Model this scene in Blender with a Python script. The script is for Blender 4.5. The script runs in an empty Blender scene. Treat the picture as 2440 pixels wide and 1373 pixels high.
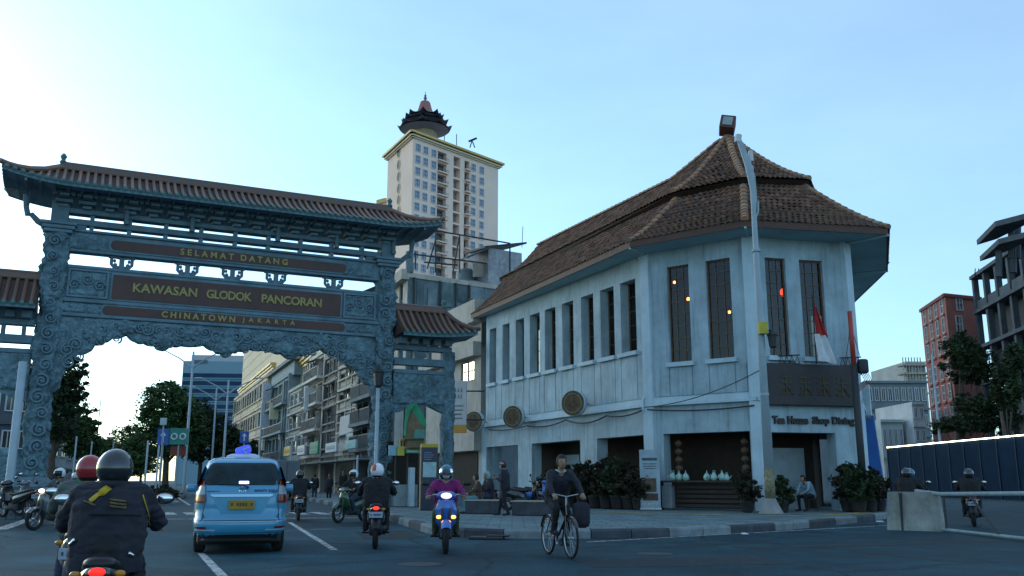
import bpy, bmesh, math, random
import numpy as np
from mathutils import Vector, Matrix, noise

random.seed(7)
SC = bpy.context.scene
COL = SC.collection
PI = math.pi
R = math.radians

# ------------------------------------------------------------------ camera
FPX, HZ, CAMH = 2150.0, 1145.0, 1.27          # focal length and horizon in photo pixels, lens height in metres
TH = math.atan((HZ - 686.5) / FPX)
cam_d = bpy.data.cameras.new('camera')
cam = bpy.data.objects.new('camera', cam_d); COL.objects.link(cam)
cam.location = (0, 0, CAMH)
cam.rotation_euler = (PI / 2 + TH, 0, 0)
cam_d.sensor_width = 36.0
cam_d.lens = 36.0 * FPX / 2440.0
cam_d.clip_start = 0.1
cam_d.clip_end = 6000
SC.camera = cam

# ------------------------------------------------------------------ sky and sun
SUN_AZ, SUN_EL = -49.0, 15.0                    # degrees; azimuth from +Y, negative to the left
world = bpy.data.worlds.new('World'); SC.world = world
world.use_nodes = True
wn = world.node_tree; wn.nodes.clear()
w_out = wn.nodes.new('ShaderNodeOutputWorld')
w_bg = wn.nodes.new('ShaderNodeBackground')
w_sky = wn.nodes.new('ShaderNodeTexSky')
w_sky.sky_type = 'NISHITA'
w_sky.sun_disc = False
w_sky.sun_elevation = R(SUN_EL)
w_sky.sun_rotation = R(SUN_AZ)
w_sky.altitude = 0
w_sky.air_density = 1.0
w_sky.dust_density = 0.9
w_sky.ozone_density = 3.0
w_bg.inputs['Strength'].default_value = 0.15
# thin uneven veil of high cloud over the whole sky
w_tc = wn.nodes.new('ShaderNodeTexCoord')
w_map = wn.nodes.new('ShaderNodeMapping'); w_map.inputs['Scale'].default_value = (1.0, 1.0, 3.2)
w_no = wn.nodes.new('ShaderNodeTexNoise'); w_no.inputs['Scale'].default_value = 2.4; w_no.inputs['Detail'].default_value = 7; w_no.inputs['Roughness'].default_value = 0.55
w_rmp = wn.nodes.new('ShaderNodeMapRange'); w_rmp.inputs['From Min'].default_value = 0.42; w_rmp.inputs['From Max'].default_value = 0.85
w_rmp.inputs['To Min'].default_value = 0.0; w_rmp.inputs['To Max'].default_value = 0.22
w_hue = wn.nodes.new('ShaderNodeHueSaturation'); w_hue.inputs['Saturation'].default_value = 1.1
wn.links.new(w_tc.outputs['Generated'], w_map.inputs['Vector'])
wn.links.new(w_map.outputs['Vector'], w_no.inputs['Vector'])
wn.links.new(w_no.outputs['Fac'], w_rmp.inputs['Value'])
wn.links.new(w_sky.outputs['Color'], w_hue.inputs['Color'])
w_mul = wn.nodes.new('ShaderNodeMixRGB'); w_mul.blend_type = 'MULTIPLY'; w_mul.inputs[0].default_value = 1.0
w_mul.inputs[2].default_value = (0.68, 0.93, 1.08, 1)      # the camera's cool evening white balance
wn.links.new(w_hue.outputs['Color'], w_mul.inputs[1])
# pale even veil of thin high cloud over the whole sky, a little uneven
w_veil = wn.nodes.new('ShaderNodeMixRGB'); w_veil.blend_type = 'MULTIPLY'; w_veil.inputs[0].default_value = 1.0; w_veil.inputs[1].default_value = (1.4, 1.75, 1.7, 1)
w_rmp.inputs['From Min'].default_value = 0.3; w_rmp.inputs['From Max'].default_value = 0.75; w_rmp.inputs['To Min'].default_value = 0.84; w_rmp.inputs['To Max'].default_value = 1.16
wn.links.new(w_rmp.outputs['Result'], w_veil.inputs[2])
w_add = wn.nodes.new('ShaderNodeMixRGB'); w_add.blend_type = 'ADD'; w_add.inputs[0].default_value = 1.0; w_add.use_clamp = False
wn.links.new(w_mul.outputs['Color'], w_add.inputs[1]); wn.links.new(w_veil.outputs['Color'], w_add.inputs[2])
wn.links.new(w_add.outputs['Color'], w_bg.inputs['Color'])
wn.links.new(w_bg.outputs['Background'], w_out.inputs['Surface'])

sun_d = bpy.data.lights.new('sun', 'SUN')
sun_d.energy = 0.16
sun_d.angle = R(20)
sun_d.color = (1.0, 0.86, 0.72)
sun = bpy.data.objects.new('sun', sun_d); COL.objects.link(sun)
sd = Vector((math.sin(R(SUN_AZ)) * math.cos(R(SUN_EL)), math.cos(R(SUN_AZ)) * math.cos(R(SUN_EL)), math.sin(R(SUN_EL))))
sun.rotation_euler = sd.to_track_quat('Z', 'Y').to_euler()

SC.view_settings.view_transform = 'Standard'
SC.view_settings.look = 'None'
SC.view_settings.gamma = 1.0
SC.view_settings.use_curve_mapping = False
SC.view_settings.exposure = 0.55
SC.cycles.use_denoising = True
SC.cycles.max_bounces = 5
SC.cycles.transparent_max_bounces = 10

# ------------------------------------------------------------------ measuring helpers (photo pixel -> place in the street)
CAMP = Vector((0, 0, CAMH))
def ray(u, v):
    x = (u - 1220) / FPX; y = (686.5 - v) / FPX
    f = math.cos(TH) - y * math.sin(TH); up = math.sin(TH) + y * math.cos(TH)
    return Vector((x / f, 1.0, up / f))
def at(u, v, Y): return CAMP + ray(u, v) * Y
def gr(u, v, z=0.0):
    r = ray(u, v); return CAMP + r * ((z - CAMH) / r.z)
def X_at(u, Y): return (u - 1220) / FPX * Y * (math.cos(TH) - (-0.0) * math.sin(TH))
def on_plane(u, v, p, n):
    r = ray(u, v); t = (p - CAMP).dot(n) / r.dot(n); return CAMP + r * t
def z_at(u, v, Y): return at(u, v, Y).z

# ------------------------------------------------------------------ materials
MATS = {}
def mat(name, col, rough=0.8, metal=0.0, var=0.18, scale=3.0, bump=0.0, bscale=30.0, streak=0.0, spec=0.4, coat=0.0, col2=None, detail=6):
    if name in MATS: return MATS[name]
    m = bpy.data.materials.new(name); m.use_nodes = True
    nt = m.node_tree; b = nt.nodes['Principled BSDF']
    b.inputs['Roughness'].default_value = rough; b.inputs['Metallic'].default_value = metal
    b.inputs['Specular IOR Level'].default_value = spec
    if coat: b.inputs['Coat Weight'].default_value = coat; b.inputs['Coat Roughness'].default_value = 0.08
    b.inputs['Base Color'].default_value = (*col, 1)
    tc = nt.nodes.new('ShaderNodeTexCoord')
    vec = tc.outputs['Object']
    last = None
    if var > 0 or col2:
        n1 = nt.nodes.new('ShaderNodeTexNoise'); n1.inputs['Scale'].default_value = scale; n1.inputs['Detail'].default_value = detail; n1.inputs['Roughness'].default_value = 0.65
        nt.links.new(vec, n1.inputs['Vector'])
        r1 = nt.nodes.new('ShaderNodeValToRGB')
        r1.color_ramp.elements[0].position = 0.3; r1.color_ramp.elements[1].position = 0.72
        c2 = col2 if col2 else tuple(max(0, c * (1 - var)) for c in col)
        c1 = tuple(min(1, c * (1 + var * 0.6)) for c in col)
        r1.color_ramp.elements[0].color = (*c2, 1); r1.color_ramp.elements[1].color = (*c1, 1)
        nt.links.new(n1.outputs['Fac'], r1.inputs['Fac'])
        last = r1.outputs['Color']
    if streak > 0:
        mp = nt.nodes.new('ShaderNodeMapping'); mp.inputs['Scale'].default_value = (3.0, 3.0, 0.22)
        nt.links.new(vec, mp.inputs['Vector'])
        n2 = nt.nodes.new('ShaderNodeTexNoise'); n2.inputs['Scale'].default_value = 1.6; n2.inputs['Detail'].default_value = 8; n2.inputs['Roughness'].default_value = 0.7
        nt.links.new(mp.outputs['Vector'], n2.inputs['Vector'])
        mr = nt.nodes.new('ShaderNodeMapRange'); mr.inputs['From Min'].default_value = 0.5; mr.inputs['From Max'].default_value = 0.78
        mr.inputs['To Max'].default_value = streak
        nt.links.new(n2.outputs['Fac'], mr.inputs['Value'])
        mx = nt.nodes.new('ShaderNodeMixRGB'); mx.inputs[2].default_value = tuple([c * 0.3 for c in (col[0], col[1] * 0.98, col[2] * 0.9)]) + (1,)
        nt.links.new(mr.outputs['Result'], mx.inputs[0])
        if last: nt.links.new(last, mx.inputs[1])
        else: mx.inputs[1].default_value = (*col, 1)
        last = mx.outputs['Color']
    if last: nt.links.new(last, b.inputs['Base Color'])
    if bump > 0:
        n3 = nt.nodes.new('ShaderNodeTexNoise'); n3.inputs['Scale'].default_value = bscale; n3.inputs['Detail'].default_value = 5
        nt.links.new(vec, n3.inputs['Vector'])
        bp = nt.nodes.new('ShaderNodeBump'); bp.inputs['Strength'].default_value = bump; bp.inputs['Distance'].default_value = 0.03
        nt.links.new(n3.outputs['Fac'], bp.inputs['Height']); nt.links.new(bp.outputs['Normal'], b.inputs['Normal'])
    MATS[name] = m; return m
def emat(name, col, strength):
    if name in MATS: return MATS[name]
    m = bpy.data.materials.new(name); m.use_nodes = True
    b = m.node_tree.nodes['Principled BSDF']
    b.inputs['Base Color'].default_value = (*[min(1, c) for c in col], 1)
    b.inputs['Emission Color'].default_value = (*col, 1); b.inputs['Emission Strength'].default_value = strength
    MATS[name] = m; return m
def glassmat(name, tint, keep=0.35, rough=0.03):
    """window glass: a dim tinted see-through layer under a mirror-like reflection"""
    if name in MATS: return MATS[name]
    m = bpy.data.materials.new(name); m.use_nodes = True
    nt = m.node_tree; nt.nodes.clear()
    o = nt.nodes.new('ShaderNodeOutputMaterial')
    t = nt.nodes.new('ShaderNodeBsdfTransparent'); t.inputs['Color'].default_value = (keep * tint[0], keep * tint[1], keep * tint[2], 1)
    g = nt.nodes.new('ShaderNodeBsdfGlossy'); g.inputs['Roughness'].default_value = rough; g.inputs['Color'].default_value = (.9, .9, .9, 1)
    fr = nt.nodes.new('ShaderNodeFresnel'); fr.inputs['IOR'].default_value = 1.5
    mx = nt.nodes.new('ShaderNodeMixShader')
    nt.links.new(fr.outputs['Fac'], mx.inputs[0]); nt.links.new(t.outputs[0], mx.inputs[1]); nt.links.new(g.outputs[0], mx.inputs[2])
    nt.links.new(mx.outputs[0], o.inputs['Surface'])
    MATS[name] = m; return m
def tintmat(name, base, rough=0.85, bump=0.0, bscale=20):
    """colour from the 'tint' face-corner attribute (each tile / leaf has its own colour)"""
    if name in MATS: return MATS[name]
    m = bpy.data.materials.new(name); m.use_nodes = True
    nt = m.node_tree; b = nt.nodes['Principled BSDF']; b.inputs['Roughness'].default_value = rough
    b.inputs['Specular IOR Level'].default_value = 0.25
    a = nt.nodes.new('ShaderNodeAttribute'); a.attribute_name = 'tint'
    mx = nt.nodes.new('ShaderNodeMixRGB'); mx.blend_type = 'MULTIPLY'; mx.inputs[0].default_value = 1; mx.inputs[1].default_value = (*base, 1)
    nt.links.new(a.outputs['Color'], mx.inputs[2]); nt.links.new(mx.outputs['Color'], b.inputs['Base Color'])
    if bump:
        tc = nt.nodes.new('ShaderNodeTexCoord'); n3 = nt.nodes.new('ShaderNodeTexNoise'); n3.inputs['Scale'].default_value = bscale
        nt.links.new(tc.outputs['Object'], n3.inputs['Vector'])
        bp = nt.nodes.new('ShaderNodeBump'); bp.inputs['Strength'].default_value = bump; bp.inputs['Distance'].default_value = 0.03
        nt.links.new(n3.outputs['Fac'], bp.inputs['Height']); nt.links.new(bp.outputs['Normal'], b.inputs['Normal'])
    MATS[name] = m; return m
def randmat(name, cols, rough=0.85):
    """colour picked per object (Object Info random) from a ramp"""
    if name in MATS: return MATS[name]
    m = bpy.data.materials.new(name); m.use_nodes = True
    nt = m.node_tree; b = nt.nodes['Principled BSDF']; b.inputs['Roughness'].default_value = rough
    oi = nt.nodes.new('ShaderNodeObjectInfo'); rp = nt.nodes.new('ShaderNodeValToRGB')
    while len(rp.color_ramp.elements) < len(cols): rp.color_ramp.elements.new(0.5)
    for i, c in enumerate(cols):
        rp.color_ramp.elements[i].position = i / max(1, len(cols) - 1); rp.color_ramp.elements[i].color = (*c, 1)
    nt.links.new(oi.outputs['Random'], rp.inputs['Fac']); nt.links.new(rp.outputs['Color'], b.inputs['Base Color'])
    MATS[name] = m; return m

# ------------------------------------------------------------------ mesh builder
class MB:
    def __init__(s): s.v = []; s.f = []; s.m = []; s.t = []; s.cur = 0; s.tint = None; s.sm = []; s.cs = False
    def add(s, vs, fs):
        o = len(s.v); s.v.extend(vs)
        for f in fs: s.f.append(tuple(i + o for i in f)); s.m.append(s.cur); s.t.append(s.tint); s.sm.append(s.cs)
        return s
    def mat(s, i): s.cur = i; return s
    def smooth(s, b=True): s.cs = b; return s
    def box(s, c, d, rz=0.0, M=None):
        x, y, z = d[0] / 2, d[1] / 2, d[2] / 2
        vs = [(-x, -y, -z), (x, -y, -z), (x, y, -z), (-x, y, -z), (-x, -y, z), (x, -y, z), (x, y, z), (-x, y, z)]
        if M is not None: vs = [tuple(Vector(c) + M @ Vector(p)) for p in vs]
        else:
            ca, sa = math.cos(rz), math.sin(rz)
            vs = [(c[0] + p[0] * ca - p[1] * sa, c[1] + p[0] * sa + p[1] * ca, c[2] + p[2]) for p in vs]
        return s.add(vs, [(0, 3, 2, 1), (4, 5, 6, 7), (0, 1, 5, 4), (1, 2, 6, 5), (2, 3, 7, 6), (3, 0, 4, 7)])
    def bb(s, a, b):                      # box from two corners
        return s.box([(a[i] + b[i]) / 2 for i in range(3)], [abs(b[i] - a[i]) for i in range(3)])
    def bevbox(s, c, d, b=0.03, M=None, rz=0):
        """box with chamfered edges"""
        x, y, z = d[0] / 2, d[1] / 2, d[2] / 2; b = min(b, x * .9, y * .9, z * .9)
        bm = bmesh.new(); bmesh.ops.create_cube(bm, size=1.0)
        for v in bm.verts: v.co = Vector((v.co.x * d[0], v.co.y * d[1], v.co.z * d[2]))
        bmesh.ops.bevel(bm, geom=bm.edges[:], offset=b, segments=2, affect='EDGES', profile=0.5)
        MM = (M.to_4x4() if M is not None else Matrix.Rotation(rz, 4, 'Z'))
        bm.verts.index_update()
        vs = [tuple(Vector(c) + MM.to_3x3() @ v.co) for v in bm.verts]
        fs = [tuple(v.index for v in f.verts) for f in bm.faces]
        bm.free(); return s.add(vs, fs)
    def quad(s, a, b, c, d): return s.add([tuple(a), tuple(b), tuple(c), tuple(d)], [(0, 1, 2, 3)])
    def poly(s, pts): return s.add([tuple(p) for p in pts], [tuple(range(len(pts)))])
    def prism(s, pts, z0, z1):            # plan outline (counter-clockwise) pulled up
        n = len(pts)
        vs = [(p[0], p[1], z0) for p in pts] + [(p[0], p[1], z1) for p in pts]
        return s.add(vs, [tuple(range(n - 1, -1, -1)), tuple(range(n, 2 * n))] + [(i, (i + 1) % n, n + (i + 1) % n, n + i) for i in range(n)])
    def slab(s, pts, y0, y1):             # x,z outline pulled along y (front y0 < back y1)
        n = len(pts)
        vs = [(p[0], y0, p[1]) for p in pts] + [(p[0], y1, p[1]) for p in pts]
        return s.add(vs, [tuple(range(n)), tuple(range(2 * n - 1, n - 1, -1))] + [((i + 1) % n, i, n + i, n + (i + 1) % n) for i in range(n)])
    def sideslab(s, pts, x0, x1):         # y,z outline pulled along x
        n = len(pts)
        vs = [(x0, p[0], p[1]) for p in pts] + [(x1, p[0], p[1]) for p in pts]
        return s.add(vs, [tuple(range(n)), tuple(range(2 * n - 1, n - 1, -1))] + [((i + 1) % n, i, n + i, n + (i + 1) % n) for i in range(n)])
    def tube(s, pts, rad, n=8, cap=True, squash=None):
        pts = [Vector(p) for p in pts]; k = len(pts)
        if not isinstance(rad, (list, tuple)): rad = [rad] * k
        vs = []; up = None
        for i, p in enumerate(pts):
            t = (pts[min(i + 1, k - 1)] - pts[max(i - 1, 0)])
            if t.length < 1e-9: t = Vector((0, 0, 1))
            t.normalize()
            if up is None:
                up = Vector((0, 0, 1)) if abs(t.z) < 0.9 else Vector((0, 1, 0))
            a = t.cross(up)
            if a.length < 1e-6: a = t.cross(Vector((1, 0, 0)))
            a.normalize(); b = a.cross(t).normalized(); up = b
            for j in range(n):
                q = 2 * PI * j / n
                k2 = squash if squash else 1.0
                vs.append(tuple(p + a * (math.cos(q) * rad[i]) + b * (math.sin(q) * rad[i] * k2)))
        fs = []
        for i in range(k - 1):
            for j in range(n):
                fs.append((i * n + j, (i + 1) * n + j, (i + 1) * n + (j + 1) % n, i * n + (j + 1) % n))
        if cap: fs.append(tuple(range(n))); fs.append(tuple((k - 1) * n + j for j in range(n - 1, -1, -1)))
        return s.add(vs, fs)
    def lathe(s, prof, c=(0, 0, 0), n=16, M=None):   # profile of (radius, height)
        vs = []
        for r, z in prof:
            for j in range(n):
                q = 2 * PI * j / n; p = Vector((r * math.cos(q), r * math.sin(q), z))
                if M is not None: p = M @ p
                vs.append((c[0] + p.x, c[1] + p.y, c[2] + p.z))
        k = len(prof); fs = []
        for i in range(k - 1):
            for j in range(n): fs.append((i * n + j, i * n + (j + 1) % n, (i + 1) * n + (j + 1) % n, (i + 1) * n + j))
        fs.append(tuple(range(n - 1, -1, -1))); fs.append(tuple((k - 1) * n + j for j in range(n)))
        return s.add(vs, fs)
    def ball(s, c, r, n=10, m=7, M=None):
        if not isinstance(r, (list, tuple)): r = (r, r, r)
        prof = [(math.sin(PI * i / m), -math.cos(PI * i / m)) for i in range(m + 1)]
        vs = []; 
        for a, b in prof:
            for j in range(n):
                q = 2 * PI * j / n; p = Vector((a * math.cos(q) * r[0], a * math.sin(q) * r[1], b * r[2]))
                if M is not None: p = M @ p
                vs.append((c[0] + p.x, c[1] + p.y, c[2] + p.z))
        fs = []
        for i in range(m):
            for j in range(n): fs.append((i * n + j, i * n + (j + 1) % n, (i + 1) * n + (j + 1) % n, (i + 1) * n + j))
        return s.add(vs, fs)
    def torus(s, c, Rr, r, axis='X', n=24, m=8, a0=0, a1=2 * PI):
        full = abs(a1 - a0 - 2 * PI) < 1e-6
        k = n if full else n + 1; vs = []
        for i in range(k):
            q = a0 + (a1 - a0) * i / n
            for j in range(m):
                w = 2 * PI * j / m; rr = Rr + r * math.cos(w); h = r * math.sin(w)
                p = {'X': (h, rr * math.cos(q), rr * math.sin(q)), 'Y': (rr * math.cos(q), h, rr * math.sin(q)), 'Z': (rr * math.cos(q), rr * math.sin(q), h)}[axis]
                vs.append((c[0] + p[0], c[1] + p[1], c[2] + p[2]))
        fs = []
        for i in range(n if full else n):
            i2 = (i + 1) % k if full else i + 1
            for j in range(m): fs.append((i * m + j, i2 * m + j, i2 * m + (j + 1) % m, i * m + (j + 1) % m))
        return s.add(vs, fs)
    def loft(s, secs, cap=True, closed=True):
        n = len(secs[0]); vs = [tuple(p) for sec in secs for p in sec]; fs = []
        for i in range(len(secs) - 1):
            for j in range(n if closed else n - 1):
                fs.append((i * n + j, i * n + (j + 1) % n, (i + 1) * n + (j + 1) % n, (i + 1) * n + j))
        if cap and closed: fs.append(tuple(range(n - 1, -1, -1))); fs.append(tuple((len(secs) - 1) * n + j for j in range(n)))
        return s.add(vs, fs)
    def mesh(s, name, mats, fixn=False):
        me = bpy.data.meshes.new(name); me.from_pydata(s.v, [], s.f)
        if not isinstance(mats, (list, tuple)): mats = [mats]
        for m in mats: me.materials.append(m)
        if len(mats) > 1: me.polygons.foreach_set('material_index', s.m)
        if any(s.sm): me.polygons.foreach_set('use_smooth', s.sm)
        if any(t is not None for t in s.t):
            at_ = me.color_attributes.new('tint', 'FLOAT_COLOR', 'CORNER')
            arr = []
            for f, t in zip(s.f, s.t): arr.extend((*(t or (1, 1, 1)), 1) * len(f))
            at_.data.foreach_set('color', arr)
        me.update()
        if fixn:
            bm = bmesh.new(); bm.from_mesh(me); bmesh.ops.recalc_face_normals(bm, faces=bm.faces); bm.to_mesh(me); bm.free()
        return me
    def build(s, name, mats, parent=None, world=False, fixn=False, loc=None, M=None):
        if world and parent is not None:
            inv = WM[parent.name].inverted(); s.v = [tuple(inv @ Vector(p)) for p in s.v]
        me = s.mesh(name, mats, fixn)
        return link(name, me, parent, loc=loc, M=M)
WM = {}
def link(name, me, parent=None, loc=None, M=None):
    o = bpy.data.objects.new(name, me); COL.objects.link(o)
    if parent is not None: o.parent = parent
    if M is not None: o.matrix_local = M
    elif loc is not None: o.location = loc
    WM[o.name] = (WM[parent.name] if parent is not None else Matrix()) @ (M if M is not None else Matrix.Translation(loc) if loc is not None else Matrix())
    return o
def thing(name, label, cat, loc=(0, 0, 0), rz=0.0, group=None):
    o = bpy.data.objects.new(name, None); COL.objects.link(o)
    o.empty_display_size = 0.2
    o.location = loc; o.rotation_euler = (0, 0, rz)
    WM[o.name] = Matrix.Translation(loc) @ Matrix.Rotation(rz, 4, 'Z')
    tag(o, label, cat, group); return o
def tag(o, label=None, cat=None, group=None, kind=None):
    if label: o['label'] = label
    if cat: o['category'] = cat
    if group: o['group'] = group
    if kind: o['kind'] = kind
    return o
def struct(o): o['kind'] = 'structure'; return o
def stuff(o): o['kind'] = 'stuff'; return o
def text_mesh(name, s, size, m, ext=0.02, align='CENTER', spacing=1.0, bold=0.0):
    cu = bpy.data.curves.new(name, 'FONT'); cu.body = s; cu.size = size; cu.extrude = ext; cu.align_x = align; cu.align_y = 'CENTER'
    cu.space_character = spacing; cu.offset = bold; cu.resolution_u = 3
    o = bpy.data.objects.new(name, cu); COL.objects.link(o)
    dg = bpy.context.evaluated_depsgraph_get(); dg.update()
    me = bpy.data.meshes.new_from_object(o.evaluated_get(dg)); me.name = name
    bpy.data.objects.remove(o); bpy.data.curves.remove(cu)
    me.materials.clear(); me.materials.append(m); return me
# lettering stands in the x,z plane and is read from -y
STAND = Matrix.Rotation(PI / 2, 4, 'X')
def frame_M(o, xdir, ydir, zdir):
    M = Matrix.Identity(4)
    for i, d in enumerate((xdir, ydir, zdir)):
        for k in range(3): M[k][i] = d[k]
    M.translation = o; return M

def split_words(me, txt):
    """cut a line of letters into one mesh per word (letters counted from the left)"""
    bm = bmesh.new(); bm.from_mesh(me); bmesh.ops.remove_doubles(bm, verts=bm.verts, dist=1e-5); seen = set(); isl = []
    for v in bm.verts:
        if v in seen: continue
        st = [v]; seen.add(v); grp = []
        while st:
            q = st.pop(); grp.append(q)
            for e in q.link_edges:
                w = e.other_vert(q)
                if w not in seen: seen.add(w); st.append(w)
        isl.append((min(g.co.x for g in grp), grp))
    isl.sort(key=lambda a: a[0]); words = txt.split()
    if sum(len(w) for w in words) != len(isl) or len(words) == 1: bm.free(); return [me]
    out = []; i = 0
    for w in words:
        keep = set(x for _, g in isl[i:i + len(w)] for x in g); i += len(w)
        vs = list(keep); ix = {v: k for k, v in enumerate(vs)}
        m2 = bpy.data.meshes.new('word'); m2.from_pydata([tuple(v.co) for v in vs], [], [tuple(ix[v] for v in f.verts) for f in bm.faces if f.verts[0] in keep])
        for m_ in me.materials: m2.materials.append(m_)
        out.append(m2)
    bm.free(); return out
def sign_text(txt, size, width, m, parent, M, ext=0.01, bold=0.0, spacing=1.0, name='lettering', split=True):
    if spacing == 'fit':                  # keep the letters' own proportions and open the gaps between them
        probe = []
        for sp in (1.0, 2.0):
            q = text_mesh(name, txt, size, m, ext, spacing=sp, bold=bold); xs = [v.co.x for v in q.vertices]; ys = [v.co.y for v in q.vertices]
            probe.append((max(xs) - min(xs)) * size / (max(ys) - min(ys))); bpy.data.meshes.remove(q)
        spacing = max(.9, 1.0 + (width - probe[0]) / max(1e-6, probe[1] - probe[0]))
    me = text_mesh(name, txt, size, m, ext, spacing=spacing, bold=bold)
    xs = [v.co.x for v in me.vertices]; ys = [v.co.y for v in me.vertices]
    wd = max(xs) - min(xs); hh = max(ys) - min(ys); mx = (max(xs) + min(xs)) / 2; mz = (max(ys) + min(ys)) / 2
    for v in me.vertices:
        v.co.x = (v.co.x - mx) * width / wd; v.co.y = (v.co.y - mz) * size / hh
    out = []
    for w in (split_words(me, txt) if split else [me]): out.append(link(name, w, parent, M=M @ STAND))
    return out

# ------------------------------------------------------------------ shared materials
M_asph = mat('asphalt', (0.018, 0.055, 0.072), rough=0.72, var=0.35, scale=0.55, bump=0.5, bscale=55, spec=0.15)
M_paint = mat('road_paint', (0.62, 0.63, 0.62), rough=0.7, var=0.45, scale=6)
def worn_paint(m):
    nt = m.node_tree; b = nt.nodes['Principled BSDF']; out = nt.nodes['Material Output']
    tr = nt.nodes.new('ShaderNodeBsdfTransparent'); mx = nt.nodes.new('ShaderNodeMixShader'); tc = nt.nodes.new('ShaderNodeTexCoord')
    n = nt.nodes.new('ShaderNodeTexNoise'); n.inputs['Scale'].default_value = 7; n.inputs['Detail'].default_value = 8; n.inputs['Roughness'].default_value = .75
    mr = nt.nodes.new('ShaderNodeMapRange'); mr.inputs['From Min'].default_value = .40; mr.inputs['From Max'].default_value = .56; mr.inputs['To Min'].default_value = .12
    nt.links.new(tc.outputs['Object'], n.inputs['Vector']); nt.links.new(n.outputs['Fac'], mr.inputs['Value']); nt.links.new(mr.outputs['Result'], mx.inputs[0])
    nt.links.new(tr.outputs[0], mx.inputs[1]); nt.links.new(b.outputs[0], mx.inputs[2]); nt.links.new(mx.outputs[0], out.inputs['Surface'])
worn_paint(M_paint)
M_pave = None
M_kerbl = mat('kerb_light', (0.20, 0.23, 0.24), rough=0.9, var=0.4, scale=2.5, bump=0.3)
M_kerbd = mat('kerb_dark', (0.065, 0.07, 0.08), rough=0.9, var=0.4, scale=2.5, bump=0.3)
M_stone = mat('gate_stone', (0.155, 0.25, 0.29), rough=0.85, var=0.5, scale=2.2, bump=0.9, bscale=9, streak=0.35)
M_stone2 = mat('gate_stone_smooth', (0.135, 0.21, 0.25), rough=0.8, var=0.3, scale=1.5, bump=0.3, bscale=25, streak=0.3)
M_board = mat('board_maroon', (0.075, 0.026, 0.018), rough=0.45, var=0.35, scale=1.2)
M_gold = mat('gold_letters', (0.32, 0.25, 0.085), rough=0.55, metal=0.35, var=0.2, scale=4)
M_tile_g = randmat('gate_tile', [(0.13, 0.072, 0.052), (0.165, 0.088, 0.06), (0.22, 0.12, 0.08), (0.105, 0.062, 0.05)], rough=0.45)
M_tealend = mat('tile_end_teal', (0.07, 0.18, 0.17), rough=0.5, var=0.3)
M_white = mat('white_plaster', (0.375, 0.475, 0.52), rough=0.85, var=0.30, scale=0.9, streak=0.8, bump=0.12, bscale=18)
M_white2 = mat('white_trim', (0.47, 0.58, 0.63), rough=0.8, var=0.15, scale=1.2, streak=0.3)
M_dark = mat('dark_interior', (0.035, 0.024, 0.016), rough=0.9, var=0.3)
M_darkwood = mat('dark_wood', (0.045, 0.03, 0.022), rough=0.6, var=0.3, scale=5)
M_black = mat('black_plastic', (0.012, 0.012, 0.013), rough=0.4, var=0.1)
M_rubber = mat('tyre_rubber', (0.014, 0.014, 0.015), rough=0.85, var=0.1)
M_steel = mat('steel', (0.4, 0.41, 0.42), rough=0.35, metal=0.9, var=0.15)
M_chrome = mat('chrome', (0.7, 0.7, 0.7), rough=0.12, metal=1.0, var=0)
M_galv = mat('pole_paint', (0.32, 0.39, 0.43), rough=0.5, var=0.12, streak=0.25)
M_conc = mat('concrete', (0.27, 0.27, 0.26), rough=0.9, var=0.35, scale=1.0, streak=0.5, bump=0.25, bscale=15)
M_glass = glassmat('window_glass', (0.85, 0.95, 1.0), 0.4)
M_iron = mat('iron_dark', (0.03, 0.033, 0.035), rough=0.6, var=0.2)

def carve(m, sc=7.0, st=1.0, dist=.06):
    nt = m.node_tree; b = nt.nodes['Principled BSDF']; tc = nt.nodes.new('ShaderNodeTexCoord')
    wv = nt.nodes.new('ShaderNodeTexNoise'); wv.inputs['Scale'].default_value = sc * .5; wv.inputs['Detail'].default_value = 2
    mx = nt.nodes.new('ShaderNodeMixRGB'); mx.inputs[0].default_value = .25; nt.links.new(tc.outputs['Object'], wv.inputs['Vector']); nt.links.new(tc.outputs['Object'], mx.inputs[1]); nt.links.new(wv.outputs['Color'], mx.inputs[2])
    vo = nt.nodes.new('ShaderNodeTexVoronoi'); vo.feature = 'SMOOTH_F1'; vo.inputs['Scale'].default_value = sc; nt.links.new(mx.outputs['Color'], vo.inputs['Vector'])
    bp = nt.nodes.new('ShaderNodeBump'); bp.inputs['Strength'].default_value = st; bp.inputs['Distance'].default_value = dist; bp.invert = True
    nt.links.new(vo.outputs['Distance'], bp.inputs['Height'])
    old = b.inputs['Normal'].links[0].from_node; nt.links.new(bp.outputs['Normal'], old.inputs['Normal'])
    # base colour runs darker in the hollows of the carving, paler on raised parts
    src = b.inputs['Base Color'].links[0].from_socket; mr = nt.nodes.new('ShaderNodeMapRange'); mr.inputs['From Max'].default_value = .6; mr.inputs['To Min'].default_value = 1.15; mr.inputs['To Max'].default_value = .75
    nt.links.new(vo.outputs['Distance'], mr.inputs['Value']); mm = nt.nodes.new('ShaderNodeMixRGB'); mm.blend_type = 'MULTIPLY'; mm.inputs[0].default_value = 1; nt.links.new(src, mm.inputs[1]); nt.links.new(mr.outputs['Result'], mm.inputs[2]); nt.links.new(mm.outputs['Color'], b.inputs['Base Color'])
carve(M_stone, 10.0, 1.0, .07)
# ------------------------------------------------------------------ ground: one asphalt sheet to the horizon
g = MB()
g.quad((-2500, -60, 0), (2500, -60, 0), (2500, 3000, 0), (-2500, 3000, 0))
ground = struct(g.build('road', M_asph))
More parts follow.
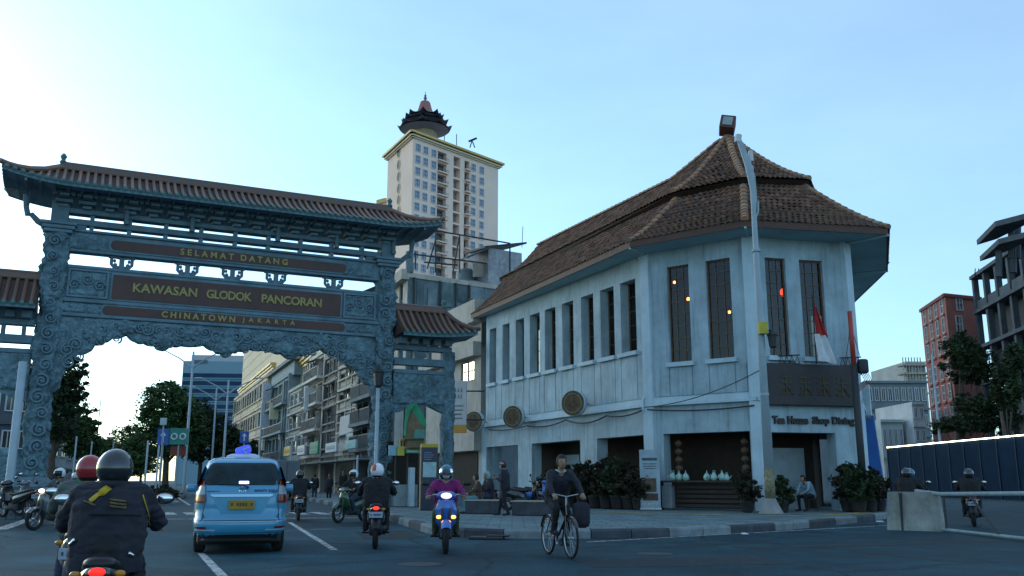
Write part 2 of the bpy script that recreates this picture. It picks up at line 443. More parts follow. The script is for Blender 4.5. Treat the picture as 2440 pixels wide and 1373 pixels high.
# patched and worn tarmac: colour variation of its own
nt = M_asph.node_tree; bs = nt.nodes['Principled BSDF']
tc = nt.nodes.new('ShaderNodeTexCoord'); vo = nt.nodes.new('ShaderNodeTexVoronoi'); vo.feature = 'DISTANCE_TO_EDGE'; vo.inputs['Scale'].default_value = 0.28
nz = nt.nodes.new('ShaderNodeTexNoise'); nz.inputs['Scale'].default_value = 1.2; nz.inputs['Detail'].default_value = 6
mxv = nt.nodes.new('ShaderNodeMixRGB'); mxv.inputs[0].default_value = 0.35
nt.links.new(tc.outputs['Object'], nz.inputs['Vector']); nt.links.new(tc.outputs['Object'], mxv.inputs[1]); nt.links.new(nz.outputs['Color'], mxv.inputs[2]); nt.links.new(mxv.outputs['Color'], vo.inputs['Vector'])
crk = nt.nodes.new('ShaderNodeMapRange'); crk.inputs['From Max'].default_value = 0.012; crk.inputs['To Min'].default_value = 0.45; crk.inputs['To Max'].default_value = 1.0
nt.links.new(vo.outputs['Distance'], crk.inputs['Value'])
src = bs.inputs['Base Color'].links[0].from_socket
mm = nt.nodes.new('ShaderNodeMixRGB'); mm.blend_type = 'MULTIPLY'; mm.inputs[0].default_value = 1
nt.links.new(src, mm.inputs[1]); nt.links.new(crk.outputs['Result'], mm.inputs[2]); nt.links.new(mm.outputs['Color'], bs.inputs['Base Color'])
fine = nt.nodes.new('ShaderNodeTexNoise'); fine.inputs['Scale'].default_value = 24; fine.inputs['Detail'].default_value = 3
nt.links.new(tc.outputs['Object'], fine.inputs['Vector'])
fr_ = nt.nodes.new('ShaderNodeMapRange'); fr_.inputs['From Min'].default_value = 0.3; fr_.inputs['From Max'].default_value = 0.7; fr_.inputs['To Min'].default_value = 0.6; fr_.inputs['To Max'].default_value = 1.5
nt.links.new(fine.outputs['Fac'], fr_.inputs['Value'])
m2 = nt.nodes.new('ShaderNodeMixRGB'); m2.blend_type = 'MULTIPLY'; m2.inputs[0].default_value = 1
nt.links.new(mm.outputs['Color'], m2.inputs[1]); nt.links.new(fr_.outputs['Result'], m2.inputs[2]); nt.links.new(m2.outputs['Color'], bs.inputs['Base Color'])

# repaired patches: whole areas of darker or paler tarmac
vp = nt.nodes.new('ShaderNodeTexVoronoi'); vp.inputs['Scale'].default_value = 0.16; vp.inputs['Randomness'].default_value = 1.0
nt.links.new(mxv.outputs['Color'], vp.inputs['Vector'])
vr = nt.nodes.new('ShaderNodeSeparateColor'); nt.links.new(vp.outputs['Color'], vr.inputs['Color'])
vm = nt.nodes.new('ShaderNodeMapRange'); vm.inputs['To Min'].default_value = 0.65; vm.inputs['To Max'].default_value = 1.35; nt.links.new(vr.outputs[0], vm.inputs['Value'])
st_n = nt.nodes.new('ShaderNodeTexNoise'); st_n.inputs['Scale'].default_value = 0.7; st_n.inputs['Detail'].default_value = 9; st_n.inputs['Roughness'].default_value = 0.7; nt.links.new(tc.outputs['Object'], st_n.inputs['Vector'])
st_m = nt.nodes.new('ShaderNodeMapRange'); st_m.inputs['From Min'].default_value = 0.35; st_m.inputs['From Max'].default_value = 0.7; st_m.inputs['To Min'].default_value = 0.55; st_m.inputs['To Max'].default_value = 1.35; nt.links.new(st_n.outputs['Fac'], st_m.inputs['Value'])
pm_ = nt.nodes.new('ShaderNodeMath'); pm_.operation = 'MULTIPLY'; nt.links.new(vm.outputs['Result'], pm_.inputs[0]); nt.links.new(st_m.outputs['Result'], pm_.inputs[1])
m3 = nt.nodes.new('ShaderNodeMixRGB'); m3.blend_type = 'MULTIPLY'; m3.inputs[0].default_value = 1
nt.links.new(m2.outputs['Color'], m3.inputs[1]); nt.links.new(pm_.outputs[0], m3.inputs[2]); nt.links.new(m3.outputs['Color'], bs.inputs['Base Color'])
rgh = nt.nodes.new('ShaderNodeMapRange'); rgh.inputs['To Min'].default_value = 0.5; rgh.inputs['To Max'].default_value = 0.85; nt.links.new(st_n.outputs['Fac'], rgh.inputs['Value']); nt.links.new(rgh.outputs['Result'], bs.inputs['Roughness'])
# manhole covers and a cut trench patch in the carriageway
M_iron0 = mat('manhole_iron', (0.03, 0.034, 0.038), rough=0.5, var=0.4, scale=12, bump=0.8, bscale=40)
for (u, v) in ((1000, 1345), (1560, 1320), (770, 1262)):
    q = gr(u, v); mh = MB().lathe([(.34, 0), (.34, .006)], (q.x, q.y, 0), 24); struct(mh.build('manhole_cover', M_iron0))
M_patch_t = mat('tarmac_patch', (0.012, 0.022, 0.028), rough=0.85, var=0.4, scale=2, bump=0.5, bscale=60)
for pts in ([(1.2, 14.0), (4.4, 14.6), (4.2, 16.2), (1.0, 15.4)], [(-3.2, 20.5), (-1.9, 20.9), (-2.8, 24.0), (-4.0, 23.6)], [(4.5, 17.8), (10.5, 19.6), (10.3, 20.2), (4.3, 18.4)]):
    struct(MB().poly([(x, y, .0025) for x, y in pts]).build('tarmac_patch', M_patch_t))
# paving with slab joints
def pave_mat():
    m = mat('paving_slabs', (0.13, 0.20, 0.215), rough=0.85, var=0.35, scale=1.3, bump=0.2, bscale=25)
    nt = m.node_tree; bs = nt.nodes['Principled BSDF']; src = bs.inputs['Base Color'].links[0].from_socket
    tc = nt.nodes.new('ShaderNodeTexCoord'); br = nt.nodes.new('ShaderNodeTexBrick')
    br.inputs['Scale'].default_value = 1.0; br.inputs['Brick Width'].default_value = 0.6; br.inputs['Row Height'].default_value = 0.6
    br.inputs['Mortar Size'].default_value = 0.02; br.inputs['Color1'].default_value = (1, 1, 1, 1); br.inputs['Color2'].default_value = (0.62, 0.64, 0.66, 1); br.inputs['Mortar'].default_value = (0.35, 0.35, 0.35, 1)
    nt.links.new(tc.outputs['Object'], br.inputs['Vector'])
    mm = nt.nodes.new('ShaderNodeMixRGB'); mm.blend_type = 'MULTIPLY'; mm.inputs[0].default_value = 1
    nt.links.new(src, mm.inputs[1]); nt.links.new(br.outputs['Color'], mm.inputs[2]); nt.links.new(mm.outputs['Color'], bs.inputs['Base Color'])
    return m
M_pave = pave_mat()
KH = 0.2
def spline(pts, n=6):
    out = []
    for i in range(len(pts) - 1):
        p0 = pts[max(i - 1, 0)]; p1 = pts[i]; p2 = pts[i + 1]; p3 = pts[min(i + 2, len(pts) - 1)]
        for k in range(n):
            t = k / n
            out.append(tuple(0.5 * (2 * p1[a] + (p2[a] - p0[a]) * t + (2 * p0[a] - 5 * p1[a] + 4 * p2[a] - p3[a]) * t * t + (3 * p1[a] - p0[a] - 3 * p2[a] + p3[a]) * t ** 3) for a in range(len(p1))))
    out.append(tuple(pts[-1])); return out
def resample(pts, step):
    out = [pts[0]]; acc = 0
    for a, b in zip(pts, pts[1:]):
        L = math.dist(a, b); d = step - acc
        while d <= L:
            t = d / L; out.append(tuple(a[k] + (b[k] - a[k]) * t for k in range(len(a)))); d += step
        acc = (acc + L) % step
    return out
def pavement(name, kerb_pts, back_pts, stone=1.0, maxd=60, alt=True):
    line = resample(spline(kerb_pts), stone)
    p = MB(); inner = []
    for i, q in enumerate(line):
        a = line[max(i - 1, 0)]; b = line[min(i + 1, len(line) - 1)]
        d = Vector((b[0] - a[0], b[1] - a[1])).normalized(); nrm = Vector((-d.y, d.x))
        inner.append((q[0] + nrm.x * 0.2, q[1] + nrm.y * 0.2))
    p.prism([*inner, *back_pts], -0.05, KH - 0.006)
    o = struct(p.build(name, M_pave))
    # kerb stones one by one
    for i in range(len(line) - 1):
        a, b = Vector(line[i]), Vector(line[i + 1]); ai, bi = Vector(inner[i]), Vector(inner[i + 1])
        if a.y > maxd: continue
        d = (b - a) * 0.012; dz = random.uniform(-.006, .006)
        k = MB(); q = [a + d, b - d, bi - d, ai + d]
        top = [q[0] + (q[3] - q[0]) * .15, q[1] + (q[2] - q[1]) * .15, q[2], q[3]]
        vs = [(x.x, x.y, -0.05) for x in q] + [(x.x, x.y, KH - 0.05 + dz) for x in q] + [(x.x, x.y, KH + dz) for x in top]
        k.add(vs, [(0, 1, 5, 4), (1, 2, 6, 5), (2, 3, 7, 6), (3, 0, 4, 7), (4, 5, 9, 8), (5, 6, 10, 9), (6, 7, 11, 10), (7, 4, 8, 11), (8, 9, 10, 11)])
        k.build('kerb_stone', M_kerbd if (alt and (i // 2) % 2) else M_kerbl, o)
    return o
# the corner pavement in front of the tea house, from the gate round to the right-hand street
pave_r = pavement('pavement', [(-28.5, 108), (-13.3, 60), (-7.0, 40.6), (-4.9, 33.5), (-2.9, 26.0), (-1.6, 21.9), (0.4, 20.75), (2.2, 21.0), (4.9, 22.3), (7.9, 25.2), (10.6, 28.6), (13.0, 32.0), (15.2, 36.0), (17.2, 42.0), (19.5, 54.0)],
                  [(19.5, 62), (4, 75), (-20, 108)])
# left-hand pavement under the far gate pillar
pave_l = pavement('pavement', [(-36.0, 12.0), (-24.5, 22.5), (-17.6, 30.2), (-16.6, 32.2), (-17.1, 34.8), (-24.0, 51.0), (-46.0, 104.0)][::-1],
                  [(-70, 10), (-90, 104)], alt=True)
# median strip with hedge beyond the gate
def island(name, pts, label=None):
    o = struct(MB().prism(pts, -0.05, 0.17).build(name, M_kerbl)); return o
ME_D = Vector((-0.405, 1.0)).normalized(); ME_N = Vector((ME_D.y, -ME_D.x))
me0 = Vector((-17.8, 48.0))
def med(t, w): q = me0 + ME_D * t + ME_N * w; return (q.x, q.y)
island('median', [med(0, -0.55), med(0, 0.55), med(110, 0.9), med(110, -0.9)])
M_grass = mat('verge_grass', (0.05, 0.11, 0.03), rough=0.95, var=0.5, scale=8, bump=0.6, bscale=60)
island('second_median', [(-14.2, 46.0), (-12.2, 47.0), (-18.5, 60.5), (-20.2, 60.0)])

# road markings, 4 mm over the asphalt
def stripe(name, a, b, w, z=0.004, wear=True, parent=None):
    a = Vector(a[:2]); b = Vector(b[:2]); d = (b - a).normalized(); n = Vector((-d.y, d.x)) * w / 2
    m = MB(); k = max(2, int((b - a).length / 0.5)); L = []; Rr = []
    for i in range(k + 1):
        p = a + (b - a) * i / k; j1 = random.uniform(-.012, .012); j2 = random.uniform(-.012, .012)
        L.append(p + n * (1 + j1 * 4)); Rr.append(p - n * (1 + j2 * 4))
    for i in range(k): m.quad((L[i].x, L[i].y, z), (Rr[i].x, Rr[i].y, z), (Rr[i + 1].x, Rr[i + 1].y, z), (L[i + 1].x, L[i + 1].y, z))
    return struct(m.build(name, M_paint))
stripe('lane_marking', gr(690, 1245), gr(797, 1311), 0.13)
stripe('lane_marking', gr(478, 1318), gr(535, 1378), 0.13)
stripe('lane_marking', gr(405, 1174), gr(452, 1204), 0.16)
stripe('lane_marking', gr(405, 1174), gr(470, 1176), 0.16)
stripe('stop_line', gr(330, 1238), gr(880, 1234), 0.25)
# zebra crossing in front of the gate, bars run along the street
for i in range(14):
    u = 70 + i * 62.0
    c0 = gr(150 + i * 56, 1224)
    base = Vector((-16.2 + i * 0.83, 34.9 + i * 0.06))
    d = Vector((-0.40, 0.92))
    stripe('zebra_bar', base, base + d * 2.6, 0.45)
for (a, b) in (((85, 1186), (130, 1182)), ((85, 1206), (140, 1198)), ((0, 1262), (70, 1238))):
    stripe('edge_marking', gr(*a), gr(*b), 0.35)
# sloping street on the right: pale edge line
stripe('edge_marking', gr(2120, 1252), gr(1400, 1292), 0.10)
# yellow tactile paving along the front of the tea house
M_tact = mat('tactile_yellow', (0.42, 0.27, 0.045), rough=0.8, var=0.45, scale=5, bump=0.8, bscale=40)
tp = resample(spline([(1.0, 33.0), (3.2, 32.2), (5.0, 30.8), (6.6, 29.6), (8.3, 28.9), (9.8, 29.4), (11.6, 31.2), (13.2, 34.0)]), 0.4)
tt = MB()
for a, b in zip(tp, tp[1:]):
    d = Vector((b[0] - a[0], b[1] - a[1])); n = Vector((-d.y, d.x)).normalized() * 0.2; e = d * 0.02
    tt.quad((a[0] + e.x - n.x, a[1] + e.y - n.y, KH), (b[0] - e.x - n.x, b[1] - e.y - n.y, KH), (b[0] - e.x + n.x, b[1] - e.y + n.y, KH), (a[0] + e.x + n.x, a[1] + e.y + n.y, KH))
struct(tt.build('tactile_strip', M_tact))

# ================================================================== the gate
GATE_RZ = math.atan(0.48)
GO = Vector((-17.707, 34.0, 0))
gate = thing('chinatown_gate', 'tall carved grey stone gateway spanning the street, tiled roof and three maroon name boards', 'gateway', GO, GATE_RZ)
GD = Vector((math.cos(GATE_RZ), math.sin(GATE_RZ), 0)); GN = Vector((-GD.y, GD.x, 0))
def gp(u, v, off=0.0):
    q = on_plane(u, v, GO + GN * off, GN); return ((q - GO).dot(GD), q.z)
SPAN = 13.3
# --- pillars: square shafts whose faces are worked into a dragon-and-cloud relief
def carved_shaft(name, cx, w, z0, z1, parent, amp=0.09, seed=0, nx=10, step=0.09, mat_=None, cy=0.0):
    m = MB().smooth(); nz = int((z1 - z0) / step); ring = []
    per = []
    for k in range(4):
        a = [(-1, -1), (1, -1), (1, 1), (-1, 1)][k]; b = [(1, -1), (1, 1), (-1, 1), (-1, -1)][k]
        for i in range(nx): t = i / nx; per.append((a[0] + (b[0] - a[0]) * t, a[1] + (b[1] - a[1]) * t))
    n = len(per); vs = []
    for j in range(nz + 1):
        z = z0 + (z1 - z0) * j / nz
        for i, (x, y) in enumerate(per):
            ang = math.atan2(y, x)
            coil = math.sin(ang * 1 + z * 2.6 + seed) * 0.45 + 0.35 * math.sin(ang * 3 - z * 5.0 + seed * 2)
            nv = noise.noise(Vector((x * 1.7 + seed * 9, y * 1.7, z * 2.6))) + 0.6 * noise.noise(Vector((x * 4.2, y * 4.2 + seed, z * 6.5)))
            k = w / 2 * 0.93 + amp * (0.5 * coil + nv) * (0.25 if (j < 2 or j > nz - 2) else 1)
            l = max(abs(x), abs(y)); rr = math.hypot(x, y); f = 1 - 0.12 * (rr - 1) / 0.414
            vs.append((cx + x * k * f, cy + y * k * f, z))
    fs = [(j * n + i, j * n + (i + 1) % n, (j + 1) * n + (i + 1) % n, (j + 1) * n + i) for j in range(nz) for i in range(n)]
    fs.append(tuple(nz * n + i for i in range(n)))
    m.add(vs, fs); return m.build(name, mat_ or M_stone, parent)
for k, cx in enumerate((0.0, SPAN)):
    carved_shaft('pillar', cx, 0.86, 1.3, 10.75, gate, 0.15, seed=k * 3 + 1, nx=14, step=0.06)
    b = MB()
    b.bevbox((cx, 0, 0.35), (1.75, 1.75, 0.7), 0.05); b.bevbox((cx, 0, 0.82), (1.45, 1.45, 0.24), 0.06)
    b.lathe([(0.72, 0.94), (0.8, 1.05), (0.74, 1.2), (0.58, 1.32), (0.52, 1.4)], (cx, 0, 0), 20)
    b.build('pedestal', M_stone2, gate)
    c = MB(); c.bevbox((cx, 0, 10.86), (1.15, 1.1, 0.14), 0.03); c.bevbox((cx, 0, 10.72), (1.0, 0.96, 0.14), 0.03); c.bevbox((cx, 0, 11.0), (1.28, 1.2, 0.12), 0.03)
    c.build('pillar_cap', M_stone2, gate)
    # upper post that carries the roof
    MB().bevbox((cx, 0, 11.5), (0.62, 0.7, 0.9), 0.04).build('upper_post', M_stone2, gate)
# --- beams
def beam(name, x0, x1, z0, z1, t, m=M_stone2, bev=0.03):
    return MB().bevbox(((x0 + x1) / 2, 0, (z0 + z1) / 2), (x1 - x0, t, z1 - z0), bev).build(name, m, gate)
beam('beam', 0.3, SPAN - 0.3, 10.02, 10.80, 0.50)
beam('beam_moulding', 0.3, SPAN - 0.3, 10.78, 10.88, 0.72)
beam('beam_moulding', 0.3, SPAN - 0.3, 9.99, 10.06, 0.54)
beam('beam', 0.2, SPAN - 0.2, 11.08, 11.32, 0.46)
beam('beam', 0.2, SPAN - 0.2, 11.52, 11.72, 0.52)
beam('beam', 0.3, SPAN - 0.3, 7.55, 9.42, 0.42)
beam('beam_moulding', 0.3, SPAN - 0.3, 9.34, 9.47, 0.52)
beam('beam_moulding', 0.3, SPAN - 0.3, 8.00, 8.14, 0.64)
beam('beam_moulding', 0.3, SPAN - 0.3, 7.44, 7.57, 0.62)
# carved end panels beside the boards
def relief_panel(name, x0, x1, z0, z1, y, parent, amp=0.05, seed=0, nd=0.05):
    nx = max(3, int((x1 - x0) / nd)); nz = max(3, int((z1 - z0) / nd)); m = MB().smooth(); vs = []
    for j in range(nz + 1):
        for i in range(nx + 1):
            x = x0 + (x1 - x0) * i / nx; z = z0 + (z1 - z0) * j / nz
            e = min(i, nx - i, j, nz - j); k = 0 if e == 0 else 1
            h = amp * (0.7 + 1.6 * abs(noise.noise(Vector((x * 3.1 + seed, 0, z * 3.1)))) + 0.8 * noise.noise(Vector((x * 8 + seed, 3, z * 8)))) * k
            vs.append((x, y - h, z))
    fs = [(j * (nx + 1) + i, j * (nx + 1) + i + 1, (j + 1) * (nx + 1) + i + 1, (j + 1) * (nx + 1) + i) for j in range(nz) for i in range(nx)]
    m.add(vs, fs); return m.build(name, M_stone, parent)
for x0, x1 in ((0.5, 1.95), (SPAN - 1.95, SPAN - 0.5)):
    fm = MB()
    for (a, b, c, d) in ((x0, x1, 9.24, 9.32), (x0, x1, 8.2, 8.28), (x0, x0 + .08, 8.28, 9.24), (x1 - .08, x1, 8.28, 9.24)): fm.bb((a, -0.30, c), (b, -0.2, d))
    fm.build('panel_frame', M_stone2, gate)
    relief_panel('carved_panel', x0 + .08, x1 - .08, 8.28, 9.24, -0.215, gate, 0.05, seed=x0)
    relief_panel('carved_panel', x0 - .1, x1 - .1, 7.6, 7.98, -0.215, gate, 0.05, seed=x0 + 4)
    relief_panel('carved_panel', x0 - .1, x1 - .15, 10.1, 10.74, -0.255, gate, 0.05, seed=x0 + 8)
# boards with gold lettering
def pill(x0, x1, z0, z1, n=8, r=None):
    h = (z1 - z0) / 2; cz = (z0 + z1) / 2; pts = []
    for i in range(n + 1): a = -PI / 2 + PI * i / n; pts.append((x1 - h * .9 + h * .9 * math.cos(a), cz + h * math.sin(a)))
    for i in range(n + 1): a = PI / 2 + PI * i / n; pts.append((x0 + h * .9 + h * .9 * math.cos(a), cz + h * math.sin(a)))
    return pts
def name_board(pts, y, words, cz, size, label):
    cxs = sum(p[0] for p in pts) / len(pts); czs = sum(p[1] for p in pts) / len(pts)
    MB().slab([(p[0] + (0.07 if p[0] > cxs else -0.07), p[1] + (0.07 if p[1] > czs else -0.07)) for p in pts], y, -0.2).build('board_rim', M_stone2, gate)
    b = MB().slab(pts, y - 0.03, y + 0.02).build('name_board', M_board, gate); b['label'] = label
    for txt, u0, u1, v in words:                 # each word where it stands on the board
        s0, s1 = gp(u0, v, y)[0], gp(u1, v, y)[0]
        sign_text(txt, size, s1 - s0, M_gold, b, Matrix.Translation(((s0 + s1) / 2, y - 0.05, cz)), 0.02, 0.010, 'fit', split=False)
name_board(pill(1.90, 11.40, 10.19, 10.58), -0.30, (('SELAMAT', 428, 557, 615), ('DATANG', 572, 685, 628)), 10.385, 0.27, 'maroon lozenge board lettered SELAMAT DATANG')
name_board([(2.10, 8.24), (11.22, 8.24), (11.22, 9.20), (2.10, 9.20)], -0.27, (('KAWASAN', 316, 470, 692), ('GLODOK', 491, 600, 706), ('PANCORAN', 622, 766, 720)), 8.74, 0.37, 'large maroon board lettered KAWASAN GLODOK PANCORAN')
name_board(pill(1.82, 11.45, 7.585, 7.93), -0.28, (('CHINATOWN', 384, 560, 758), ('JAKARTA', 576, 702, 772)), 7.757, 0.26, 'maroon lozenge board lettered CHINATOWN JAKARTA')
# hanging cloud struts in the open slot: a double-loop motif
strut = MB()
strut.tube([(-.36, 0, .50), (-.36, 0, .2), (-.27, 0, .10), (.27, 0, .10), (.36, 0, .2), (.36, 0, .50)], .062, 6)
strut.tube([(-.36, 0, .46), (-.13, 0, .46), (-.13, 0, .40)], .06, 6); strut.tube([(.36, 0, .46), (.13, 0, .46), (.13, 0, .40)], .06, 6)
strut.bevbox((0, 0, .33), (.18, .2, .46), .03); strut.bevbox((0, 0, .06), (.22, .24, .14), .03); strut.bevbox((0, 0, .46), (.95, .2, .08), .02)
for sx in (-1, 1):
    strut.ball((sx * .25, 0, .33), (.055, .06, .07), 8, 5); strut.ball((sx * .22, 0, .19), (.075, .06, .07), 8, 5)
sm = strut.mesh('hanging_strut', M_stone2)
for s in (2.36, 4.85, 6.64, 8.44, 10.94): link('hanging_strut', sm, gate, M=Matrix.Translation((s, 0, 9.45)) @ Matrix.Diagonal((1.05, 1, 1.12, 1)))
# little posts in the two slots
pm = MB().bevbox((0, 0, 0), (0.16, 0.34, 0.28), .02).mesh('slot_post', M_stone2)
for i in range(9):
    s = 1.15 + i * (SPAN - 2.3) / 8
    link('slot_post', pm, gate, loc=(s, 0, 10.97)); link('slot_post', pm, gate, loc=(s, 0, 11.42))
for x in (0.62, SPAN - 0.62):
    link('slot_post', MB().bevbox((0, 0, 0), (0.7, 0.34, 0.28), .02).mesh('slot_post', M_stone2), gate, loc=(x, 0, 10.97))
# scalloped, carved apron below the boards
ap_px = [(140, 935), (147, 900), (161, 868), (185, 846), (215, 838), (227, 823), (250, 816), (268, 807), (301, 800), (321, 815), (342, 819), (365, 824), (388, 837), (408, 825), (431, 825), (485, 824), (508, 836), (525, 844), (538, 852), (556, 841), (569, 838), (594, 833), (629, 835), (647, 838), (670, 844), (690, 856), (713, 847), (739, 843), (751, 835), (764, 833), (784, 844), (802, 850), (818, 861), (828, 873), (848, 884), (858, 901), (876, 918), (889, 940)]
low = [gp(*p) for p in ap_px]
lowd = []
for a, b in zip(low, low[1:]):
    for k in range(3):                    # small bitten scallops along the edge
        t = k / 3; lowd.append((a[0] + (b[0] - a[0]) * t, a[1] + (b[1] - a[1]) * t - 0.05 * math.sin(PI * t)))
lowd.append(low[-1])
lowd[0] = (0.3, lowd[0][1] - .1); lowd[-1] = (SPAN - 0.3, lowd[-1][1] - .1)
ap = MB().smooth(False); rows = 14
for side, yy in ((0, -0.17), (1, 0.17)):
    vs = []
    for j in range(rows + 1):
        t = j / rows
        for (x, z) in lowd:
            zz = z + (7.46 - z) * t
            h = 0.0 if j in (0, rows) else 0.07 * (0.6 + 1.9 * abs(noise.noise(Vector((x * 2.4, side * 5, zz * 2.4)))) + 0.9 * noise.noise(Vector((x * 6, 2 + side, zz * 6))))
            vs.append((x, yy - h if side == 0 else yy + h, zz))
    n = len(lowd)
    ap.smooth(True).add(vs, [((j * n + i), (j * n + i + 1), ((j + 1) * n + i + 1), ((j + 1) * n + i)) for j in range(rows) for i in range(n - 1)])
n = len(lowd)
ap.smooth(False)
for i in range(n - 1): ap.quad((lowd[i][0], -.17, lowd[i][1]), (lowd[i + 1][0], -.17, lowd[i + 1][1]), (lowd[i + 1][0], .17, lowd[i + 1][1]), (lowd[i][0], .17, lowd[i][1]))
ap.build('carved_apron', M_stone, gate)
for (u, v, r) in ((388, 812, .34), (538, 822, .42), (690, 830, .36), (301, 782, .3), (764, 812, .3), (450, 798, .3), (620, 808, .32), (225, 800, .35), (830, 845, .32)):
    s, z = gp(u, v); q = MB().smooth()
    q.ball((s, -0.24, z), (r, .12, r * .8), 14, 8)
    for a in range(7): q.ball((s + math.cos(a * .9) * r * .9, -0.25, z + math.sin(a * .9) * r * .7), (r * .35, .1, r * .33), 8, 6)
    q.build('cloud_boss', M_stone, gate)

# carved cloud scrolls standing out of the apron, the pillars and the end panels
def spiral_mesh(turn=1):
    q = MB().smooth(); pts = []; rad = []
    for i in range(26):
        t = i / 25; a = t * 3.4 * PI * turn; r = .24 * (1 - .86 * t); pts.append((r * math.cos(a), -.02 - .03 * t, r * math.sin(a))); rad.append(.045 * (1 - .45 * t))
    q.tube(pts, rad, 6); q.ball((0, -.05, 0), (.05, .04, .05), 8, 5); return q.mesh('scroll_carving', M_stone2)
sp_me = [spiral_mesh(1), spiral_mesh(-1)]; rs_ = random.Random(5)
for i in range(30):
    x = .7 + (SPAN - 1.4) * i / 29; lo_z = min(z for (xx, z) in lowd if abs(xx - x) < .5)
    for zz in ((lo_z + 7.4) / 2 + .22, (lo_z + 7.4) / 2 - .25):
        if zz - .2 < lo_z: continue
        link('scroll_carving', sp_me[i % 2], gate, M=Matrix.Translation((x + rs_.uniform(-.12, .12), -.24, zz)) @ Matrix.Rotation(rs_.uniform(0, 6), 4, 'Y') @ Matrix.Scale(rs_.uniform(.7, 1.1), 4))
for cx in (0.0, SPAN):
    for j in range(15):
        z = 1.9 + j * .6; link('scroll_carving', sp_me[j % 2], gate, M=Matrix.Translation((cx + rs_.uniform(-.12, .12), -.47, z)) @ Matrix.Rotation(rs_.uniform(0, 6), 4, 'Y') @ Matrix.Scale(rs_.uniform(.8, 1.15), 4))
for x0 in (0.75, SPAN - 1.7):
    for k in range(3): link('scroll_carving', sp_me[k % 2], gate, M=Matrix.Translation((x0 + k * .45, -.29, 8.76 + (.15 if k == 1 else -.08))) @ Matrix.Scale(.85, 4))
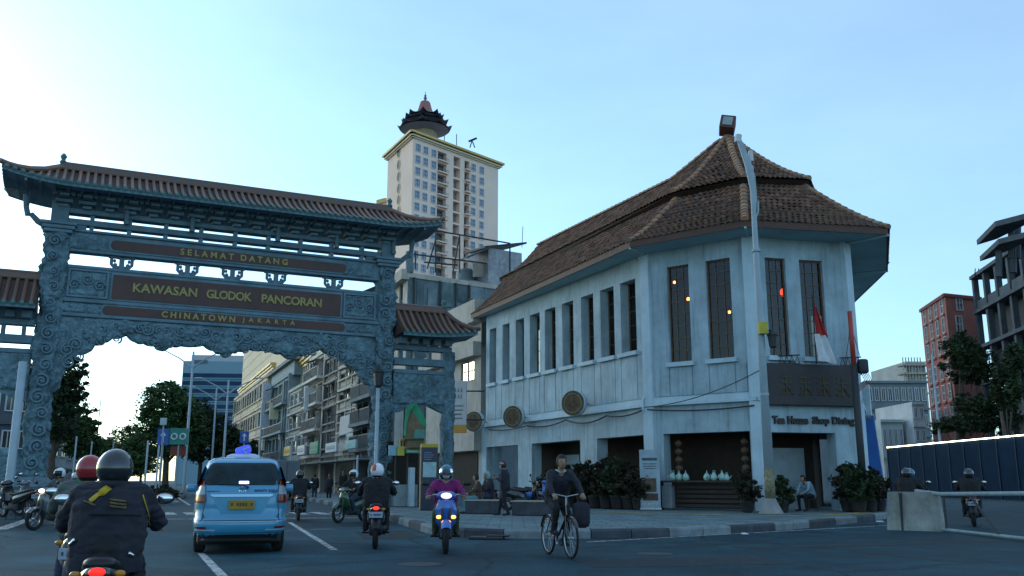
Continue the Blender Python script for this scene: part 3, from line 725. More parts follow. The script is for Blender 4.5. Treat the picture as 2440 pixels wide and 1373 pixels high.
# --- tiled roof builder (hipped, swept corners) used for the middle and both wings
tile_cols = {}
def gate_roof(parent, x0, x1, ov, ez, rz_, hd, lift, pitch, ridge_in, col_sp=0.27, left=True, right=True):
    """eave z ez at +-hd from the wall line, ridge z rz_, corner lift"""
    ex0, ex1 = x0 - (ov if left else 0), x1 + (ov if right else 0)
    rx0, rx1 = x0 + (ridge_in if left else 0), x1 - (ridge_in if right else 0)
    def clift(x):
        d = 9.0
        if left: d = min(d, x - ex0)
        if right: d = min(d, ex1 - x)
        return lift * max(0, 1 - d / 2.4) ** 2
    def prof(x, t):                       # t 0 eave .. 1 ridge, concave sweep
        return ez + clift(x) * (1 - t) ** 2 + (rz_ - ez) * (0.62 * t + 0.38 * t * t)
    roof = MB()
    nx = 40; nt_ = 6
    # under surface of the roof (front and back) and hips
    for sgn in (-1, 1):
        vs = []
        for j in range(nt_ + 1):
            t = j / nt_
            for i in range(nx + 1):
                a = i / nx; xe = ex0 + (ex1 - ex0) * a; xr = rx0 + (rx1 - rx0) * a
                x = xe + (xr - xe) * t
                vs.append((x, sgn * hd * (1 - t), prof(xe, t) - 0.05))
        roof.add(vs, [(j * (nx + 1) + i, j * (nx + 1) + i + 1, (j + 1) * (nx + 1) + i + 1, (j + 1) * (nx + 1) + i) for j in range(nt_) for i in range(nx)])
    for end, on in ((0, left), (1, right)):
        xe = (ex0, ex1)[end]; xr = (rx0, rx1)[end]; vs = []
        for j in range(nt_ + 1):
            t = j / nt_
            for i in range(5):
                y = -hd * (1 - t) + 2 * hd * (1 - t) * i / 4
                dip = (lift * 0.7 * math.sin(PI * i / 4) * (1 - t) ** 2) if on else 0
                vs.append((xe + (xr - xe) * t, y, prof(xe, t) - 0.05 - dip))
        roof.add(vs, [(j * 5 + i, j * 5 + i + 1, (j + 1) * 5 + i + 1, (j + 1) * 5 + i) for j in range(nt_) for i in range(4)])
    # soffit
    m2 = []
    for i in range(nx + 1):
        x = ex0 + (ex1 - ex0) * i / nx; m2.append((x, clift(x)))
    ro = roof.build('roof', mat('gate_tile_bed', (.085, .055, .045), rough=.7, var=.35, scale=4), parent)
    sf = MB()
    for sgn in (-1, 1):
        for (xa, la), (xb, lb) in zip(m2, m2[1:]):
            sf.quad((xa, sgn * (hd - .05), ez + la - .14), (xb, sgn * (hd - .05), ez + lb - .14), (xb, 0, ez - .02), (xa, 0, ez - .02))
            sf.quad((xa, sgn * (hd - .02), ez + la - .17), (xb, sgn * (hd - .02), ez + lb - .17), (xb, sgn * (hd - .02), ez + lb - .02), (xa, sgn * (hd - .02), ez + la - .02))
    sf.build('soffit', M_stone2, ro)
    # columns of barrel tile with round end caps, front and end slopes
    nc = int((ex1 - ex0) / col_sp)
    for i in range(nc):
        a = (i + .5) / nc; xe = ex0 + (ex1 - ex0) * a; xr = rx0 + (rx1 - rx0) * a
        # run straight down the slope: stop at the hip
        c = MB(); pts = []
        xm = xe
        tmax = 1.0
        if left and xe < rx0: tmax = (xe - ex0) / (rx0 - ex0)
        if right and xe > rx1: tmax = (ex1 - xe) / (ex1 - rx1)
        tmax = max(tmax, 0.06)
        for j in range(6):
            t = tmax * j / 5; pts.append((xm, -hd * (1 - t) - 0.02, prof(xe, t)))
        c.tube(pts, 0.07, 7, cap=False)
        c.mat(1).ball((xm, -hd - 0.04, pts[0][2]), (.085, .045, .085), 9, 5)
        # small drip tongue
        c.mat(1).add([(xm - .1, -hd - .02, pts[0][2] - .03), (xm + .1, -hd - .02, pts[0][2] - .03), (xm, -hd - .02, pts[0][2] - .16)], [(0, 1, 2)])
        c.build('roof_tile_column', [M_tile_g, M_tealend], ro)
    for end, on in ((0, left), (1, right)):
        if not on: continue
        xe = (ex0, ex1)[end]; xr = (rx0, rx1)[end]; ny = int(2 * hd / col_sp)
        for i in range(ny):
            y = -hd + 2 * hd * (i + .5) / ny; tmax = max(.08, 1 - abs(y) / hd); c = MB(); pts = []
            for j in range(5):
                t = tmax * j / 4; dip = lift * .7 * math.cos(y / hd * PI / 2) * (1 - t) ** 2
                pts.append((xe + (xr - xe) * t, y, prof(xe, t) - dip))
            c.tube(pts, .07, 7, cap=False)
            c.mat(1).ball(pts[0], (.05, .085, .085), 8, 5)
            c.build('roof_tile_column', [M_tile_g, M_tealend], ro)
    # ridge and hip rolls
    rd = MB(); rd.bevbox(((rx0 + rx1) / 2, 0, rz_ + .06), (rx1 - rx0 + .1, .3, .26), .05); rd.tube([(rx0 - .1, 0, rz_ + .2), ((rx0 + rx1) / 2, 0, rz_ + .2), (rx1 + .1, 0, rz_ + .2)], .1, 8)
    rd.build('ridge', M_tile_g, ro)
    for end, on in ((0, left), (1, right)):
        xe = (ex0, ex1)[end]; xr = (rx0, rx1)[end]; sg = (-1, 1)[end]
        if on:
            for sgn in (-1, 1):
                h = MB(); h.tube([(xe + (xr - xe) * t + (sg * .12 if t == 0 else 0), sgn * hd * (1 - t), prof(xe, t) + .07 + (.07 if t == 0 else 0)) for t in (0, .1, .25, .45, .7, 1)], [.1, .12, .12, .12, .12, .13], 8)
                h.build('hip_roll', M_tile_g, ro)
        fz = MB(); fz.lathe([(.1, 0), (.14, .08), (.07, .16), (.13, .3), (.05, .42)], (xr, 0, rz_ + .2), 10); fz.build('finial', M_tealend, ro)
    return ro
gate_roof(gate, 0.0, SPAN, 2.0, 12.30, 13.35, 1.85, 0.34, 0.5, -0.1)
# rafters and bracket clusters under the main eaves
rm = MB().bevbox((0, -0.9, 0), (0.09, 1.75, 0.1), .01).mesh('rafter', M_stone2)
for i in range(34):
    link('rafter', rm, gate, M=Matrix.Translation((-1.2 + i * (SPAN + 2.4) / 33, 0, 12.12)) @ Matrix.Rotation(R(-3), 4, 'X'))
bk = MB()
bk.bevbox((0, -.1, .06), (.32, .5, .12), .02); bk.bevbox((0, -.3, .2), (.62, .5, .13), .02); bk.bevbox((0, -.5, .34), (.34, .95, .12), .02); bk.bevbox((0, -.75, .46), (.8, .22, .11), .02)
for sx in (-1, 1): bk.bevbox((sx * .3, -.75, .40), (.16, .2, .12), .02); bk.bevbox((sx * .24, -.3, .31), (.14, .3, .1), .02)
bkm = bk.mesh('bracket', M_stone2)
for i in range(17): link('bracket', bkm, gate, loc=(0.1 + i * (SPAN - .2) / 16, -.08, 11.70))
cl = MB(); cl.lathe([(.1, 0), (.12, .08), (.09, .16), (.09, .62), (.13, .72), (.09, .8)], (0, 0, 0), 12); clm = cl.mesh('bracket_column', M_stone2)
for u in (303, 460, 665, 805, 940):
    s, _ = gp(u, 515, -.4); link('bracket_column', clm, gate, loc=(s, -.42, 11.25))
for x, sg in ((-0.5, -1), (SPAN + .5, 1)):        # hooked corner brackets standing out at both ends
    h = MB(); h.tube([(x - sg * .1, 0, 10.95), (x + sg * .25, 0, 11.1), (x + sg * .5, 0, 11.35), (x + sg * .62, 0, 11.32), (x + sg * .7, 0, 11.62), (x + sg * .72, 0, 12.1)], [.16, .12, .1, .11, .1, .14], 8)
    h.build('corner_bracket', M_stone2, gate)

# --- lower wings left and right
def wing(sg):
    w = 2.75
    def X(a): return a if sg < 0 else SPAN - a          # a runs outward as negative numbers
    xa, xb = X(-0.45), X(-0.45 - w); lo, hi = min(xa, xb), max(xa, xb)
    po = X(-0.35 - w)
    carved_shaft('wing_pillar', po, 0.58, 1.0, 7.0, gate, .06, seed=20 + sg)
    MB().bevbox((po, 0, .3), (1.35, 1.35, .6), .05).bevbox((po, 0, .75), (1.1, 1.1, .3), .06).build('pedestal', M_stone2, gate)
    # drum stones hugging the main pillar foot
    dx = X(-0.95); dm = MB().smooth(); dm.torus((dx, 0, 1.75), .5, .2, 'Y', 22, 8); dm.ball((dx, 0, 1.75), (.5, .22, .5), 16, 8); dm.bevbox((dx, 0, .6), (.9, .8, 1.2), .06); dm.build('drum_stone', M_stone, gate)
    for z0, z1, t in ((6.98, 7.22, .44), (6.30, 6.62, .44), (5.92, 6.10, .5)): MB().bevbox(((lo + hi) / 2, 0, (z0 + z1) / 2), (hi - lo, t, z1 - z0), .03).build('wing_beam', M_stone2, gate)
    for k in range(4):
        MB().bevbox((lo + .35 + k * (hi - lo - .7) / 3, 0, 6.8), (.14, .34, .40), .02).build('slot_post', M_stone2, gate)
    relief_panel('carved_panel', lo, hi, 4.55, 5.93, -0.17, gate, .07, seed=sg * 7)
    n = 9; pts = [(lo, 5.95)] + [(lo + (hi - lo) * i / n, 4.45 - .35 * abs(math.cos(PI * i / n)) ** .6 + .28 * math.sin(PI * i / n)) for i in range(n + 1)] + [(hi, 5.95)]
    MB().slab(pts, -.16, .16).build('wing_panel', M_stone, gate)
    for k in range(5):
        r = MB().bevbox((lo + .3 + k * (hi - lo - .6) / 4, -.25, 7.36), (.34, .7, .3), .04); r.build('bracket', M_stone2, gate)
    gate_roof(gate, lo, hi, .75, 7.62, 8.82, 1.45, .22, .5, .35, .27, left=(sg < 0), right=(sg > 0))
wing(-1); wing(1)

# ================================================================== the tea house on the corner
TA, TB, TC_, TD, TE, TF = (Vector((-1.45, 50.3)), Vector((5.5, 36.0)), Vector((9.0, 33.3)), Vector((13.05, 34.3)), Vector((15.2, 39.5)), Vector((16.6, 47.6)))
TG = Vector((17.2, 54.0)); TH_ = Vector((0.5, 54.0))
tea = thing('tea_house', 'white two storey corner house with tall narrow windows and brown two tier tiled hip roof', 'building', (5.5, 36.0, KH))
F0 = KH - 0.02
ZC, ZTOP, ZE = 4.15, 10.50, 10.60
class Wall:
    def __init__(s, P, Q):                 # P left, Q right as seen from outside
        s.P, s.Q = P, Q; s.d = (Q - P).normalized(); s.n = Vector((s.d.y, -s.d.x)); s.L = (Q - P).length
    def w(s, a, z, out=0.0): q = s.P + s.d * a + s.n * out; return (q.x, q.y, z)
    def s_at(s, u, z=7.0):
        n3 = Vector((s.n.x, s.n.y, 0)); q = on_plane(u, 900, Vector((s.P.x, s.P.y, 0)), n3); return (Vector((q.x, q.y)) - s.P).dot(s.d)
    def sz(s, u, v):
        n3 = Vector((s.n.x, s.n.y, 0)); q = on_plane(u, v, Vector((s.P.x, s.P.y, 0)), n3); return ((Vector((q.x, q.y)) - s.P).dot(s.d), q.z)
    def box(s, m, a0, a1, z0, z1, o0, o1):  # block standing o0..o1 out of the wall
        c = [s.w(a0, z0, o1), s.w(a1, z0, o1), s.w(a1, z0, o0), s.w(a0, z0, o0), s.w(a0, z1, o1), s.w(a1, z1, o1), s.w(a1, z1, o0), s.w(a0, z1, o0)]
        m.add(c, [(0, 3, 2, 1), (4, 5, 6, 7), (0, 1, 5, 4), (1, 2, 6, 5), (2, 3, 7, 6), (3, 0, 4, 7)]); return m
    def holes(s, m, z0, z1, ops, depth):
        ss = sorted(set([0.0, s.L] + [o[0] for o in ops] + [o[1] for o in ops])); zz = sorted(set([z0, z1] + [o[2] for o in ops] + [o[3] for o in ops]))
        for a, b in zip(ss, ss[1:]):
            for c, d in zip(zz, zz[1:]):
                ms, mz = (a + b) / 2, (c + d) / 2
                if any(o[0] < ms < o[1] and o[2] < mz < o[3] for o in ops): continue
                m.quad(s.w(a, c), s.w(b, c), s.w(b, d), s.w(a, d))
        for (a, b, c, d) in ops:
            m.quad(s.w(a, c), s.w(a, c, -depth), s.w(a, d, -depth), s.w(a, d)); m.quad(s.w(b, c, -depth), s.w(b, c), s.w(b, d), s.w(b, d, -depth))
            m.quad(s.w(a, d), s.w(b, d), s.w(b, d, -depth), s.w(a, d, -depth)); m.quad(s.w(a, c), s.w(a, c, -depth), s.w(b, c, -depth), s.w(b, c))
        return m
    def M(s, a, z, out=0.0):               # local frame for lettering: x along wall, z up, -y outwards
        return frame_M(Vector(s.w(a, z, out)), (s.d.x, s.d.y, 0), (-s.n.x, -s.n.y, 0), (0, 0, 1))
W1 = Wall(TA, TB); W2 = Wall(TB, TC_); W3 = Wall(TC_, TD); W4 = Wall(TD, TE); W5 = Wall(TE, TF); W6 = Wall(TF, TG); W0 = Wall(TH_, TA)
win1 = []
for (u0, u1) in ((1483, 1520), (1434, 1467), (1387, 1417), (1341, 1368), (1299, 1325), (1263, 1287), (1229, 1249), (1197, 1214), (1166, 1182)):
    win1.append((W1.s_at(u0), W1.s_at(u1), 6.48, 9.52))
win2 = [(0.93, 1.88, 5.80, 9.68), (2.62, 3.64, 5.80, 9.68)]
win3 = [(0.66, 1.52, 5.82, 9.60), (2.12, 3.12, 5.82, 9.60)]
c1 = [W1.s_at(u) for u in (1160, 1234, 1266, 1380, 1419, 1538)]
g1 = [(0.9, W1.s_at(1137), F0, 3.05), (c1[0], c1[1], F0, 3.05), (c1[2], c1[3], F0, 3.05), (c1[4], c1[5], F0, 3.05)]
g2 = [(0.52, 4.08, F0, 3.05)]
g3 = [(0.52, 3.14, F0, 3.0)]
wm = lambda W, gops, wops, name='wall': None
for W, gops, wops, dw in ((W1, g1, win1, 0.5), (W2, g2, win2, 0.22), (W3, g3, win3, 0.22), (W4, [(1.2, 4.4, F0, 3.0)], [(1.4, 2.3, 5.8, 9.6), (3.2, 4.1, 5.8, 9.6)], .22), (W5, [], [], .2), (W6, [], [], .2), (W0, [], [], .2)):
    m = MB(); W.holes(m, ZC, ZTOP, wops, dw); W.holes(m, F0, ZC, gops, 0.55); m.build('wall', M_white, tea, world=True)
    # ledge between the storeys and the plinth strip under it
    l = MB(); W.box(l, -0.05, W.L + 0.05, ZC - 0.02, ZC + 0.10, -0.05, 0.20); l.build('ledge', M_white2, tea, world=True)
    l = MB(); W.box(l, -0.03, W.L + 0.03, 4.26, 4.46, -0.05, 0.07); l.build('wall_band', M_white2, tea, world=True)
# interior: dark floors and back walls so that the openings look into rooms
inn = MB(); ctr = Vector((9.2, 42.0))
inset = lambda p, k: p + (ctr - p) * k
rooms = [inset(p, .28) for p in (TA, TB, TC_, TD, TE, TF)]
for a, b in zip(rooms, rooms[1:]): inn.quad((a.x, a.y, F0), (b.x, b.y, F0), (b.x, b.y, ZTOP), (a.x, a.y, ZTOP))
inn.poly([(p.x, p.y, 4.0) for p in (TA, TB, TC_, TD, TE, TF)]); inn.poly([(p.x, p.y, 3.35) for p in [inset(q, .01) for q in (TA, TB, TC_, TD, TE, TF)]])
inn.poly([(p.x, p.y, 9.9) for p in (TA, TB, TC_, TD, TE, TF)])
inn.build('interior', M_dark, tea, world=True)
M_wood_fr = mat('window_frame_wood', (0.13, 0.075, 0.04), rough=0.5, var=0.3)
M_tglass = glassmat('tea_window_glass', (1.0, 0.85, 0.65), 0.6)
def window(W, op, dw, nx=2, nz=6, sill=True, fw=0.055):
    a0, a1, z0, z1 = op
    root = MB(); 
    for (b0, b1, c0, c1_) in ((a0, a0 + fw, z0, z1), (a1 - fw, a1, z0, z1), (a0 + fw, a1 - fw, z0, z0 + fw), (a0 + fw, a1 - fw, z1 - fw, z1)): W.box(root, b0, b1, c0, c1_, -dw, -dw + .07)
    for i in range(1, nx): x = a0 + (a1 - a0) * i / nx; W.box(root, x - .016, x + .016, z0 + fw, z1 - fw, -dw + .004, -dw + .05)
    for i in range(1, nz): z = z0 + (z1 - z0) * i / nz; W.box(root, a0 + fw, a1 - fw, z - .014, z + .014, -dw + .008, -dw + .045)
    wo = root.build('window', M_wood_fr, tea, world=True)
    p = MB(); p.quad(W.w(a0 + fw, z0 + fw, -dw + .02), W.w(a1 - fw, z0 + fw, -dw + .02), W.w(a1 - fw, z1 - fw, -dw + .02), W.w(a0 + fw, z1 - fw, -dw + .02)); p.build('pane', M_tglass, wo, world=True)
    if sill:
        l = MB(); W.box(l, a0 - .12, a1 + .12, z0 - .17, z0 - .002, -.05, .16); l.build('sill', M_white2, wo, world=True)
for op in win1: window(W1, op, .48, 2, 5)
for op in win2: window(W2, op, .20, 3, 8)
for op in win3: window(W3, op, .20, 3, 8)
for op in [(1.4, 2.3, 5.8, 9.6), (3.2, 4.1, 5.8, 9.6)]: window(W4, op, .2)
# raised wall panels below the window sills
for W, ops, zt in ((W1, win1, 6.25), (W2, win2, 5.58), (W3, win3, 5.6)):
    edges = sorted([0.25] + [x for o in ops for x in (o[0] - .02, o[1] + .02)] + [W.L - .3])
    for a, b in zip(edges, edges[1:]):
        if b - a < .2: continue
        p = MB(); W.box(p, a + .025, b - .025, 4.5, zt, -.02, .035); p.build('wall_panel', M_white, tea, world=True)
# corner pilasters and shopfront columns
def pilaster(p, rz, w, z0, z1, name='pilaster', m=None):
    MB().bevbox((p[0], p[1], (z0 + z1) / 2), (w, w, z1 - z0), .03, rz=rz).build(name, m or M_white2, tea, world=True)
for p, rz in ((TB, R(-50)), (TC_, R(-12)), (TD, R(40))):
    q = p + (ctr - p).normalized() * .12
    pilaster(q, rz, .52, F0, ZC - .03); pilaster(q, rz, .46, ZC + .1, ZTOP)
for a in ((c1[1] + c1[2]) / 2, (c1[3] + c1[4]) / 2, c1[0] - .35):
    q = W1.w(a, 0, -.3); MB().bevbox((q[0], q[1], 1.6), (.62, .5, 2.9), .02, rz=math.atan2(W1.d.y, W1.d.x)).build('column', M_white, tea, world=True)
# glazed shopfront screens deep in the ground floor, pale doors
for W, a0, a1, dp in ((W3, 1.0, 2.9, 1.8), (W1, c1[2] + .4, c1[2] + 1.9, 1.6), (W1, c1[3] - 1.5, c1[3] - .3, 1.6)):
    d = MB(); W.box(d, a0, a1, F0, 2.5, -dp - .05, -dp); d.build('door_leaf', mat('door_paint', (.33, .38, .40), rough=.6), tea, world=True)
# drain pipe on the corner
for W, a in ((W1, W1.L - .18), (W3, W3.L - .02)):
    MB().tube([W.w(a, 10.3, .2), W.w(a, 9.8, .09), W.w(a, 4.6, .09), W.w(a, 4.4, .24), W.w(a, 4.0, .24), W.w(a, 3.8, .1), W.w(a, .3, .1)], .045, 8).build('drain_pipe', M_white2, tea, world=True)
# ---------------- roof
E_ = [Vector(p) for p in ((-2.35, 51.0, 10.55), (4.71, 35.0, 10.6), (8.58, 32.0, 10.62), (14.25, 33.0, 10.6), (16.6, 38.8, 10.55), (18.07, 47.7, 10.5), (18.8, 55.5, 10.5), (-1.5, 55.5, 10.5))]
K_ = [Vector(p) for p in ((-0.45, 51.6, 12.75), (7.15, 37.1, 13.15), (9.38, 34.95, 13.05), (12.15, 36.2, 13.4), (13.7, 39.6, 13.3), (15.4, 47.5, 13.2), (15.9, 53.5, 13.2))]
APEX = Vector((10.0, 39.5, 16.9)); R1 = Vector((7.65, 41.0, 15.25)); R0 = Vector((1.60, 52.5, 15.05)); R2 = Vector((12.0, 42.0, 15.25)); R3 = Vector((13.6, 53.0, 15.05))
def lerp(a, b, t): return a + (b - a) * t
def edge(a, b): return lambda s: lerp(a, b, s)
def poly_edge(pts, brk): 
    def f(s):
        for i in range(len(pts) - 1):
            if s <= brk[i + 1] or i == len(pts) - 2: return lerp(pts[i], pts[i + 1], (s - brk[i]) / (brk[i + 1] - brk[i]))
    return f
cxy = Vector((9.6, 40.5, 0))
KU = []
for k in K_:
    d = Vector((k.x - cxy.x, k.y - cxy.y, 0)).normalized(); KU.append(k + d * .42 + Vector((0, 0, .12)))
lower = [(edge(E_[i], E_[i + 1]), edge(K_[i], K_[i + 1])) for i in range(5)] + [(edge(E_[7], E_[0]), edge(R0 + Vector((-1.2, 0, -2.2)), K_[0]))]
upper = [(edge(KU[0], KU[1]), poly_edge([R0, R1, APEX], [0, .78, 1])), (edge(KU[1], KU[2]), edge(APEX, APEX)), (edge(KU[2], KU[3]), edge(APEX, APEX)), (edge(KU[3], KU[4]), edge(APEX, APEX)), (edge(KU[4], KU[5]), poly_edge([APEX, R2, R3], [0, .25, 1])),
         (edge(Vector((-.2, 54.5, 12.7)), KU[0]), edge(R0, R0)), ]
M_ttile = tintmat('clay_roof_tiles', (0.155, 0.085, 0.06), rough=0.9, bump=.3, bscale=25)
M_ttile_o = randmat('clay_roof_tile', [(.13, .07, .048), (.17, .09, .06), (.10, .062, .05), (.21, .115, .07), (.075, .05, .045)], .9)
tile_unit = MB().smooth()
tv = []
for yy, dz in ((0.0, .055), (1.0, .0)):
    for i in range(7):
        x = -0.54 + 1.08 * i / 6; tv.append((x, yy, dz + .055 * math.cos(x * PI * 1.0) ** 2))
for i in range(7): x = -0.54 + 1.08 * i / 6; tv.append((x, 0.0, .02 + .055 * math.cos(x * PI) ** 2))
tile_unit.add(tv, [(i, i + 1, 8 + i, 7 + i) for i in range(6)] + [(14 + i, 15 + i, 1 + i, i) for i in range(6)])
tile_me = tile_unit.mesh('roof_tile', M_ttile_o)
roof_root = MB()
def surf(bf, tf, sag):
    def P(s, t):
        q = lerp(bf(s), tf(s), t); q = q.copy(); q.z -= sag * 4 * t * (1 - t) * (1 - .35 * t); return q
    return P
facets = []
for i, (b, t) in enumerate(lower): facets.append((surf(b, t, .22), 'l', i))
for i, (b, t) in enumerate(upper): facets.append((surf(b, t, .36), 'u', i))
for P, kd, ix in facets:
    n, k = 12, 8; vs = [tuple(P(i / n, j / k) - Vector((0, 0, .05))) for j in range(k + 1) for i in range(n + 1)]
    roof_root.add(vs, [(j * (n + 1) + i, j * (n + 1) + i + 1, (j + 1) * (n + 1) + i + 1, (j + 1) * (n + 1) + i) for j in range(k) for i in range(n)])
roof = roof_root.build('roof', mat('roof_felt', (.05, .035, .028), rough=.95), tea, world=True)
invR = WM[roof.name].inverted()
many = MB(); n_single = 0; singles = []
for P, kd, ix in facets:
    Ls = sum((P(.5, (j + 1) / 12) - P(.5, j / 12)).length for j in range(12)); nr = max(4, int(Ls / .29))
    for r in range(nr):
        t = r / nr; t2 = min(1, (r + 1.18) / nr); row = (P(1, t) - P(0, t)).length; nt2 = max(1, int(row / .25))
        if row < .2: continue
        for c in range(nt2):
            s = (c + .5) / nt2; p = P(s, t); q = P(s, t2); e = P(min(1, s + .01), t) - P(max(0, s - .01), t)
            if e.length < 1e-6: continue
            yv = q - p; ln = yv.length; yv.normalize(); xv = e.normalized(); xv = (xv - yv * xv.dot(yv)).normalized(); zv = xv.cross(yv)
            if zv.z < 0: xv = -xv; zv = -zv
            j = Vector((random.uniform(-.01, .01), 0, random.uniform(-.012, .012)))
            M4 = frame_M(p + zv * (.02 + j.z) + xv * j.x, xv, yv, zv) @ Matrix.Diagonal((row / nt2, ln, 1.0, 1))
            dist = p.length
            if kd == 'l' and ix in (1, 2) and r < 9 and n_single < 298 and r * 1 < 9:
                singles.append(M4); n_single += 1; continue
            g = random.uniform(.55, 1.35); w = random.uniform(-.12, .12)
            many.tint = (g * (1 + w), g, g * (1 - w)); many.smooth(True)
            many.add([tuple(M4 @ Vector(v)) for v in tv], tile_unit.f)
many.tint = None
stuff(many.build('roof_tiles', M_ttile, roof, world=True))
for M4 in singles: link('roof_tile', tile_me, roof, M=invR @ M4)
# hip and ridge caps, one by one
cap = MB().smooth()
cp = [(math.cos(PI * i / 6) * (.17 if yy == 0 else .13), yy, math.sin(PI * i / 6) * (.17 if yy == 0 else .13)) for yy in (0.0, 1.0) for i in range(7)]
cap.add(cp, [(i, i + 1, 8 + i, 7 + i) for i in range(6)]); cap.add([cp[i] for i in range(7)], [tuple(range(7))])
M_cap = randmat('ridge_cap_clay', [(.27, .14, .08), (.36, .19, .10), (.21, .12, .08), (.32, .22, .14)], .85)
cap_me = cap.mesh('ridge_tile', M_cap)
def caps(f, step=.36):
    pts = [f(i / 40) for i in range(41)]; line = resample([tuple(p) for p in pts], step)
    for a, b in zip(line, line[1:]):
        a, b = Vector(a), Vector(b); y = (b - a).normalized(); x = y.cross(Vector((0, 0, 1))).normalized(); z = x.cross(y)
        link('ridge_tile', cap_me, roof, M=invR @ (frame_M(a + z * .03, x, y, z) @ Matrix.Diagonal((1, (b - a).length * 1.12, 1, 1))))
for i in (0, 1, 2, 3):                       # surf i has its hip at s=1
    caps(lambda t, P=facets[i][0]: P(1, t))
    caps(lambda t, P=facets[len(lower) + i][0]: P(1, t))
caps(edge(R0, R1)); caps(edge(R1, APEX)); caps(edge(R2, R3))
# dark step between the two tiers, eave boards, soffit
st = MB()
for a, b, c, d in zip(K_, K_[1:], KU, KU[1:]):
    st.quad(a + Vector((0, 0, -.12)), b + Vector((0, 0, -.12)), d + Vector((0, 0, -.02)), c + Vector((0, 0, -.02)))
st.build('tier_step', M_darkwood, roof, world=True)
for a, b in zip(E_[:6], E_[1:7]):
    fb = MB(); fb.quad(a + Vector((0, 0, -.22)), b + Vector((0, 0, -.22)), b + Vector((0, 0, .05)), a + Vector((0, 0, .05)))
    d = Vector((a.y - b.y, b.x - a.x, 0)).normalized() * .06
    fb.quad(a + d + Vector((0, 0, -.22)), a + Vector((0, 0, -.22)), b + Vector((0, 0, -.22)), b + d + Vector((0, 0, -.22)))
    fb.build('eave_board', mat('eave_board_brown', (.10, .05, .035), rough=.7), roof, world=True)
WP = [TA, TB, TC_, TD, TE, TF, TG]
M_soff = mat('soffit_paint', (.36, .50, .51), rough=.85, var=.2, scale=.8, streak=.25)
for i, (a, b) in enumerate(zip(E_[:6], E_[1:7])):
    s = MB(); wa, wb = WP[i], WP[i + 1]
    s.quad(a + Vector((0, 0, -.2)), b + Vector((0, 0, -.2)), (wb.x, wb.y, ZTOP - .12), (wa.x, wa.y, ZTOP - .12))
    s.build('soffit', M_soff, roof, world=True)
    # one rib under each corner
    MB().tube([b + Vector((0, 0, -.24)), (wb.x, wb.y, ZTOP - .16)], .05, 6).build('soffit_rib', M_soff, roof, world=True)
# square end block of the ridge, its pale panel facing the street
ob = MB(); dirv = Vector((APEX.x, APEX.y, 0)).normalized()
Mo = frame_M(APEX + Vector((-.05, -.1, .42)), (dirv.y, -dirv.x, 0), (dirv.x, dirv.y, 0), (0, 0, 1)).to_3x3() @ Matrix.Rotation(R(12), 3, 'Y') @ Matrix.Rotation(R(-14), 3, 'X')
oc = APEX + Vector((-.02, -.2, .42))
orn = MB().bevbox(oc, (.68, .8, .68), .04, M=Mo).build('ridge_end_block', mat('ridge_block_red', (.10, .042, .035), rough=.7), roof, world=True)
MB().box(oc + Mo @ Vector((0, -.41, 0)), (.44, .04, .44), M=Mo).build('end_panel', mat('ridge_panel', (.28, .33, .33), rough=.7), orn, world=True)
# ---------------- cables and small fittings on the long side
cb = MB()
def sagline(p, q, sag, n=10): 
    p, q = Vector(p), Vector(q); return [lerp(p, q, i / n) - Vector((0, 0, sag * 4 * (i / n) * (1 - i / n))) for i in range(n + 1)]
for a, b, z0, z1, sg in ((1.0, 5.5, 3.95, 3.93, .10), (5.5, 9.5, 3.93, 3.98, .16), (9.5, 13.0, 3.98, 3.95, .22), (13.0, 15.7, 3.95, 4.0, .12)):
    o = MB().tube(sagline(W1.w(a, z0, .26), W1.w(b, z1, .26), sg), .035, 6); tag(o.build('wall_cable', M_iron, tea, world=True))
MB().tube(sagline(W2.w(0, 4.0, .26), W2.w(W2.L, 3.95, .26), .1), .03, 6).build('wall_cable', M_iron, tea, world=True)
# lamps burning inside
M_bulb = emat('warm_bulb', (1.0, .45, .12), 7.0); M_bulbr = emat('red_lantern_glow', (1.0, .10, .04), 1.6)
def bulb(u, v, W, depth, r, m, label):
    n3 = Vector((W.n.x, W.n.y, 0)); P0 = Vector((W.P.x, W.P.y, 0)) - n3 * depth; q = on_plane(u, v, P0, n3)
    t = thing('hanging_lamp', label, 'lamp', q, 0, 'lamps inside the upper windows')
    MB().ball((0, 0, 0), (r, r, r * 1.1), 10, 7).build('globe', m, t)
    MB().tube([(0, 0, r), (0, 0, 9.88 - q.z)], .012, 5).build('cord', M_iron, t)
bulb(1607, 673, W2, 1.1, .055, M_bulb, 'small warm bulb in the left front upper window, near its top')
bulb(1640, 713, W2, 1.4, .07, emat('orange_bulb', (1.0, .25, .06), 9.0), 'orange bulb in the left front upper window, lower right')
bulb(1738, 744, W2, 1.2, .055, M_bulb, 'small warm bulb in the window just left of the lamp post')
bulb(1868, 697, W3, .9, .16, M_bulbr, 'dim red lantern in the window just right of the lamp post')

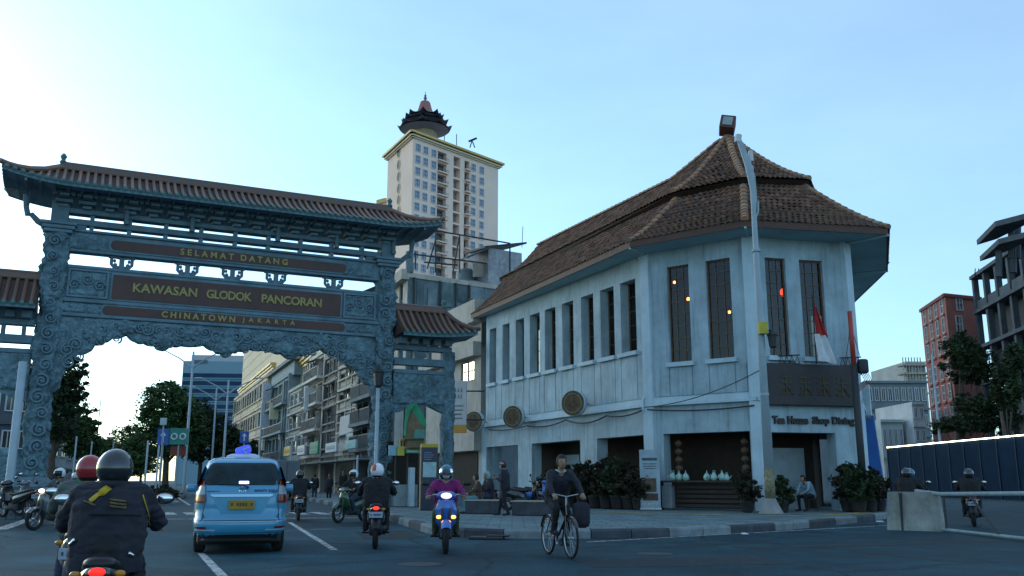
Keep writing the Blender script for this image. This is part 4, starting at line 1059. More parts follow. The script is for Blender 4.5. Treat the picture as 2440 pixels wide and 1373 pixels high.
# ================================================================== background buildings
def solve_Y(u, v, z): return (z - CAMH) / ray(u, v).z
def win_mesh(name, w, h, fm, gm, nx=2, nz=1, fr=.08, dp=.12, bars=True):
    """frame proud of the wall, panes set back; local x along the wall, z up, -y out"""
    m = MB()
    for (a, b, c, d) in ((-w / 2, -w / 2 + fr, -h / 2, h / 2), (w / 2 - fr, w / 2, -h / 2, h / 2), (-w / 2 + fr, w / 2 - fr, -h / 2, -h / 2 + fr), (-w / 2 + fr, w / 2 - fr, h / 2 - fr, h / 2)): m.bb((a, -dp, c), (b, .02, d))
    for i in range(1, nx): x = -w / 2 + w * i / nx; m.bb((x - fr / 3, -dp * .8, -h / 2 + fr), (x + fr / 3, .02, h / 2 - fr))
    for i in range(1, nz): z = -h / 2 + h * i / nz; m.bb((-w / 2 + fr, -dp * .7, z - fr / 3), (w / 2 - fr, .02, z + fr / 3))
    m.mat(1).quad((-w / 2 + fr, -dp * .35, -h / 2 + fr), (w / 2 - fr, -dp * .35, -h / 2 + fr), (w / 2 - fr, -dp * .35, h / 2 - fr), (-w / 2 + fr, -dp * .35, h / 2 - fr))
    return m.mesh(name, [fm, gm])
M_cream = mat('tower_cream', (.84, .61, .50), rough=.8, var=.08, scale=.15, streak=.12)
M_goldt = mat('tower_gold_trim', (.66, .43, .12), rough=.5, var=.15)
M_bglass = mat('blue_glass', (.04, .10, .20), rough=.12, var=.25, scale=.3, spec=.8)
M_framew = mat('frame_white', (.55, .56, .57), rough=.6, var=.1)
M_frameg = mat('frame_grey', (.12, .14, .15), rough=.6, var=.2)
M_dglass = mat('dark_glass', (.018, .028, .034), rough=.1, var=.4, scale=.6, spec=.7)

# ---------------------------------------------------------------- the tall apartment tower
DT = 230.0
tc0 = at(985, 312, DT); ZT = tc0.z
tr_ = at(1187, 387, solve_Y(1187, 387, ZT)); tl_ = at(925, 367, solve_Y(925, 367, ZT))
tower = thing('apartment_tower', 'tall cream apartment tower with gold cornice and small pagoda on its roof', 'building', (tc0.x, tc0.y, 0))
TWf = Wall(Vector((tc0.x, tc0.y)), Vector((tr_.x, tr_.y))); TWl = Wall(Vector((tl_.x, tl_.y)), Vector((tc0.x, tc0.y)))
zr1 = TWf.sz(995, 352)[1]; zr6 = TWf.sz(993, 492)[1]; dzr = (zr1 - zr6) / 5
rows = [zr1 - i * dzr for i in range(14)]
px = TWf.sz(1014, 400)[0] - TWf.sz(1000, 400)[0]; px /= 14
colw = 12 * px; hw = dzr * .66
cs = {k: TWf.sz(u, 480)[0] for k, u in dict(c1=993, c2=1011.5, c3=1031.5, b1=1052, rc=1088, b2=1112, c4=1127, c5=1147).items()}
ops = []
for z in rows:
    ops.append((cs['b1'] - 11 * px, cs['b1'] + 11 * px, z - dzr * .42, z + dzr * .36)); ops.append((cs['b2'] - 6.5 * px, cs['b2'] + 6.5 * px, z - dzr * .42, z + dzr * .36))
    ops.append((cs['rc'] - 9 * px, cs['rc'] + 8 * px, z - dzr * .45, z + dzr * .40))
m = MB(); TWf.holes(m, 0, ZT - 1, ops, 1.6)
rb_ = MB()
for (a, b, c, d) in ops: rb_.quad(TWf.w(a - .2, c - .2, -1.58), TWf.w(b + .2, c - .2, -1.58), TWf.w(b + .2, d + .2, -1.58), TWf.w(a - .2, d + .2, -1.58))
rb_.build('recess_back', mat('recess_grey', (.24, .23, .21), rough=.9), tower, world=True)
TWl.holes(m, 0, ZT - 1, [], 1)
far = TWf.Q + (TWl.P - TWl.Q); far = Vector((far.x, far.y))
Wall(TWf.Q, far).holes(m, 0, ZT - 1, [], 1); Wall(far, TWl.P).holes(m, 0, ZT - 1, [], 1)
m.poly([(TWl.P.x, TWl.P.y, ZT - .5), (TWf.P.x, TWf.P.y, ZT - .5), (TWf.Q.x, TWf.Q.y, ZT - .5), (far.x, far.y, ZT - .5)])
m.build('wall', M_cream, tower, world=True)
M_balg = mat('balcony_glazing', (.06, .09, .10), rough=.2, var=.5, scale=.5)
bw = win_mesh('window', colw, hw, M_framew, M_bglass, 3, 2, .14, .2)
bw2 = win_mesh('balcony_window', 22 * px, dzr * .72, M_frameg, M_balg, 4, 1, .16, .2); bw3 = win_mesh('balcony_window', 12 * px, dzr * .72, M_frameg, M_balg, 2, 1, .16, .2)
slab1 = MB().bb((-12.5 * px, -.9, 0), (12.5 * px, .05, .32)).mesh('balcony_slab', M_cream); slab2 = MB().bb((-7 * px, -.9, 0), (7 * px, .05, .32)).mesh('balcony_slab', M_cream)
def rail_mesh(w):
    r = MB(); r.bb((-w, -.85, 1.0), (w, -.78, 1.08)); n = int(w * 2 / .45)
    for i in range(n + 1): x = -w + 2 * w * i / n; r.bb((x - .03, -.84, .3), (x + .03, -.79, 1.0))
    return r.mesh('balcony_rail', M_frameg)
rl1, rl2 = rail_mesh(12 * px), rail_mesh(6.5 * px)
for z in rows:
    for k in ('c1', 'c2', 'c3', 'c4', 'c5'): link('window', bw, tower, M=WM[tower.name].inverted() @ TWf.M(cs[k], z))
    for k, wmh, sl, rl in (('b1', bw2, slab1, rl1), ('b2', bw3, slab2, rl2)):
        link('balcony_window', wmh, tower, M=WM[tower.name].inverted() @ TWf.M(cs[k], z - .05, -1.5)); o = link('balcony_slab', sl, tower, M=WM[tower.name].inverted() @ TWf.M(cs[k], z - dzr * .52))
        link('balcony_rail', rl, o)
# oval windows on the left face
ov = MB(); n = 20
for i in range(n):
    a, b = 2 * PI * i / n, 2 * PI * (i + 1) / n; sx, sz_ = 1.2, 1.3
    ov.quad((sx * math.cos(a) * 1.25, -.12, sz_ * math.sin(a) * 1.25), (sx * math.cos(b) * 1.25, -.12, sz_ * math.sin(b) * 1.25), (sx * math.cos(b), -.12, sz_ * math.sin(b)), (sx * math.cos(a), -.12, sz_ * math.sin(a)))
ov.mat(1).poly([(1.2 * math.cos(2 * PI * i / n), -.06, 1.3 * math.sin(2 * PI * i / n)) for i in range(n)])
ovm = ov.mesh('oval_window', [mat('oval_rim', (.62, .46, .2), rough=.6), mat('oval_glass', (.04, .045, .05), rough=.5, spec=.1)])
for v in (364, 393, 421, 449, 476, 503): 
    a, z = TWl.sz(950, v); link('oval_window', ovm, tower, M=WM[tower.name].inverted() @ TWl.M(a, z))
for z0, z1, o in ((ZT - 2.0, ZT - 1.7, .5), (ZT - 1.6, ZT - 1.2, .9), (ZT - .9, ZT - .3, 1.4)):
    cmb = MB()
    for W in (TWf, TWl): W.box(cmb, -o * .98, W.L + o * .98, z0, z1, -.3, o)
    cmb.build('cornice', M_goldt if z1 > ZT - 1 else mat('cornice_pale', (.74, .60, .42), rough=.7), tower, world=True)
# lower shoulder on the left, behind
sh = at(918, 470, tl_.y + 6)
mm_ = MB().box((sh.x, sh.y, sh.z / 2 - 1), (2.6, 2.6, sh.z - 2), rz=R(-38)); mm_.build('shoulder_block', M_cream, tower, world=True)
MB().box((sh.x, sh.y, sh.z - 1.6), (3.6, 3.6, 1.2), rz=R(-38)).build('cornice', M_goldt, tower, world=True)
# pagoda: three swept roofs, red drum roof, spire
pc = at(1012, 300, 246); pag = MB()
def swept(m, c, r, z, h, lift, n=8, r2=.45):
    vs = []; k = n * 4
    for t in (0, .25, .55, 1):
        for i in range(k):
            q = 2 * PI * i / k; cf = abs(math.cos(n / 2 * q)); rr = (r + (r * r2 - r) * t) * (1 + .10 * cf ** 6 * (1 - t)); vs.append((c.x + rr * math.cos(q), c.y + rr * math.sin(q), z + h * (t * .5 + t * t * .5) + lift * cf ** 6 * (1 - t) ** 2))
    m.add(vs, [(j * k + i, j * k + (i + 1) % k, (j + 1) * k + (i + 1) % k, (j + 1) * k + i) for j in range(3) for i in range(k)])
    m.add([(c.x + r * .95 * math.cos(2 * PI * i / k), c.y + r * .95 * math.sin(2 * PI * i / k), z - .25) for i in range(k)] + [(c.x + r * .5 * math.cos(2 * PI * i / k), c.y + r * .5 * math.sin(2 * PI * i / k), z - 1.0) for i in range(k)], [(i, (i + 1) % k, k + (i + 1) % k, k + i) for i in range(k)])
M_pagr = mat('pagoda_roof_tile', (.13, .14, .18), rough=.6, var=.3); M_pagred = mat('pagoda_red', (.34, .14, .11), rough=.7)
ppx = (at(1020, 300, 246) - at(1010, 300, 246)).x / 10
zb = ZT - .5
for r, v, h in ((60, 309, 1.5), (52, 294, 1.4), (42, 282, 1.5)):
    q = MB(); z = at(1012, v, 246).z; swept(q, pc, r * ppx, z, h * 1.1, 1.3); q.build('pagoda_roof', M_pagr, tower, world=True)
MB().lathe([(3.6, zb), (3.6, at(1012, 290, 246).z)], (pc.x, pc.y, 0), 8).build('pagoda_wall', mat('pagoda_wall', (.30, .24, .15), rough=.7), tower, world=True)
zd = at(1012, 276, 246).z; zt = at(1012, 243, 246).z
MB().lathe([(26 * ppx, zd - .6), (22 * ppx, zd), (16 * ppx, zd + (zt - zd) * .5), (12 * ppx, zt - .3), (10 * ppx, zt), (2 * ppx, zt + .1)], (pc.x, pc.y, 0), 16).build('pagoda_crown', M_pagred, tower, world=True)
zs = at(1012, 218, 246).z
MB().lathe([(.5, zt), (.3, zt + .8), (.55, zt + 1.1), (.25, zt + 1.5), (.4, zt + 1.9), (.12, zt + 2.3), (.05, zs)], (pc.x, pc.y, 0), 10).build('spire', M_pagr, tower, world=True)
for u, v0, v1 in ((1088, 346, 320), (1059, 330, 322)):
    a = at(u, v0, 238); b = at(u, v1, 238); MB().tube([(a.x, a.y, ZT - 1), tuple(b)], .12, 5).build('mast', M_iron, tower, world=True)
dsh = at(1125, 335, 240); d_ = MB().tube([(dsh.x - .6, dsh.y, ZT - 1), tuple(dsh)], .16, 5); d_.tube([(dsh.x + .8, dsh.y, ZT - 1), tuple(dsh)], .16, 5); d_.tube([(dsh.x - 1.0, dsh.y, dsh.z - .3), (dsh.x + 1.3, dsh.y, dsh.z + .7)], .3, 6); d_.build('antenna', M_iron, tower, world=True)

# ---------------------------------------------------------------- stained concrete block behind the tea house
M_stain = mat('stained_wall', (.15, .20, .21), rough=.9, var=.5, scale=.5, streak=.85, bump=.3)
M_creamw = mat('cream_wall', (.46, .41, .35), rough=.85, var=.3, scale=.6, streak=.6)
ob1 = at(972, 650, 64); ob_t = ob1.z
obR = at(1262, 690, solve_Y(1262, 690, ob_t) if False else 70); obL = at(938, 672, 68)
old = thing('old_block', 'weather stained concrete block with rooftop cage of pipes, behind the white corner house', 'building', (ob1.x, ob1.y, 0))
OW = Wall(Vector((ob1.x, ob1.y)), Vector((obR.x, obR.y))); OWl = Wall(Vector((obL.x, obL.y)), Vector((ob1.x, ob1.y)))
m = MB(); OW.holes(m, 0, ob_t, [], .3); m.build('wall', M_stain, old, world=True)
a, z = OWl.sz(956, 708)
m = MB(); OWl.holes(m, 0, ob_t - .1, [(max(.2, a - .55), a + .45, z - 1.5, z + 1.0)], .3); m.quad(OWl.w(a - .6, z - 1.6, -.3), OWl.w(a + .6, z - 1.6, -.3), OWl.w(a + .6, z + 1.1, -.3), OWl.w(a - .6, z + 1.1, -.3)); m.build('wall', M_creamw, old, world=True)
link('window', win_mesh('window', .9, 2.4, M_frameg, M_dglass, 1, 2), old, M=WM[old.name].inverted() @ OWl.M(a - .05, z - .25, -.2))
MB().poly([OW.w(0, ob_t, 0), OW.w(OW.L, ob_t, 0), OW.w(OW.L, ob_t, -9), OW.w(0, ob_t, -9)]).build('flat_roof', M_stain, old, world=True)
m = MB(); OW.box(m, -.1, OW.L, ob_t - .35, ob_t, -.1, .12); OWl.box(m, -.2, OWl.L + .1, ob_t - .5, ob_t + .25, -.1, .5); m.build('parapet', M_creamw, old, world=True)
m = MB(); OW.box(m, 5.0, OW.L, 0, ob_t - 1.4, 0, .5); m.build('wall_offset', M_stain, old, world=True)
def rp(u, v, back=0.0):
    n3 = Vector((OW.n.x, OW.n.y, 0)); return on_plane(u, v, Vector((ob1.x, ob1.y, 0)) - n3 * back, n3)
pipes = [((1037, 650), (1038, 548)), ((1095, 650), (1095, 560)), ((1018, 640), (1037, 575)), ((1038, 550), (1215, 580)), ((985, 606), (1160, 628)), ((1215, 580), (1215, 660)), ((990, 640), (990, 600)), ((1080, 645), (1094, 565)), ((1052, 640), (1052, 608)), ((1010, 625), (1090, 632))]
for p, q in pipes: MB().tube([rp(*p), rp(*q)], .06, 6).build('roof_pipe', M_iron, old, world=True)
MB().tube([rp(976, 650), rp(976, 600)], .28, 8).build('roof_post', M_stain, old, world=True)
for i in range(14): 
    u = 1128 + i * 2.6; MB().tube([rp(u, 660, 1), rp(u, 628, 1)], .045, 5).build('railing_bar', M_creamw, old, world=True)
s0, z0 = OW.sz(1165, 590); s1, z1 = OW.sz(1255, 582)
m = MB(); OW.box(m, s0 + .2, s1 - .2, ob_t - .3, z0 + .1, -3.5, -.4); m.build('roof_shed', mat('shed_sheet', (.36, .36, .38), rough=.8, var=.35, streak=.5), old, world=True)
m = MB(); q0 = OW.w(s0 - .1, z0 + .05, 0); q1 = OW.w(s1 + .1, z1 + .15, 0)
m.add([OW.w(s0 - .2, z0, -.2), OW.w(s1 + .15, z1 + .1, -.2), OW.w(s1 + .15, z1 + .3, -3.6), OW.w(s0 - .2, z0 + .2, -3.6), OW.w(s0 - .2, z0 + .15, -.2), OW.w(s1 + .15, z1 + .25, -.2), OW.w(s1 + .15, z1 + .45, -3.6), OW.w(s0 - .2, z0 + .35, -3.6)], [(0, 3, 2, 1), (4, 5, 6, 7), (0, 1, 5, 4), (1, 2, 6, 5), (2, 3, 7, 6), (3, 0, 4, 7)]); 
aw, azz = OW.sz(1108, 618)
m.add([OW.w(aw, azz, .3), OW.w(s0 + .3, z0 + .05, .3), OW.w(s0 + .3, z0 + .05, -2), OW.w(aw, azz, -2), OW.w(aw, azz + .12, .3), OW.w(s0 + .3, z0 + .2, .3), OW.w(s0 + .3, z0 + .2, -2), OW.w(aw, azz + .12, -2)], [(0, 3, 2, 1), (4, 5, 6, 7), (0, 1, 5, 4), (1, 2, 6, 5), (2, 3, 7, 6), (3, 0, 4, 7)])
m.build('shed_roof', M_iron, old, world=True)
MB().tube([rp(1244, 590, 2), rp(1246, 540, 2)], .03, 5).build('aerial', M_iron, old, world=True)
for k, (u0, u1, v0, v1) in enumerate(((992, 1010, 725, 672), (1018, 1040, 735, 690), (1050, 1078, 730, 668), (1090, 1112, 720, 690), (1120, 1150, 715, 672))):
    a0, z0_ = OW.sz(u0, v0); a1, z1_ = OW.sz(u1, v1); p = MB(); OW.box(p, a0, a1, z0_, z1_, 0, .05 + .03 * (k % 3)); p.build('plaster_patch', mat('patch_wall_%d' % (k % 3), ((.10, .14, .15), (.20, .25, .27), (.13, .19, .19))[k % 3], rough=.9, var=.5, scale=.8, streak=.8), old, world=True)
for u in (985, 1046, 1084, 1116): a0, z0_ = OW.sz(u, 700); p = MB(); p.tube([OW.w(a0, ob_t - .3, .12), OW.w(a0, 3, .12)], .07, 6); p.build('down_pipe', M_iron, old, world=True)
tk = rp(1110, 640, 2.5); p = MB().smooth(); p.lathe([(.7, 0), (.75, .1), (.75, 1.3), (.5, 1.55), (.1, 1.6)], (tk.x, tk.y, ob_t), 16); p.build('water_tank', mat('tank_grey', (.2, .24, .25), rough=.6, var=.3), old, world=True)

# ---------------------------------------------------------------- annex that continues the tea house
annex = thing('annex_house', 'narrow cream house with lit window panes between the gate wing and the white corner house', 'building', (-4.4, 57.0, 0))
AW = Wall(Vector((-5.6, 59.2)), Vector((-1.75, 50.9)))
aw0, az0 = AW.sz(1112, 886)
m = MB(); AW.holes(m, 0, 10.4, [(AW.sz(1098, 886)[0], AW.sz(1131, 886)[0], AW.sz(1112, 912)[1], AW.sz(1112, 860)[1])], .25)
m.poly([AW.w(0, 10.4, 0), AW.w(AW.L, 10.4, 0), AW.w(AW.L, 10.4, -5), AW.w(0, 10.4, -5)]); m.quad(AW.w(0, 0), AW.w(0, 0, -5), AW.w(0, 10.4, -5), AW.w(0, 10.4)); m.build('wall', M_creamw, annex, world=True)
wz0, wz1 = AW.sz(1112, 912)[1], AW.sz(1112, 860)[1]; wa0, wa1 = AW.sz(1098, 886)[0], AW.sz(1131, 886)[0]
M_mirrorg = mat('sky_reflecting_glass', (.75, .66, .5), rough=.04, metal=1.0, var=0)
link('window', win_mesh('window', wa1 - wa0, wz1 - wz0, M_frameg, M_mirrorg, 2, 2, .1, .1), annex, M=WM[annex.name].inverted() @ AW.M((wa0 + wa1) / 2, (wz0 + wz1) / 2, -.1))
m = MB(); AW.box(m, -.6, AW.L - .2, 10.35, 11.5, -.3, .35); m.build('parapet', M_creamw, annex, world=True)
m = MB(); AW.box(m, -.7, AW.L - .1, 10.15, 10.35, -.3, .5); m.build('parapet_ledge', M_creamw, annex, world=True)
zb0 = AW.sz(1100, 866)[1]
m = MB(); AW.box(m, -.3, AW.L, zb0 + .1, zb0 + .9, 0, .5); m.build('balcony_front', M_creamw, annex, world=True)
m = MB(); AW.box(m, -.2, AW.L, 2.9, 4.3, 0, .4); m.build('shop_fascia', M_creamw, annex, world=True)
m = MB(); AW.box(m, .4, AW.L - .3, .2, 2.85, -.05, .05); m.build('shop_opening', M_dark, annex, world=True)
# vertical shop banner with orange foot in front of the annex
bq = at(1093, 970, 47.5); bz0, bz1 = at(1093, 1032, 47.5).z, at(1093, 908, 47.5).z
banner = thing('hanging_shop_sign', 'tall white vertical shop sign with orange foot beside the gate wing', 'sign', (bq.x, bq.y, bz0), R(-10))
hb = bz1 - bz0; wbn = .84
MB().bb((-wbn / 2, -.1, .42), (wbn / 2, .1, hb)).build('panel', mat('sign_white', (.70, .66, .64), rough=.6, var=.15), banner)
MB().bb((-wbn / 2, -.1, 0), (wbn / 2, .1, .42)).build('orange_foot', mat('sign_orange', (.62, .22, .05), rough=.6, var=.5, scale=4, col2=(.62, .38, .06)), banner)
mk_ = mat('sign_grey_print', (.25, .25, .26), rough=.7)
for k, (zz, wz) in enumerate(((hb * .78, .5), (hb * .66, .45), (hb * .5, .55), (hb * .42, .5), (hb * .34, .4), (hb * .26, .5))):
    r_ = MB(); n = 3 if k < 2 else 9; hh = .22 if k < 2 else .08
    for i in range(n):
        x = -wz / 2 + wz * (i + .5) / n; 
        r_.bb((x - wz / n * .36, -.106, zz), (x + wz / n * .36, -.1, zz + hh * .16)); r_.bb((x - wz / n * .3, -.106, zz + hh * .4), (x + wz / n * .34, -.1, zz + hh * .55)); r_.bb((x - .02, -.106, zz), (x + .02, -.1, zz + hh))
    r_.build('printed_characters', mk_, banner)
MB().tube([(wbn / 2, 0, hb * .8), (wbn / 2 + .9, .2, hb * .8)], .04, 6).build('bracket', M_iron, banner); MB().tube([(wbn / 2, 0, hb * .25), (wbn / 2 + .9, .2, hb * .25)], .04, 6).build('bracket', M_iron, banner)

# ---------------------------------------------------------------- shop row on the right of the street beyond the gate
def RX(D): return -8.4 - 0.414 * (D - 62.5)
def D_of(u): k = (u - 1220) / FPX * 1.02; return 17.475 / (k + 0.414) if abs(k + .414) > 1e-6 else 200
def row_pt(u, back=0.0): D = D_of(u); return Vector((RX(D) + .92 * back, D + .38 * back))
M_paintcols = {}
def shop(label, u0, u1, vtop, vref, col, floors, style='win', back=0.0, sign=None, depth=12, dark=.35, streak=.6, zt=None):
    """u0 far (left) edge, u1 near (right) edge"""
    P, Q = row_pt(u0, back), row_pt(u1, back); W = Wall(P, Q); zt = zt or W.sz(vref, vtop)[1]
    t = thing('shop_house', label, 'building', (Q.x, Q.y, 0), 0, 'shop houses along the street beyond the gate')
    inv = WM[t.name].inverted(); key = 'shop_%d_%d' % (u0, u1)
    wm_ = mat(key, col, rough=.88, var=.3, scale=.5, streak=streak, bump=.15)
    fh = (zt - 3.4) / floors; m = MB(); ops = [(0.25, W.L - .25, .1, 2.7)]
    lv = []
    nb = max(1, int(W.L / 3.0))
    for f in range(floors):
        z = 3.4 + fh * f; lv.append(z)
        for b in range(nb):
            x0 = W.L * b / nb + .22; x1 = W.L * (b + 1) / nb - .22
            if style in ('win', 'grid'): ops.append((x0, x1, z + fh * .32, z + fh * .86))
            elif style == 'balc': ops.append((x0, x1, z + .25, z + fh * .88))
            elif style == 'band': ops.append((x0 - .15, x1 + .15, z + fh * .5, z + fh * .8))
    W.holes(m, 0, zt, ops, .7 if style == 'balc' else .3)
    d3 = (-W.n.x * depth, -W.n.y * depth)
    a0, a1 = W.w(0, 0), W.w(W.L, 0)
    for (q) in (a0, a1): m.quad((q[0], q[1], 0), (q[0] + d3[0], q[1] + d3[1], 0), (q[0] + d3[0], q[1] + d3[1], zt), (q[0], q[1], zt))
    m.quad((a0[0], a0[1], zt), (a1[0], a1[1], zt), (a1[0] + d3[0], a1[1] + d3[1], zt), (a0[0] + d3[0], a0[1] + d3[1], zt))
    m.build('wall', wm_, t, world=True)
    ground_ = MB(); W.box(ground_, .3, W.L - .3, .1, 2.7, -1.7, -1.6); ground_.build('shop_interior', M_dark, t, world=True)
    for (a, b, c, d) in ops[1:]:
        w, h = b - a, d - c
        if style == 'balc':
            dk = MB(); W.box(dk, a, b, c, d, -.75, -.65); dk.build('recess', M_dglass, t, world=True)
            link('window', win_mesh('window', w * .9, h * .9, M_frameg, M_dglass, max(2, int(w / .8)), 2), t, M=inv @ W.M((a + b) / 2, (c + d) / 2, -.55))
            s = MB(); W.box(s, a - .2, b + .2, c - .3, c - .05, 0, .8); so = s.build('balcony_slab', wm_, t, world=True)
            rl = MB(); n = int(w / .16)
            W.box(rl, a - .1, b + .1, c + .85, c + .92, .7, .76)
            for i in range(n + 1): x = a + w * i / n; W.box(rl, x - .015, x + .015, c - .05, c + .85, .72, .75)
            rl.build('railing', M_frameg, so, world=True)
        else:
            nx = max(2, int(w / .7)); link('window', win_mesh('window', w, h, M_frameg if style != 'grid' else M_framew, M_dglass, nx, 2 if h > 1 else 1, .07, .1), t, M=inv @ W.M((a + b) / 2, (c + d) / 2, -.2))
            s = MB(); W.box(s, a - .1, b + .1, c - .16, c - .02, 0, .25); s.build('sill', wm_, t, world=True)
    for z in lv:
        s = MB(); W.box(s, -.02, W.L + .02, z - .14, z + .06, 0, .22); s.build('floor_band', wm_, t, world=True)
    s = MB(); W.box(s, 0, W.L, zt - .05, zt + .28, -.3, .18); s.build('parapet', wm_, t, world=True)
    for q in (0.12, W.L - .12): s = MB(); W.box(s, q - .14, q + .14, 0, zt, 0, .16); s.build('pier', wm_, t, world=True)
    s = MB(); W.box(s, .1, W.L - .1, 2.72, 2.82, 0, 1.5); s.build('canopy', mat('canopy_grey', (.2, .21, .21), rough=.8), t, world=True)
    rr = random.Random(int(u0))
    for k in range(3):                                  # down pipes, cables and little awnings of its own
        x = rr.uniform(.3, W.L - .3); p = MB(); p.tube([W.w(x, zt * .98, .2), W.w(x, 3.0, .2)], .06, 6); p.build('down_pipe', rr.choice((M_frameg, M_framew, wm_)), t, world=True)
    for z in lv:
        if rr.random() < .75:
            a0 = rr.uniform(.2, W.L * .4); a1 = min(W.L - .2, a0 + rr.uniform(1.5, 3.2)); zz = z + fh * .9
            p = MB(); p.add([W.w(a0, zz, .05), W.w(a1, zz, .05), W.w(a1, zz - .35, 1.1), W.w(a0, zz - .35, 1.1), W.w(a0, zz + .04, .05), W.w(a1, zz + .04, .05), W.w(a1, zz - .31, 1.1), W.w(a0, zz - .31, 1.1)], [(0, 3, 2, 1), (4, 5, 6, 7), (0, 1, 5, 4), (1, 2, 6, 5), (2, 3, 7, 6), (3, 0, 4, 7)])
            p.build('awning', mat('awning_%d' % rr.randint(0, 4), rr.choice(((.10, .16, .16), (.25, .22, .18), (.05, .14, .12), (.3, .31, .3), (.18, .07, .05))), rough=.8, var=.3), t, world=True)
        p = MB(); q0, q1 = W.w(.1, z + .3, .25), W.w(W.L - .1, z + .35, .25); p.tube(sagline(q0, q1, .18, 8), .025, 5); p.build('cable', M_iron, t, world=True)
    return t, W, zt
def shop_sign(W, a0, a1, z0, z1, col, label, txt=None, tcol=(.05, .05, .06), out=.35):
    q = W.w((a0 + a1) / 2, z0, out); t = thing('shop_sign', label, 'sign', q, math.atan2(W.d.y, W.d.x), 'signs on the shop row')
    w = a1 - a0; h = z1 - z0
    MB().bevbox((0, 0, h / 2), (w, .16, h), .02).build('panel', mat('shopsign_%d' % int(1000 * sum(col)), col, rough=.5, var=.2, scale=2), t)
    m2 = mat('shopsign_print_%d' % int(1000 * sum(tcol)), tcol, rough=.6); r = MB(); n = max(4, int(w / .3))
    for i in range(n):
        x = -w * .4 + w * .8 * i / (n - 1); r.bb((x - .07, -.09, h * .3), (x - .03, -.08, h * .7)); r.bb((x - .07, -.09, h * .3), (x + .06, -.08, h * .38))
    stuff(r.build('printed_lettering', m2, t)); return t
t1, Wa, za = shop('narrow dark shop house with barred balconies nearest the gate', 864, 912, 893, 880, (.20, .21, .21), 3, 'balc')
t2, Wb, zb_ = shop('grey beige shop house with banded windows and one big blank panel', 818, 863, 868, 840, (.56, .48, .39), 4, 'band')
s = MB(); a0, z0 = Wb.sz(822, 1056); a1, z1 = Wb.sz(858, 985); Wb.box(s, a0, a1, min(z0, 3.6), z1, 0, .5); s.build('blank_panel', mat('blank_sheet', (.55, .52, .48), rough=.8, var=.15), t2, world=True)
t3, Wc, zc = shop('tall grey shop house with dark slatted front', 784, 817, 846, 800, (.32, .28, .24), 4, 'win')
for i in range(9):
    s = MB(); Wc.box(s, .3 + i * (Wc.L - .6) / 8.5, .38 + i * (Wc.L - .6) / 8.5, 3.6, zc * .62, .02, .12); s.build('slat', M_frameg, t3, world=True)
t4, Wd, zd_ = shop('pale plaster shop house with green shutters in mid row', 748, 783, 846, 766, (.70, .62, .53), 4, 'balc')
t5, We, ze_ = shop('low weathered shop house with many small windows and air conditioners', 702, 747, 918, 725, (.46, .45, .40), 3, 'grid')
t6, Wf, zf_ = shop('teal grey shop house with box room on its roof', 652, 701, 905, 676, (.26, .33, .34), 3, 'balc')
t7, Wg, zg_ = shop('cream ribbed shop house at the far end of the row', 575, 651, 915, 612, (.72, .58, .43), 3, 'win', streak=.4)
s0, z0 = Wf.sz(644, 906); s1, z1 = Wf.sz(698, 858)
s = MB(); Wf.box(s, Wf.sz(645, 880)[0], Wf.sz(697, 880)[0], zf_, z1, -4, -.2); s.build('roof_room', mat('roof_room', (.24, .32, .35), rough=.8, var=.3, streak=.4), t6, world=True)
s = MB(); Wf.box(s, Wf.sz(640, 880)[0], Wf.sz(702, 880)[0], z1, z1 + .4, -4.4, .3); s.build('roof_room_lid', M_conc, t6, world=True)
# the big beige hall with gold edging rising behind the row
def upx(u, D): q = at(u, 900, D); return Vector((q.x, q.y))
hall = thing('beige_hall', 'big plain beige hall with gold edging rising behind the shop row', 'building', (*upx(640, 130), 0))
M_hall = mat('hall_beige', (.80, .62, .42), rough=.85, var=.08, scale=.2, streak=.15)
for (ul, Dl, ur, Dr, ut, vt, gold) in ((577, 166, 692, 113, 577, 842, ((574, 655, 905),)), (688, 117, 772, 90, 770, 765, ((698, 752, 871),))):
    Wh = Wall(upx(ul, Dl), upx(ur, Dr)); zh = Wh.sz(ut, vt)[1]
    m = MB(); Wh.holes(m, 0, zh, [], .3); dp = 5
    for q in (Wh.w(0, 0), Wh.w(Wh.L, 0)): m.quad(q, (q[0] - Wh.n.x * dp, q[1] - Wh.n.y * dp, 0), (q[0] - Wh.n.x * dp, q[1] - Wh.n.y * dp, zh), (q[0], q[1], zh))
    m.poly([Wh.w(0, zh), Wh.w(Wh.L, zh), Wh.w(Wh.L, zh, -dp), Wh.w(0, zh, -dp)]); m.build('wall', M_hall, hall, world=True)
    for (u0, u1, vg) in gold:
        zg0 = Wh.sz((u0 + u1) / 2, vg)[1]; a0, a1 = max(0, Wh.sz(u0, vg)[0]), Wh.sz(u1, vg)[0]
        for k in range(3): s_ = MB(); Wh.box(s_, a0, a1, zg0 - .45 + k * .32, zg0 - .18 + k * .32, 0, .35 + .2 * k); s_.build('gold_edging', M_goldt, hall, world=True)
        n = 12
        for k in range(n): s_ = MB(); x = a0 + (a1 - a0) * (k + .3) / n; Wh.box(s_, x, x + (a1 - a0) / n * .35, zg0 - 6, zg0 - .5, 0, .3); s_.build('rib', mat('hall_rib', (.42, .37, .30), rough=.85), hall, world=True)
    for k in range(3): s_ = MB(); zz = zh * (.78 + .07 * k); Wh.box(s_, 0, Wh.L, zz, zz + .06, 0, .03); s_.build('wall_joint', mat('hall_joint', (.5, .42, .32), rough=.9), hall, world=True)
